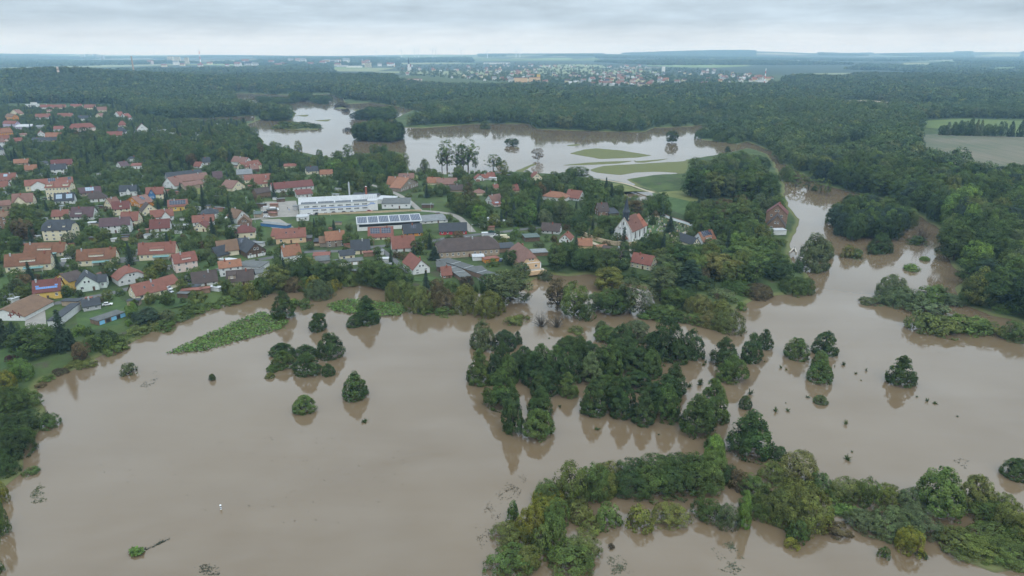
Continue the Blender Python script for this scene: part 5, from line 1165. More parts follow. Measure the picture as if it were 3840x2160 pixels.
for p in ([(1655,483),(1740,478),(1760,505),(1700,512)], [(1480,455),(1560,462),(1620,480),(1570,482),(1500,470)], [(265,392),(330,388),(335,402),(270,405)], [(480,470),(560,480),(555,490),(480,488)], [(1010,436),(1060,441),(1075,450),(1020,447)]):
    sheet('meadow', p, 'meadow', .01+.002*random.random())
def field(name, pts, mat, lift):
    W = [unp(x, y, GZ) for x, y in pts]; o = mk(name, [(x, y, GZ+float(hills(np.array([x]), np.array([y]))[0])+lift) for x, y in W], [tuple(range(len(W)))], mat); return tag(o, kind='structure')
m, b = newmat('field_stubble'); p = posn(b); mpn = b.n('ShaderNodeMapping'); mpn.inputs['Scale'].default_value = (.6, .03, 1); mpn.inputs['Rotation'].default_value = (0, 0, R(-12)); b.l(p, mpn.inputs[0])
rows_ = b.noise(mpn.outputs[0], .5, 3); big = b.noise(p, .012, 4)
b.bsdf(b.mix(b.ramp(b.math('ADD', b.math('MULTIPLY', rows_, .5), b.math('MULTIPLY', big, .5)), [(.38, (0, 0, 0, 1)), (.62, (1, 1, 1, 1))]), c4((.085, .10, .06)), c4((.155, .135, .10))), .95, .1)
m, b = newmat('field_green'); p = posn(b); b.bsdf(b.mix(b.noise(p, .02, 4), c4((.07, .105, .035)), c4((.12, .15, .05))), .95, .1)
field('field', [(2312,340),(2400,336),(2490,342),(2620,346),(2780,352),(2800,480),(2560,466),(2480,460),(2420,448),(2345,427),(2304,396)], 'field_stubble', .25)
field('green_field', [(2325,304),(2420,299),(2576,304),(2700,308),(2720,340),(2576,336),(2450,328),(2330,322)], 'field_green', .2)
field('far_field', [(2025,191),(2125,188),(2150,200),(2060,206)], 'field_stubble', .4); field('gravel_clearing', [(2100,255),(2180,252),(2240,257),(2235,272),(2110,272)], 'gravel_path', .4)
FARF = [[(1180,150),(1500,151),(1510,157),(1190,157)],[(420,149),(640,148),(650,154),(430,156)],[(2280,157),(2400,154),(2415,161),(2290,164)],[(2140,159),(2205,158),(2210,163),(2145,164)],[(2440,142),(2570,141),(2570,146),(2445,147)],[(1890,139),(2060,140),(2060,145),(1900,145)],[(1000,143),(1200,142),(1210,147),(1010,148)],[(1540,171),(1660,169),(1670,174),(1550,176)],[(2480,172),(2560,170),(2570,176),(2490,178)]]
for k_, p_ in enumerate(FARF): field('far_field', p_, ('field_green', 'field_stubble')[k_ % 2], .5)
# ------------------------------------------------------------------ woods
def inpoly(px, py, poly):
    ins = np.zeros(px.shape, bool); n = len(poly)
    for i in range(n):
        (ax, ay), (bx, by) = poly[i], poly[(i+1) % n]
        if ay == by: continue
        c = (ay > py) != (by > py); ins ^= c & (px < (bx-ax)*(py-ay)/(by-ay)+ax)
    return ins
FOREST = [
 [(1780,326),(1800,350),(1870,356),(1940,380),(1990,422),(2085,466),(2215,497),(2300,533),(2378,580),(2390,648),(2410,676),(2445,700),(2415,722),(2415,752),(2500,790),(2720,850),(3100,800),(3100,160),(2600,160),(2200,160),(1960,215),(1780,240)],
 [(1045,278),(1100,300),(1015,316),(1200,309),(1330,309),(1352,322),(1480,327),(1620,330),(1645,319),(1740,314),(1780,326),(1780,240),(1960,215),(1600,226),(1300,220),(1000,208),(830,205),(700,205),(590,230),(690,236),(830,233),(870,250),(930,255),(1000,265)],
 [(-200,150),(200,150),(480,160),(830,165),(830,215),(700,228),(590,232),(580,246),(640,263),(718,267),(735,300),(640,290),(520,296),(440,299),(365,295),(320,275),(290,262),(30,260),(-200,290)],
 [(1640,470),(1690,468),(1728,440),(1760,418),(1850,414),(1905,414),(1940,435),(1960,475),(1966,505),(1900,520),(1830,500),(1760,505),(1715,500),(1650,480)],
]
CLEARF = [[(2318,302),(2420,297),(2800,305),(2800,478),(2560,464),(2480,458),(2420,446),(2345,425),(2304,395),(2306,338)],
          [(2025,191),(2125,188),(2150,200),(2060,207)], [(2100,254),(2180,252),(2240,257),(2235,276),(2110,276)], [(1000,160),(1500,160),(1800,172),(1960,190),(1968,218),(1600,233),(1300,227),(1000,215)]]
CLEARF += [[(x, y+(3 if i > 1 else -1)) for i, (x, y) in enumerate(p_)] for p_ in FARF]
SOLO = []   # forest trees told apart
PTS = {0: [], 1: [], 2: []}
def scatter_world(y0, y1, step, lvl):
    xm = y1*.86+120
    ys = np.arange(y0, y1, step); out = []
    for yy in ys:
        half = min(yy*.84+90, xm); xs = np.arange(-half, half, step); out.append(np.stack([xs, np.full(len(xs), yy)], 1))
    P_ = np.concatenate(out); P_ = P_+rng.uniform(-.42, .42, P_.shape)*step
    return P_
def forest_band(y0, y1, step, lvl, useponly=True):
    P_ = scatter_world(y0, y1, step, lvl); X, Y = P_[:, 0], P_[:, 1]
    px, py, _ = proj(X, Y, np.full(len(X), GZ))
    keep = np.zeros(len(X), bool)
    for f in FOREST: keep |= inpoly(px, py, f)
    if not useponly: keep |= (py < 166)
    for f in CLEARF: keep &= ~inpoly(px, py, f)
    keep &= (px > -160) & (px < 2740)
    if lvl < 2:    # clearings and stands of uneven age
        n = np.sin(X/61+np.sin(Y/97)*1.7)+np.sin(Y/74+X/143)+.8*np.sin(X/29-Y/41+2); keep &= (n < (2.0 if lvl == 0 else 1.75))
    if lvl == 2:   # open fields far out
        n = np.sin(X/830+np.sin(Y/1300)*2)+np.sin(Y/560+X/2100)+.7*np.sin(X/310+Y/1700+1); keep &= n < .55
        town = inpoly(px, py, [(180,150),(1000,146),(1230,158),(1230,166),(900,168),(500,168),(200,164)]); keep &= ~town | (rng.random(len(X)) < .3)
    X, Y = X[keep], Y[keep]; Z = terrain(X, Y)
    if lvl < 1: g = Z > .25; X, Y, Z = X[g], Y[g], Z[g]
    if lvl < 2:      # leave the sight lines to the water open
        g = np.ones(len(X), bool)
        for dx_, hh_ in ((0, 20), (-5, 15), (5, 15)):
            tx_, ty_, _ = proj(X+dx_, Y, Z+hh_); g &= ~(inpoly(tx_, ty_, WPX[0]) | inpoly(tx_, ty_, WPX[1]) | inpoly(tx_, ty_, WPX[3]))
        X, Y, Z = X[g], Y[g], Z[g]
    return np.stack([X, Y, Z], 1)
A0 = forest_band(240, 1500, 12.8, 0); A1 = forest_band(1500, 3300, 16, 1, False); A2 = forest_band(3300, 13500, 52, 2, False)
order = np.argsort(np.hypot(A0[:, 0], A0[:, 1])); A0 = A0[order]
WN = 'trees of the dense wood across the river'
nsolo = 0; rest0 = []
for q in A0:
    px, py, d = proj(q[0], q[1], q[2])
    if nsolo < 270 and -40 < px < 2620:
        k = random.choice(['round', 'round', 'round', 'tall']); hh = random.uniform(15, 23); ww = random.uniform(12, 17)
        col = random.choice(['d', 'd', 'g', 'g', 'g', 'u', 'm', 'o', 's', 'l' if random.random() < .35 else 'g'])
        ww *= .8+.4*random.random(); side = 'in the wood on the village side of the river' if q[0] < 330 and py < 520 else 'at the front of the dense wood across the river'
        nm = dict(d='dark green', g='deep green', m='mid green', o='olive', l='bright green', s='grey green', u='blue green')[col]
        plant(k, q[0], q[1], q[2], hh, ww, col, nm+(' tall' if k == 'tall' else (' broad round' if ww > 14 else ' slim round' if ww < 11 else ' round crowned'))+' tree '+side, WN, 'forest_tree'); nsolo += 1
    else: rest0.append(q)
rest0 = np.array(rest0)
def island_wood(poly, step, h0, h1, label, group, z=0.0):
    xs = [p[0] for p in poly]; c = [unp(p[0], p[1], 0) for p in poly]; x0, x1 = min(a for a, _ in c), max(a for a, _ in c); y0, y1 = min(b_ for _, b_ in c), max(b_ for _, b_ in c)
    for x in np.arange(x0, x1, step):
        for y in np.arange(y0, y1, step):
            X, Y = x+random.uniform(-.4, .4)*step, y+random.uniform(-.4, .4)*step; px, py, d = proj(X, Y, 0)
            if inpoly(np.array([px]), np.array([py]), poly)[0]:
                k = random.choice(['round', 'round', 'dome']); hq, cq = random.uniform(h0, h1), random.choice(['d', 'g', 'g', 'd', 'm', 'u']); plant(k, X, Y, z, hq, random.uniform(step*1.1, step*1.6), cq, ('taller ' if hq > (h0+h1)/2 else 'lower ')+{'d': 'dark green ', 'g': 'deep green ', 'm': 'mid green ', 'u': 'blue green '}[cq]+label, group, 'flooded_wood_tree')
island_wood([(2090,560),(2120,545),(2200,540),(2270,552),(2285,575),(2270,606),(2200,612),(2110,604)], 9, 15, 19, 'tree of the drowned wood island in the river', 'trees of the drowned wood island')
island_wood([(893,345),(930,335),(1000,336),(1012,348),(1005,358),(900,359)], 13, 19, 25, 'tree in the compact wood standing in the lake', 'trees of the compact wood in the lake')
island_wood([(660,292),(700,285),(728,290),(728,303),(690,305),(662,302)], 13, 12, 17, 'tree of the drowned copse at the head of the lake', 'trees of the drowned copse')
island_wood([(735,247),(775,244),(778,255),(740,257)], 18, 16, 22, 'tree of the row standing in the far flood', 'trees in the far flood'); island_wood([(785,252),(825,256),(822,262),(790,259)], 16, 12, 16, 'bushy tree beside the flooded far track', 'trees in the far flood')
island_wood([(895,292),(930,286),(985,284),(990,298),(950,303),(895,302)], 15, 12, 16, 'tree of the grove behind the compact lake wood', 'trees of the lake grove')
island_wood([(645,250),(725,252),(730,261),(690,262),(645,257)], 24, 6, 10, 'tree of the half flooded scrub at the far end of the lake', 'trees in the far flood')
def far_tree(H, Rr, ncl, nleaf, ls, crad, prof=p_round):
    V, F, T, C = crown(H, Rr, prof, ncl, crad, nleaf, ls, H*.1, core=16); return npmesh('wood_crown', V, F, LEAFFAR, T)
def patch(ls):
    Vs, Fs, Ts = [], [], []; k = 0
    for i in range(14):
        V, F, T, C = crown(17, 8, p_dome, 7, 3.4, 4, ls, 2, core=3); off = np.array([random.uniform(-27, 27), random.uniform(-27, 27), random.uniform(-4, 1)])
        Vs.append(V+off); Fs.append(F+k); k += len(V); Ts.append(T*random.uniform(.8, 1.2))
    return npmesh('wood_patch', np.concatenate(Vs), np.concatenate(Fs), LEAFFAR, np.concatenate(Ts))
def stuff(name, label, pts, protos, smin, smax, scl=None):
    pts = np.asarray(pts); n = len(pts); me = bpy.data.meshes.new(name); me.vertices.add(n); me.vertices.foreach_set('co', pts.astype(np.float32).ravel())
    for nm, arr in (('rot', rng.random(n)*6.283), ('scl', rng.uniform(smin, smax, n) if scl is None else np.asarray(scl)), ('kin', np.floor(rng.random(n)*len(protos)))):
        a = me.attributes.new(nm, 'FLOAT', 'POINT'); a.data.foreach_set('value', arr.astype(np.float32))
    o = ob(name, me); tag(o, label, 'woodland', None, 'stuff')
    g = bpy.data.node_groups.new(name, 'GeometryNodeTree'); g.interface.new_socket('Geometry', in_out='INPUT', socket_type='NodeSocketGeometry'); g.interface.new_socket('Geometry', in_out='OUTPUT', socket_type='NodeSocketGeometry')
    gi = g.nodes.new('NodeGroupInput'); go = g.nodes.new('NodeGroupOutput'); j = g.nodes.new('GeometryNodeJoinGeometry')
    def attr(nm):
        x = g.nodes.new('GeometryNodeInputNamedAttribute'); x.data_type = 'FLOAT'; x.inputs['Name'].default_value = nm; return x.outputs['Attribute']
    rot = g.nodes.new('ShaderNodeCombineXYZ'); g.links.new(attr('rot'), rot.inputs[2])
    for k, pm in enumerate(protos):
        po = bpy.data.objects.new('wood_source', pm)
        oi = g.nodes.new('GeometryNodeObjectInfo'); oi.inputs['Object'].default_value = po; oi.inputs['As Instance'].default_value = True
        c = g.nodes.new('FunctionNodeCompare'); c.data_type = 'FLOAT'; c.operation = 'EQUAL'; c.inputs[1].default_value = k; c.inputs['Epsilon'].default_value = .1; g.links.new(attr('kin'), c.inputs[0])
        ip = g.nodes.new('GeometryNodeInstanceOnPoints'); g.links.new(gi.outputs[0], ip.inputs['Points']); g.links.new(c.outputs[0], ip.inputs['Selection']); g.links.new(oi.outputs['Geometry'], ip.inputs['Instance'])
        g.links.new(rot.outputs[0], ip.inputs['Rotation']); g.links.new(attr('scl'), ip.inputs['Scale']); g.links.new(ip.outputs[0], j.inputs[0])
    g.links.new(j.outputs[0], go.inputs[0]); md = o.modifiers.new('scatter', 'NODES'); md.node_group = g; return o
print('woods', len(rest0), len(A1), len(A2), nsolo)
def stands(P_): return np.clip(.93+.14*(np.sin(P_[:, 0]/83+1)+np.sin(P_[:, 1]/117+P_[:, 0]/210))+rng.normal(0, .13, len(P_)), .5, 1.35)
stuff('woodland', 'dense green wood covering the land beyond the river and lake', rest0, [far_tree(20, 8.4, 50, 18, 1.4, 2.3) for _ in range(5)], .72, 1.18, stands(rest0))
stuff('far_woodland', 'hazy blue green woods stretching behind the lake and over the hill', A1, [far_tree(20, 9.2, 28, 11, 2.5, 2.9) for _ in range(5)], .7, 1.2, stands(A1))
stuff('distant_woodland', 'pale blue woods on the plain towards the horizon', A2, [patch(5.5) for _ in range(4)], .8, 1.3)
# ------------------------------------------------------------------ gardens: trees, bushes, hedges between the houses
VILL = [(-60,262),(300,262),(345,292),(640,310),(650,350),(672,376),(740,382),(850,402),(985,384),(1015,410),(1030,432),(1300,436),(1440,446),(1560,460),(1650,482),(1720,505),(1900,525),(1960,515),(1975,560),(1980,600),(1960,640),(1985,670),(1940,735),(1850,770),(1700,770),(1640,720),(1480,688),(1340,692),(1270,730),(1000,732),(700,725),(480,780),(330,850),(200,895),(-60,950)]
DENSE = [[(300,372),(640,330),(672,376),(740,382),(850,402),(985,384),(1015,410),(1030,432),(1010,470),(900,452),(800,440),(690,418),(560,405),(420,440),(300,445)],
         [(1040,450),(1300,436),(1440,446),(1500,470),(1480,560),(1330,575),(1180,560),(1120,545),(1050,500),(1030,470)], [(120,352),(290,350),(290,398),(140,398)], [(-60,530),(50,525),(95,570),(55,620),(-60,640)], [(840,440),(1040,455),(1040,490),(960,500),(800,470)],
         [(1480,470),(1560,500),(1540,540),(1480,560)], [(1640,540),(1960,530),(1960,640),(1760,600),(1650,560)], [(1430,620),(1600,640),(1700,600),(1960,640),(1900,730),(1660,720),(1500,680),(1380,680)]]
CLEAR = [[(657,500),(1125,498),(1130,565),(895,582),(760,560),(655,560)], [(1655,478),(1740,478),(1760,520),(1690,540),(1640,500)], [(1470,448),(1640,470),(1640,484),(1560,480)], [(62,768),(118,768),(120,832),(60,832)], [(1180,666),(1216,664),(1268,712),(1230,724)], [(183,558),(252,556),(254,576),(184,579)],
         [(0,866),(160,862),(205,890),(95,955),(0,955)], [(190,790),(215,770),(330,762),(335,780),(300,815),(205,838)], [(1560,560),(1720,540),(1740,590),(1620,610)]]
hx = np.array([h[0][0] for h in HOUSES]); hy = np.array([h[0][1] for h in HOUSES]); hr = np.array([h[1] for h in HOUSES])
hrect = []
for (cc, r_, c, W, D, h, rh, dist) in HOUSES:
    px, pb, d = proj(c[0], c[1], GZ); _, pt, _ = proj(c[0], c[1]+D*.5, GZ+h+rh); wpx = W/d*2560/K; hrect.append((px-wpx/2, px+wpx/2, pt, pb, c[1]))
hrect = np.array(hrect)
def roadclear(x, y, m_=1.5):
    for W, hw in ROADS:
        if np.min(np.hypot(W[:, 0]-x, W[:, 1]-y)) < hw+m_: return False
    return True
def short(l):
    l = l.split(' with ')[0] if len(l.split(' with ')[0].split()) > 2 else ' '.join(l.split()[:7])
    return ' '.join(l.split()[:7])
cand = scatter_world(270, 1500, 5.6, 0)
px, py, _ = proj(cand[:, 0], cand[:, 1], np.full(len(cand), GZ)); ok = inpoly(px, py, VILL); cand, px, py = cand[ok], px[ok], py[ok]
zt = terrain(cand[:, 0], cand[:, 1]); ok = zt > 1.0; cand, px, py, zt = cand[ok], px[ok], py[ok], zt[ok]
dn = np.zeros(len(cand), bool); cl = np.zeros(len(cand), bool)
for p in DENSE: dn |= inpoly(px, py, p)
for p in CLEAR: cl |= inpoly(px, py, p)
cnt = dict(t=0, b=0, s=0); ntall = 0; placed = [(t[0], t[1], t[2]) for t in TREES if t[1] < 1500]; pl = np.array(placed)
GCOL = ['d', 'g', 'g', 'm', 'm', 'm', 'o', 'o', 'b', 's', 'g']; fill = []
NMc = dict(d='dark green', g='deep green', m='mid green', o='olive green', l='bright green', s='grey green', u='blue green', b='brownish', w='pale green', yg='yellow green')
idx = list(range(len(cand))); random.shuffle(idx); ACC = []
for i in idx:
    x, y = cand[i]
    if cl[i] or not (-20 < px[i] < 2600): continue
    dens = dn[i]; prob = .85 if dens else .55
    if random.random() > prob: continue
    big = dens and random.random() < .62
    k = 'round'; u = random.random()
    if dens:
        k = 'round' if u < .62 else 'tall' if u < .72 else 'spruce' if u < .79 else 'bush'
    else: k = 'round' if u < .40 else 'spruce' if u < .45 else 'bush'
    if k == 'round': hh = random.uniform(9, 16) if big else random.uniform(5, 9.5); ww = hh*random.uniform(.72, .95)
    elif k == 'tall': hh = random.uniform(14, 20); ww = random.uniform(7, 10)
    elif k == 'spruce': hh = random.uniform(8, 15); ww = hh*.42
    else: hh = random.uniform(1.8, 4.2); ww = hh*random.uniform(1.1, 1.7)
    dd = np.hypot(hx-x, hy-y)-hr
    if dd.min() < ww*.25: continue
    if k != 'bush' and len(pl) and (np.hypot(pl[:, 0]-x, pl[:, 1]-y) < (pl[:, 2]+ww*.5)*(.62 if dens else .8)).any(): continue
    if not roadclear(x, y, ww*.3): continue
    a, bt, d = proj(x, y, GZ); _, tp, _ = proj(x, y, GZ+hh); wpx = ww/d*2560/K
    if k != 'bush' and inpoly(np.array([a]), np.array([tp+2]), WPX[1])[0] and random.random() < .85: continue
    ov = np.clip(np.minimum(hrect[:, 1], a+wpx/2)-np.maximum(hrect[:, 0], a-wpx/2), 0, None)*np.clip(np.minimum(hrect[:, 3], bt)-np.maximum(hrect[:, 2], tp), 0, None)
    fr = ov/((hrect[:, 1]-hrect[:, 0])*(hrect[:, 3]-hrect[:, 2])+1e-6); fr = fr[hrect[:, 4] > y]
    if len(fr) and (fr.max() > .17): continue
    ACC.append((hh/d, k, x, y, float(zt[i]), hh, ww, dens, px[i], py[i]))
    if k != 'bush': pl = np.vstack([pl, [x, y, ww*.5]])
ACC.sort(reverse=True); restT, restB = [], []
for (_, k, x, y, z, hh, ww, dens, qx, qy) in ACC:
    near = int(np.argmin(np.hypot(hx-x, hy-y))); hl = short(HLAB[near]) if near < len(HLAB) and HLAB[near] else 'village houses'
    col = random.choice(GCOL) if random.random() > .05 else random.choice(['l', 'yg'])
    if dens and abs(qx-900) < 150 and qy < 470: col = random.choice(['m', 'l', 'o', 'g'])
    if k == 'spruce': col = 'u'
    nm = {'round': 'garden_tree', 'tall': 'garden_tree', 'spruce': 'spruce_tree', 'bush': 'garden_shrub'}[k]
    if COUNT.get(nm, 0) >= 296:
        (restB if k == 'bush' else restT).append((x, y, z, hh)); continue
    wd = {'round': ('large round tree' if hh > 10 else 'small round tree'), 'tall': 'tall tree', 'spruce': 'conical spruce', 'bush': 'rounded bush'}[k]
    plant(k, x, y, z, hh, ww, col, '%s %s near the %s' % (NMc[col], wd, hl), {'garden_tree': 'trees in the village gardens', 'spruce_tree': 'spruces in the village', 'garden_shrub': 'bushes in the village gardens'}[nm], nm, 'shrub' if k == 'bush' else 'tree')
print('garden', COUNT, 'overflow', len(restT), len(restB))
for nm, lst, kd, lb in (('garden_greenery', restB, 'bush', 'low bushes and garden greenery between the village houses'), ('village_woodland', restT, 'round', 'further trees standing close between the village and the lake')):
    if lst:
        a = np.array(lst); so = [q[0].copy() for q in KIND[kd][0][:4]]
        for q in so: q.materials[0] = LEAFGARDEN
        stuff(nm, lb, a[:, :3], so, 1, 1, a[:, 3]/KIND[kd][1])
# poplars in front of the salmon building, tall airy trees in the lake, single trees
for x in range(830, 1140, 26): plantpx('poplar', 'A', x+random.uniform(-6, 6), 560, 40, 385+random.uniform(-15, 25), 'd', 'slim upright poplar in the row before the salmon building', 'poplar row', 'poplar_tree')
LK = 'standing in the lake'; GLK = 'trees standing in the lake'
belt('P', [(1125,430,46,352,'m','airy'),(1150,428,40,360,'g','airy'),(1178,430,50,350,'m','airy'),(1166,432,36,365,'g','airy'),(1112,428,30,362,'g','airy'),(1195,428,14,378,'g','birch'),(1069,437,28,406,'s','dome'),(1241,428,36,388,'g','airy'),(1256,415,16,398,'g','dome'),(1353,406,26,371,'b','birch'),(1288,368,36,348,'d','round'),(1690,360,30,329,'d','round'),
   (1220,325,24,306,'g','dome'),(1452,450,50,420,'g','round'),(1438,450,24,424,'d','round'),(1830,382,14,370,'d','dome'),(1490,318,30,300,'g','dome'),(1790,352,30,330,'g','willow'),(1765,350,36,325,'g','willow'),(1815,358,40,335,'g','willow'),(1845,362,30,345,'m','willow')], LK, GLK, z=0)
belt('P', [(720,324,60,312,'m','bush'),(760,322,50,309,'g','bush'),(790,324,40,311,'g','bush'),(740,325,40,313,'o','bush'),(700,324,30,314,'o','bush'),(878,331,30,323,'t','bush'),(860,270,40,262,'t','bush'),(870,282,24,274,'t','bush')], 'on a reed bank in the lake', 'bushes on reed banks in the lake', z=.1)
# tree line between the two fields
for x in (420,520,640,700,760,860,960,1080,1160,1300,1420,1580,1760,1960): plantpx('round' if x % 40 else 'egg', 'X', 1700+x*.43, 240+x*.01, random.uniform(45, 90), 235-random.uniform(70, 120), random.choice('gdus'), 'grey green tree in the row between the two fields', 'tree row between the fields', 'field_tree', z=GZ)
# hedges
def hedge(name, pts, h, w_, col, label):
    P_ = [np.array(unp(x, y, GZ)) for x, y in pts]; V, F, T = [], [], []
    pos = []; nor = []
    for a, b_ in zip(P_[:-1], P_[1:]):
        L_ = np.linalg.norm(b_-a); d = (b_-a)/L_; n_ = np.array([-d[1], d[0]])
        for k in range(int(L_*26)):
            t = random.random()*L_; f = random.random()
            if f < .45: s, z, nn = random.uniform(-1, 1), 1.0, (0, 0, 1)
            else: s = random.choice((-1, 1)); z = random.random(); nn = (n_[0]*s, n_[1]*s, .2)
            c = a+d*t+n_*s*w_/2; pos.append((c[0], c[1], GZ+z*h+random.uniform(-.1, .1))); nor.append(np.array(nn)+rdirs(1)[0]*.45)
    if not pos: return
    nor = np.array(nor); nor /= np.linalg.norm(nor, axis=1)[:, None]; V, F = leafquads(np.array(pos), nor, rng.uniform(.35, .6, len(pos)))
    root = np.array([P_[0][0], P_[0][1], GZ]); me = npmesh('hedge', V-root, F, LEAF, rng.uniform(.7, 1.25, len(F))); o = ob('hedge', me, None, tuple(root)); o.color = C_[col]+(1,); tag(o, label, 'hedge', 'clipped hedges')
hedge('hedge', [(215,638),(250,628),(270,622)], 1.8, 1.6, 'l', 'bright green hedge curving behind the solar roofed white house'); hedge('hedge', [(270,622),(300,617),(345,608)], 1.8, 1.6, 'm', 'long clipped hedge along the garden of the dark hipped roof'); hedge('hedge', [(1060,585),(1105,608)], 2.0, 1.8, 'm', 'clipped hedge between the orange and the crimson house')
hedge('hedge', [(1500,598),(1560,606)], 2.2, 2.5, 'm', 'clipped hedge in front of the church'); hedge('hedge', [(1612,615),(1648,606)], 2.0, 2.0, 'm', 'hedge at the corner of the churchyard wall'); hedge('hedge', [(980,635),(1000,640),(1075,642)], 1.8, 1.4, 'd', 'dark hedge beside the white house at the lane fork')
hedge('hedge', [(300,640),(345,636)], 1.8, 1.2, 'd', 'dark hedge above the paved terrace yard'); hedge('hedge', [(758,628),(788,624)], 2.2, 2, 'd', 'tall dark hedge next to the small white orange roofed house'); hedge('hedge', [(170,720),(176,745)], 1.8, 1.4, 'm', 'round ended hedge at the yellow garage house'); hedge('hedge', [(655,528),(640,498),(740,495)], 1.5, 1.5, 'b', 'brown hedge behind the works yard')
# ------------------------------------------------------------------ leafy green islands in the flood
def leafbed(poly, n, label):
    c = [unp(x, y, 0) for x, y in poly]; xs = [p[0] for p in c]; ys = [p[1] for p in c]; P_ = []
    while len(P_) < n:
        X = rng.uniform(min(xs), max(xs), 4000); Y = rng.uniform(min(ys), max(ys), 4000); a, b_, _ = proj(X, Y, np.zeros(4000)); k = inpoly(a+rng.normal(0, 2.0, 4000), b_+rng.normal(0, 1.0, 4000), poly); P_ += list(zip(X[k], Y[k]))
    P_ = np.array(P_[:n]); z = .25+.5*rng.random(n)+.35*wob(P_[:, 0], P_[:, 1], 2.2, 1); nn = rdirs(n)*.75+np.array([0, 0, 1.0]); nn /= np.linalg.norm(nn, axis=1)[:, None]
    V, F = leafquads(np.column_stack([P_, z]), nn, rng.uniform(.5, 1.15, n), .7); o = ob('butterbur_leaves', npmesh('butterbur_leaves', V, F, LEAF, rng.uniform(.55, 1.55, n))); o.color = (.075, .135, .035, 1); tag(o, label, 'leaves', None, 'stuff')
leafbed([(418,890),(470,865),(540,833),(610,803),(660,786),(725,808),(722,822),(660,843),(590,862),(510,884),(450,888)], 5200, 'bright green bed of big leaves tapering to a point in the flood')
leafbed([(822,770),(850,757),(890,753),(950,760),(1010,765),(1026,782),(1005,795),(940,798),(880,790),(840,782)], 3600, 'bright green bed of big leaves around a dark flooded tree')
leafbed([(327,1388),(340,1381),(362,1387),(358,1398),(335,1402)], 260, 'small bright green clump of leaves adrift in the flood'); leafbed([(2270,675),(2290,665),(2308,678),(2290,685)], 120, 'green clump of leaves adrift at the river mouth')
leafbed([(2080,1278),(2110,1272),(2170,1285),(2150,1298),(2095,1295)], 900, 'bright green grass tuft bank inside the drowned thicket')
# floating debris
def debris(poly, n, label, col=(.035, .045, .035), zz=.03):
    c = [unp(x, y, 0) for x, y in poly]; xs = [p[0] for p in c]; ys = [p[1] for p in c]; P_ = []
    while len(P_) < n:
        X = rng.uniform(min(xs), max(xs), 2000); Y = rng.uniform(min(ys), max(ys), 2000); a, b_, _ = proj(X, Y, np.zeros(2000)); k = inpoly(a, b_, poly) & (wob(X, Y, 2.4, 5)+rng.normal(0, .25, 2000) > .25); P_ += list(zip(X[k], Y[k]))
    P_ = np.array(P_[:n]); nn = rdirs(n)*.35+np.array([0, 0, 1.0]); nn /= np.linalg.norm(nn, axis=1)[:, None]; V, F = leafquads(np.column_stack([P_, np.full(n, zz)+.05*rng.random(n)]), nn, rng.uniform(.25, .8, n), .3)
    o = ob('floating_debris', npmesh('floating_debris', V, F, LEAF, rng.uniform(.6, 1.3, n))); o.color = col+(1,); tag(o, label, 'debris', None, 'stuff')
debris([(75,1245),(100,1215),(125,1230),(120,1262),(80,1268)], 240, 'green and brown flotsam near the wooded left bank', (.05, .07, .03)); debris([(362,1380),(400,1358),(430,1348),(428,1356),(395,1372),(370,1385)], 160, 'dark streak of flotsam behind a green clump'); debris([(480,1430),(520,1418),(560,1425),(550,1447),(490,1447)], 160, 'dark reed tips in the open flood')
debris([(1190,1330),(1230,1260),(1290,1200),(1330,1190),(1300,1260),(1240,1330),(1210,1390)], 260, 'reed tips showing beside the drowned thicket', (.06, .055, .04)); debris([(1520,1400),(1560,1395),(1600,1440),(1540,1447)], 220, 'flotsam at the foot of the drowned thicket', (.06, .075, .05)); debris([(1790,1380),(1840,1360),(1880,1420),(1850,1447),(1800,1430)], 240, 'flotsam drifting behind the drowned thicket', (.06, .075, .05))
debris([(340,985),(390,930),(405,945),(370,985)], 90, 'flotsam caught near the low willow bush'); debris([(2380,1140),(2440,1160),(2430,1180),(2385,1150)], 40, 'wisps of flotsam beside a sapling tip'); debris([(1575,484),(1640,482),(1650,493),(1622,508),(1582,500)], 320, 'tufts of grass showing in the flooded meadow', (.05, .075, .04), .1)
debris([(735,275),(900,280),(880,310),(780,312)], 500, 'mud and reed streaks in the shallow lake', (.05, .05, .045)); debris([(640,255),(740,262),(740,300),(660,296)], 300, 'scrub tips in the far flood', (.05, .06, .05))
debris([(1960,800),(2200,760),(2420,860),(2300,980),(2000,900)], 160, 'scattered twigs and leaves drifting at the river mouth', (.06, .06, .045)); debris([(150,1100),(700,1050),(1100,1150),(900,1350),(300,1300)], 120, 'sparse flecks of flotsam on the open flood', (.06, .06, .045))
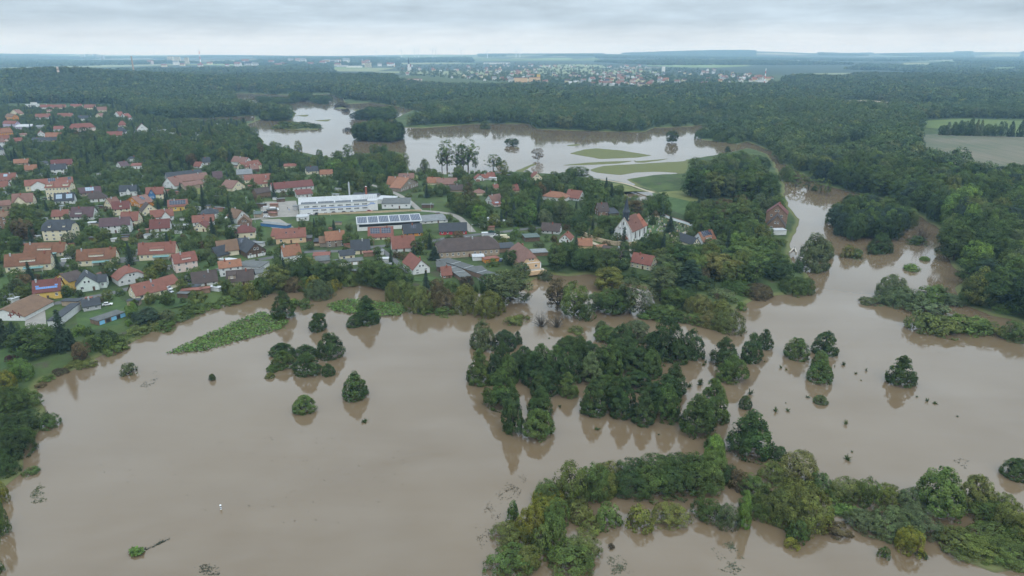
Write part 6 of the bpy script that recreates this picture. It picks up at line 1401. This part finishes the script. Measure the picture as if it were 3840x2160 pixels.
# ------------------------------------------------------------------ the distant town
def tinyhouse(W, D, h, rh, wall, roof):
    m_ = MB(); v = [(-W/2, -D/2, -6), (W/2, -D/2, -6), (W/2, D/2, -6), (-W/2, D/2, -6), (-W/2, -D/2, h), (W/2, -D/2, h), (W/2, D/2, h), (-W/2, D/2, h), (-W/2, 0, h+rh), (W/2, 0, h+rh)]
    m_.add(v, [(0, 1, 5, 4), (1, 2, 6, 9, 5), (2, 3, 7, 6), (3, 0, 4, 8, 7)], 0); V, F = thicken([(-W/2-.6, -D/2-.6, h-.2), (W/2+.6, -D/2-.6, h-.2), (W/2+.6, 0, h+rh+.4), (-W/2-.6, 0, h+rh+.4), (-W/2-.6, D/2+.6, h-.2), (W/2+.6, D/2+.6, h-.2)], [(0, 1, 2, 3), (4, 3, 2, 5)], .3); m_.add(V, F, 1)
    for k in range(3):
        for z in ([h*.3, h*.7] if h > 5 else [h*.5]):
            x = -W/2+W*(k+.5)/3; m_.add([(x-.6, -D/2-.04, z-.7), (x+.6, -D/2-.04, z-.7), (x+.6, -D/2-.04, z+.7), (x-.6, -D/2-.04, z+.7)], [(0, 1, 2, 3)], 2)
    return m_.mesh('town_house', ['wall_'+wall, 'roof_'+roof, 'glass'])
TH_ = [(tinyhouse(random.uniform(10, 17), 10, random.choice([4, 6.5, 8]), random.uniform(3, 5), w_, r_), w_, r_) for w_, r_ in
       [('white', 'red'), ('cream', 'red'), ('white', 'bright'), ('greywhite', 'slate'), ('pink', 'pink'), ('white', 'grey'), ('cream', 'orange'), ('tan', 'darkred'), ('white', 'white'), ('greywhite', 'pink'), ('cream', 'brown'), ('white', 'pink')]]
rn = dict(red='red', bright='bright red', slate='dark slate', pink='rosy', grey='grey', orange='orange', darkred='dark red', white='white', brown='brown')
TOWN = [(990,165),(1180,162),(1330,160),(1560,166),(1760,172),(1830,180),(1935,195),(1950,204),(1780,214),(1620,220),(1480,218),(1320,212),(1200,202),(1010,188)]
n = 0; tl = []
while n < 270:
    px, py = random.uniform(980, 1960), 160+60*random.random()
    if not inpoly(np.array([px]), np.array([py]), TOWN)[0]: continue
    if math.sin(px*.021)+math.sin(py*.3+px*.005) < -.75: continue
    x, y = unp(px, py, GZ); z = tz(x, y); x, y = unp(px, py, z); z = tz(x, y)
    me, w_, r_ = random.choice(TH_); o = ob('town_house', me, None, (x, y, z), (0, 0, random.choice([0, 0, 1.57, .4, -.5])+random.uniform(-.2, .2))); s = random.uniform(.9, 1.35); o.scale = (s, s, s)
    tag(o, '%s walled house with %s roof in the distant town behind the wood' % (w_ if w_ != 'greywhite' else 'pale grey', rn[r_]), 'house', 'houses of the distant town'); tl.append((x, y, z)); n += 1
tpts = []
while len(tpts) < 2600:
    px, py = random.uniform(970, 1970), 158+66*random.random()
    if inpoly(np.array([px]), np.array([py]), TOWN)[0]: x, y = unp(px, py, GZ); tpts.append((x, y, 0))
tpts = np.array(tpts); tpts[:, 2] = terrain(tpts[:, 0], tpts[:, 1])-3; stuff('town_trees', 'hazy trees between the houses of the distant town', tpts, [far_tree(13, 6.2, 18, 8, 2.2, 2.4) for _ in range(3)], .6, 1.1)
def farbox(name, px, pyb, pyt, wpx, D, Y, wall, roof, label, cat='building', rz=0, floors=0, group=None, hf=None):
    """a block at distance Y whose top shows at pyt"""
    hf = hf or dict(tower_block=52, apartment_slab=32, industrial_hall=11, glasshouse=7, monastery=14, school=16, school_tower=26, water_tower=32, works_building=10)[name]
    for _ in range(5):
        x = ray(px, pyt)[0]/ray(px, pyt)[1]*Y; z = tz(x, Y); Y = min((z+hf-CAMZ)*ray(px, pyt)[1]/min(ray(px, pyt)[2], -.004), 12500)
    x = ray(px, pyt)[0]/ray(px, pyt)[1]*Y; z = tz(x, Y); top = zat(px, pyt, Y); W = wpx*K*Y*1.06/2560; h = max(top-z, 4)
    root = empty(name, (x, Y, z), rz); tag(root, label, cat, group); MB().box(-W/2, W/2, 0, D, -4, h).build('wall', 'wall_'+wall, root); MB().box(-W/2-.4, W/2+.4, -.4, D+.4, h, h+1.0).build('roof', 'roof_'+roof, root)
    for k in range(floors): boxpart('window_band', root, 0, -.06, h*(k+.6)/floors, W*.92, .2, h/floors*.42, 'glass')
    return root
for i, (px, w_, pt) in enumerate([(207, 9, 138), (218, 8, 136), (228, 8, 137), (238, 9, 136), (247, 8, 138), (256, 7, 140)]): farbox('tower_block', px, 156, pt, w_, 18, 5900+60*(i % 3), 'grey' if i % 2 else 'greywhite', 'grey', 'grey tower block in the close cluster on the far left skyline', floors=11, group='tower block cluster')
for i, (px, w_, pt) in enumerate([(427, 13, 142), (445, 12, 143), (468, 9, 145)]): farbox('tower_block', px, 158, pt, w_, 16, 6100, 'cream', 'grey', 'pale tower block near the red and white mast', floors=8, group='pale tower blocks')
farbox('apartment_slab', 820, 166, 151, 18, 15, 3700, 'peach', 'grey', 'sand coloured slab block beside a white one', floors=9); farbox('apartment_slab', 840, 166, 151, 20, 15, 3720, 'white', 'grey', 'white slab block beside a sand coloured one', floors=9)
farbox('apartment_slab', 925, 168, 158, 14, 14, 3500, 'cream', 'grey', 'small cream block with pinkish side', floors=4); farbox('industrial_hall', 890, 172, 166, 34, 40, 3300, 'white', 'white', 'flat white industrial hall before the slab blocks'); farbox('industrial_hall', 860, 170, 164, 24, 30, 3400, 'greywhite', 'grey', 'grey industrial hall before the slab blocks')
farbox('industrial_hall', 75, 154, 148, 20, 40, 5400, 'white', 'white', 'pale hall at the far left'); farbox('industrial_hall', 1250, 166, 158, 60, 60, 3900, 'white', 'white', 'long low white hall beyond the distant town'); farbox('glasshouse', 2275, 192, 186, 40, 60, 2850, 'white', 'white', 'long white greenhouse roof in the woods'); farbox('glasshouse', 2350, 193, 188, 70, 60, 2850, 'white', 'white', 'second long white greenhouse roof in the woods'); farbox('glasshouse', 2410, 193, 188, 22, 60, 2850, 'white', 'white', 'short white greenhouse roof in the woods')
farbox('monastery', 1042, 206, 199, 34, 14, 2600, 'pink', 'bright', 'long pink building with red roof in front of the town'); farbox('school', 1310, 212, 196, 30, 16, 2500, 'peach', 'bright', 'peach school block with red roof'); farbox('school', 1345, 212, 195, 26, 16, 2480, 'peach', 'bright', 'second peach school block with yellow corner tower'); farbox('school_tower', 1355, 212, 187, 8, 8, 2470, 'yellow', 'grey', 'yellow corner tower of the peach school')
farbox('water_tower', 1670, 182, 167, 7, 10, 3300, 'white', 'grey', 'white water tower rising over the distant town')
for i in range(46):
    px = random.choice([random.uniform(280, 1000), random.uniform(560, 960)]); py = random.uniform(152, 166); Y = unp(px, py, 12)[1]
    if Y > 7000: continue
    me, w_, r_ = random.choice(TH_[:6]); x = unp(px, py, 12)[0]; o = ob('suburb_building', me, None, (x, Y, tz(x, Y)+4), (0, 0, random.uniform(-.4, .4))); s = random.uniform(1.6, 3.2); o.scale = (s*1.4, s, s); tag(o, '%s block with %s roof in the far town on the plain' % (w_ if w_ != 'greywhite' else 'pale grey', rn[r_]), 'building', 'buildings of the far town')
def far_spire(px, pyb, pyt, Y, label, wall='white', sl='church_slate'):
    x = ray(px, pyb)[0]/ray(px, pyb)[1]*Y; z = tz(x, Y); top = zat(px, pyt, Y)-z; root = empty('far_church', (x, Y, z)); tag(root, label, 'church'); MB().box(-9, 9, 0, 40, 0, top*.3).build('wall', 'wall_'+wall, root)
    V, F = thicken([(-10, -1, top*.3), (10, -1, top*.3), (10, 20, top*.5), (-10, 20, top*.5), (-10, 41, top*.3), (10, 41, top*.3)], [(0, 1, 2, 3), (4, 3, 2, 5)], .5); mk('roof', V, F, 'roof_red', None, root); MB().box(-5, 5, -6, 4, 0, top*.5).build('tower', 'wall_'+wall, root); MB().tube([(0, -1, top*.5), (0, -1, top)], [6, .2], 8).build('spire', sl, root)
far_spire(1028, 158, 143, 4300, 'far white church with slate spire on the town skyline')
def stack_(name, px, pyb, pyt, Y, r0, r1, mats, label, cat):
    x = ray(px, pyb)[0]/ray(px, pyb)[1]*Y; z = tz(x, Y); top = zat(px, pyt, Y)-z; root = empty(name, (x, Y, z)); tag(root, label, cat); n_ = 6
    for k in range(n_):
        a, b_ = k/n_, (k+1)/n_; MB().tube([(0, 0, top*a-(2 if k == 0 else 0)), (0, 0, top*b_)], [r0+(r1-r0)*a, r0+(r1-r0)*b_], 8).build('shaft_section', mats[k % len(mats)], root)
    return root
stack_('factory_chimney', 335, 170, 141, 3300, 5, 2.6, ['chimney_tan'], 'tall tan brick factory chimney rising from the woods', 'chimney'); stack_('radio_mast', 505, 160, 121, 6000, 3.5, 2.4, ['red_paint', 'white_paint'], 'red and white radio mast on the skyline', 'mast'); stack_('radio_mast', 1923, 209, 172, 2500, 2.0, .8, ['red_paint', 'white_paint'], 'red and white mast over a white works beside the distant town', 'mast')
tw = stack_('lookout_tower', 148, 188, 168, 2150, 4.2, 2.6, ['wall_tan', 'wall_pink'], 'tapering tan lookout tower on the wooded hill', 'tower'); farbox('works_building', 1920, 210, 203, 22, 30, 2500, 'white', 'white', 'white works building at the foot of the mast')
m_ = MB()
def turbine(px, pyh, Y, s):
    x = ray(px, 134)[0]/ray(px, 134)[1]*Y; z = tz(x, Y); hub = zat(px, pyh, Y)-z; root = empty('wind_turbine', (x, Y, z)); tag(root, 'pale three bladed wind turbine on the far horizon', 'wind turbine', 'wind turbines on the horizon'); MB().tube([(0, 0, 0), (0, 0, hub)], [4, 2.4], 8).build('tower', 'white_paint', root)
    MB().box(-3, 3, -4, 8, hub-3, hub+3).build('nacelle', 'white_paint', root); a0 = random.random()*2
    for k in range(3):
        a = a0+2.094*k; MB().tube([(0, -5, hub), (math.cos(a)*s*.4, -5, hub+math.sin(a)*s*.4), (math.cos(a)*s, -5, hub+math.sin(a)*s)], [2.2, 2.8, .5], 5).build('blade', 'white_paint', root)
for px, ph in ((946, 124), (1010, 122), (1043, 121), (1053, 121), (1088, 121), (1096, 121), (1161, 121), (1226, 123), (1298, 123), (1308, 122)): turbine(px, ph+4, 9600, 48)
# ------------------------------------------------------------------ church surroundings
def wallrun(name, pts, h, w_, mat, label, cat='wall', z=GZ, cap=None):
    P_ = [np.array(unp(x, y, z)) for x, y in pts]; root = empty(name, (P_[0][0], P_[0][1], z)); tag(root, label, cat)
    for a, b_ in zip(P_[:-1], P_[1:]):
        d = b_-a; L_ = float(np.linalg.norm(d)); an = math.atan2(d[1], d[0]); MB().box(0, L_, -w_/2, w_/2, -.4, h).build('wall_section', mat, root, (a[0]-P_[0][0], a[1]-P_[0][1], 0), (0, 0, an))
        MB().box(-.05, L_+.05, -w_/2-.12, w_/2+.12, h, h+.18).build('coping', cap or mat, root, (a[0]-P_[0][0], a[1]-P_[0][1], 0), (0, 0, an))
wallrun('churchyard_wall', [(1463,590),(1492,604),(1520,612),(1545,617),(1580,619),(1611,618)], 2.4, .6, 'sandstone', 'tan sandstone churchyard wall curving below the church')
wallrun('graveyard_wall', [(1660,540),(1690,553),(1720,562),(1745,571)], 1.8, .5, 'white_paint', 'white graveyard wall with red tile coping behind the graves', cap='roof_red'); wallrun('factory_wall', [(800,541),(870,538),(950,535),(1005,532),(1060,531)], 1.1, .3, 'sandstone', 'low tan wall along the works road before the factory')
wallrun('garden_wall', [(780,620),(830,617),(865,612)], 1.2, .3, 'sandstone', 'low tan garden wall before the taupe stone house'); wallrun('quay_wall', [(1985,640),(1998,628),(2003,640)], 1.2, .5, 'stone', 'stone quay wall at the mill weir')
gs = [MB().box(-.45, .45, -.12, .12, -.1, 1.0).mesh('gravestone', q) for q in ('stone', 'dark_metal', 'sandstone', 'metal_grey')]
ng = 0
while ng < 130:
    px, py = random.uniform(1610, 1745), random.uniform(538, 606)
    if not inpoly(np.array([px]), np.array([py]), [(1625,535),(1660,543),(1745,574),(1715,585),(1680,600),(1610,606),(1625,580)])[0]: continue
    x, y = unp(px, py, GZ); q = random.randrange(4); o = ob('gravestone', gs[q], None, (x, y, GZ), (0, 0, random.uniform(-.3, .3)+.4)); o.scale = (random.uniform(.7, 1.5), 1, random.uniform(.6, 1.3)); tag(o, ['pale stone', 'dark polished', 'tan sandstone', 'grey'][q]+' gravestone in the churchyard beside the church', 'gravestone', 'gravestones in the churchyard'); ng += 1
# ------------------------------------------------------------------ cars
def carmesh(L_, W_, H_, van):
    h1 = H_*.55; b_ = MB(); prof_ = [(-L_/2, .35), (-L_/2, h1*.95), (-L_*.47, h1), (-L_*.2 if not van else -L_*.46, h1+.02), (L_*.25, h1), (L_*.47, h1*.86), (L_/2, h1*.7), (L_/2, .35)]
    def ext(m_, pr, w0, w1, mi=0):
        n_ = len(pr); v = [(x, -w0, z) for x, z in pr]+[(x, w0, z) for x, z in pr]; m_.add(v, [tuple(range(n_)), tuple(range(2*n_-1, n_-1, -1))]+[(i, i+n_, (i+1) % n_+n_, (i+1) % n_) for i in range(n_)], mi)
    ext(b_, prof_, W_/2, W_/2); 
    if van: ext(b_, [(-L_/2, h1*.9), (-L_/2, H_), (L_*.18, H_), (L_*.32, h1*1.0), (L_*.3, h1*.9)], W_/2-.04, 0)
    else: ext(b_, [(-L_*.36, h1), (-L_*.30, H_), (L_*.06, H_), (L_*.2, h1)], W_/2-.16, 0)
    g = MB()
    if van: g.add([(L_*.19, -W_/2+.1, H_-.06), (L_*.335, -W_/2+.1, h1*1.02), (L_*.335, W_/2-.1, h1*1.02), (L_*.19, W_/2-.1, H_-.06)], [(0, 1, 2, 3)])
    else:
        for s in (-1, 1): g.add([(-L_*.33, s*(W_/2-.145), h1+.06), (-L_*.285, s*(W_/2-.145), H_-.08), (L_*.045, s*(W_/2-.145), H_-.08), (L_*.16, s*(W_/2-.145), h1+.06)], [(0, 1, 2, 3)])
        g.add([(L_*.07, -W_/2+.22, H_-.05), (L_*.205, -W_/2+.22, h1+.05), (L_*.205, W_/2-.22, h1+.05), (L_*.07, W_/2-.22, H_-.05)], [(0, 1, 2, 3)]); g.add([(-L_*.31, -W_/2+.22, H_-.05), (-L_*.375, -W_/2+.22, h1+.05), (-L_*.375, W_/2-.22, h1+.05), (-L_*.31, W_/2-.22, H_-.05)], [(0, 1, 2, 3)])
    wh = MB().tube([(0, -.11, 0), (0, .11, 0)], [.33, .33], 10).mesh('wheel', 'tyre'); lt = MB().box(-.04, .04, -.2, .2, -.09, .09).mesh('headlight', 'white_paint')
    return b_.mesh('body', 'car_paint'), g.mesh('window', 'glass'), wh, lt, L_, W_
CARM = carmesh(4.4, 1.8, 1.48, False); VANM = carmesh(6.4, 2.1, 2.7, True); MINI = carmesh(4.9, 1.9, 1.95, True)
def car(cr, x, y, rz, col, label, M_=CARM, name='parked_car', cat='car'):
    X, Y = unp(*CR[cr](x, y), GZ); r = empty(name, (X, Y, GZ+.06), rz); tag(r, label, cat, 'cars parked in the village'); bm_, gm, wm, lm, L_, W_ = M_; q = ob('body', bm_, r); q.color = col+(1,); ob('window', gm, r)
    for sx_ in (-.3, .3):
        for sy_ in (-.5, .5): ob('wheel', wm, r, (L_*sx_, (W_-.16)*sy_, .33))
    for sy_ in (-.36, .36): ob('headlight', lm, r, (L_/2-.01, W_*sy_, .66))
WH, SI, BK, BL, RD = (.75, .75, .75), (.35, .36, .38), (.02, .02, .025), (.03, .05, .12), (.4, .03, .03)
car('C', 1060, 740, 0, WH, 'white delivery van in the works yard', VANM, 'delivery_van', 'van'); car('C', 965, 820, .05, WH, 'white car at the works yard entrance'); car('C', 1485, 790, .02, WH, 'white car at the factory corner'); car('C', 1580, 788, 0, BK, 'dark car second in the factory row'); car('C', 1683, 783, 0, WH, 'white car third in the factory row'); car('C', 1782, 775, 0, BK, 'black estate car in the factory row'); car('C', 1905, 770, 0, BK, 'black car before the middle factory windows'); car('C', 2000, 765, 0, SI, 'silver car before the factory bushes'); car('C', 2210, 755, 0, RD, 'red car at the far factory end')
car('C', 498, 845, 1.5, WH, 'white minibus parked by the blue pyramid roofed house', MINI, 'minibus', 'van'); car('B', 1300, 1240, .35, WH, 'white car on the grass beside the grey bungalow'); car('B', 2048, 1085, -.4, SI, 'silver car at the long low house'); car('B', 2030, 1050, -.4, WH, 'white minibus at the long low house', MINI, 'minibus', 'van'); car('B', 2245, 955, 0, BK, 'dark car at the white brown roofed house'); car('D', 430, 1050, .1, SI, 'grey car under cover by the shore hedge')
car('F', 1540, 705, 1.4, BL, 'dark blue car in the yard of the peach house'); car('F', 1430, 360, .2, (.03, .09, .06), 'dark green car on the road by the long barn'); car('F', 1480, 405, .3, WH, 'white car behind the long barn'); car('F', 1530, 415, .3, WH, 'second white car behind the long barn, beside the camper'); car('F', 1590, 435, .1, (.68, .6, .42), 'cream camper van behind the long barn', VANM, 'camper_van', 'van'); car('H', 1950, 175, .3, WH, 'white car parked beside the mill'); car('A', 540, 1245, .5, BL, 'dark car in the cobbled yard'); car('A', 505, 1262, .5, SI, 'silver car in the cobbled yard'); car('F', 2060, 340, -.5, BL, 'blue car under the big trees'); car('F', 525, 560, 1.5, BK, 'dark car beside the white house with dark gable boards')
car('B', 1355, 830, 1.2, WH, 'white car behind the pale grey half hipped house'); car('C', 960, 770, .1, BK, 'black car among scrap in the works yard')
def person(cr, x, y, cloth, label):
    X, Y = unp(*CR[cr](x, y), GZ)
    me = bpy.data.meshes.new('person'); V = [(0, 0, .95), (0, 0, 1.2), (0, 0, 1.42), (0, 0, 1.53), (0, 0, 1.66), (.1, 0, .88), (.12, .05, .5), (.13, 0, .06), (.13, -.12, .03), (-.1, 0, .88), (-.14, -.06, .5), (-.15, .02, .06), (-.15, -.1, .03), (.2, 0, 1.4), (.26, .03, 1.12), (.25, -.06, .88), (-.2, 0, 1.4), (-.27, 0, 1.12), (-.24, -.1, .9)]
    E = [(0, 1), (1, 2), (2, 3), (3, 4), (0, 5), (5, 6), (6, 7), (7, 8), (0, 9), (9, 10), (10, 11), (11, 12), (2, 13), (13, 14), (14, 15), (2, 16), (16, 17), (17, 18)]; rad = [.15, .14, .15, .06, .11, .1, .075, .05, .05, .1, .075, .05, .05, .07, .05, .04, .07, .05, .04]
    me.from_pydata(V, E, []); me.update(); o = bpy.data.objects.new('person', me); COL.link(o); o.location = (X, Y, GZ+.07); sk = o.modifiers.new('skin', 'SKIN'); 
    for i, r_ in enumerate(rad): me.skin_vertices[0].data[i].radius = (r_, r_*.85)
    me.skin_vertices[0].data[0].use_root = True; o.modifiers.new('sub', 'SUBSURF').levels = 1; me.materials.append(MATS[cloth]); tag(o, label, 'person')
    hd = MB().tube([(0, 0, 1.53), (0, 0, 1.6), (0, -.01, 1.7), (0, 0, 1.79)], [.06, .1, .1, .05], 8).build('head', 'skin', o)
person('C', 1220, 725, 'cloth_dark', 'person in dark clothes standing in the works yard beside another'); person('C', 1238, 740, 'stripe_blue', 'person in blue work clothes standing in the works yard')
# ------------------------------------------------------------------ small things
def pole(cr, x, y, h, label, lamp=False, mat='wood'):
    X, Y = unp(*CR[cr](x, y), GZ); r = empty('street_lamp' if lamp else 'utility_pole', (X, Y, GZ)); tag(r, label, 'lamp' if lamp else 'pole'); MB().tube([(0, 0, -.3), (0, 0, h)], [.14, .09], 6).build('post', mat, r)
    if lamp: boxpart('lamp_head', r, .5, 0, h+.05, 1.1, .25, .16, 'tarp')
    else: boxpart('crossarm', r, 0, 0, h-.5, 1.6, .1, .12, 'wood')
for a in (('C', 828, 890, 9, 'lamp post at the works yard corner', True, 'metal_grey'), ('C', 725, 700, 8, 'lamp post on the lawn behind the works yard', True, 'metal_grey'), ('F', 15, 660, 10, 'wooden pole at the lane fork'), ('G', 690, 1175, 13, 'wooden pole on the churchyard wall road'), ('D', 2270, 640, 9, 'dark wooden pole by the slate annex'), ('C', 1735, 800, 7, 'lamp post before the factory', True, 'metal_grey'), ('G', 1505, 1040, 8, 'wooden pole near the graveyard gate'), ('G', 350, 1100, 8, 'wooden pole beside the terracotta roof'), ('F', 1190, 350, 5, 'white lamp by the crimson house', True, 'white_paint'), ('E', 695, 760, 7, 'lamp post on the village green', True, 'metal_grey'), ('A', 1085, 770, 6, 'pale post by a small dark roof', True, 'white_paint')): pole(*a)
# striped marker post in the flood
X, Y = unp(556, 1281, 0); r = empty('marker_post', (X, Y, 0)); tag(r, 'white marker post with dark stripes standing in the open flood', 'post')
for k in range(6): MB().tube([(0, 0, k*.26-.2), (0, 0, k*.26+.06)], [.24, .24], 8).build('band', 'dark_metal' if k in (2, 4) else 'white_paint', r)
# sheds, greenhouses and clutter in the gardens
sm = [(MB().box(-1.6, 1.6, -1.2, 1.2, -.2, 2.1, 0).box(-1.8, 1.8, -1.4, 1.4, 2.1, 2.25, 1).mesh('garden_shed', [a, b_]), t) for a, b_, t in (('wall_white', 'roof_grey', 'white hut with grey roof'), ('wall_timber', 'roof_felt', 'timber hut with felt roof'), ('wall_tan', 'roof_slate', 'tan hut with dark roof'), ('wall_greywhite', 'roof_white', 'pale hut with white roof'), ('wall_brick', 'roof_red', 'brick hut with red roof'))]
ns = 0; tries = 0; AL = [(350,300),(650,312),(650,345),(560,350),(420,348),(345,340)]
while ns < 240 and tries < 12000:
    tries += 1
    if ns < 80: px, py = random.uniform(345, 650), random.uniform(300, 350); okk = inpoly(np.array([px]), np.array([py]), AL)[0]
    else: px, py = random.uniform(0, 1350), random.uniform(270, 770); okk = inpoly(np.array([px]), np.array([py]), VILL)[0]
    if not okk: continue
    x, y, z = onland(px, py)
    if z < 2.3 or (np.hypot(hx-x, hy-y)-hr).min() < 3.5 or (np.hypot(hx-x, hy-y)-hr).min() > 40 and ns >= 80 or not roadclear(x, y, 2): continue
    near = int(np.argmin(np.hypot(hx-x, hy-y))); q, t = random.choice(sm); o = ob('garden_shed', q, None, (x, y, GZ), (0, 0, random.uniform(-.4, .4))); s = random.uniform(.8, 1.7); o.scale = (s*random.uniform(.9, 1.8), s, min(s, 1.2)*.95)
    tag(o, ('small '+t+' in the allotment gardens') if ns < 80 else 'small %s near the %s' % (t, short(HLAB[near]) if HLAB[near] else 'village houses'), 'hut', 'garden huts'); ns += 1
# ------------------------------------------------------------------ air
HZ = mk('haze', *(lambda m_: (m_.v, m_.f))(MB().box(-27500, 27500, -1200, 17800, -4, 215)), 'wall_white'); HZ.data.materials.clear()
tag(HZ, kind='stuff')
hm, b = newmat('haze'); pv = b.n('ShaderNodeVolumePrincipled'); pv.inputs['Color'].default_value = (.42, .70, 1.0, 1); pv.inputs['Density'].default_value = HAZE; pv.inputs['Absorption Color'].default_value = (1, 1, 1, 1); pv.inputs['Anisotropy'].default_value = .0
oo = b.n('ShaderNodeOutputMaterial'); b.l(pv.outputs[0], oo.inputs['Volume']); HZ.data.materials.append(hm)
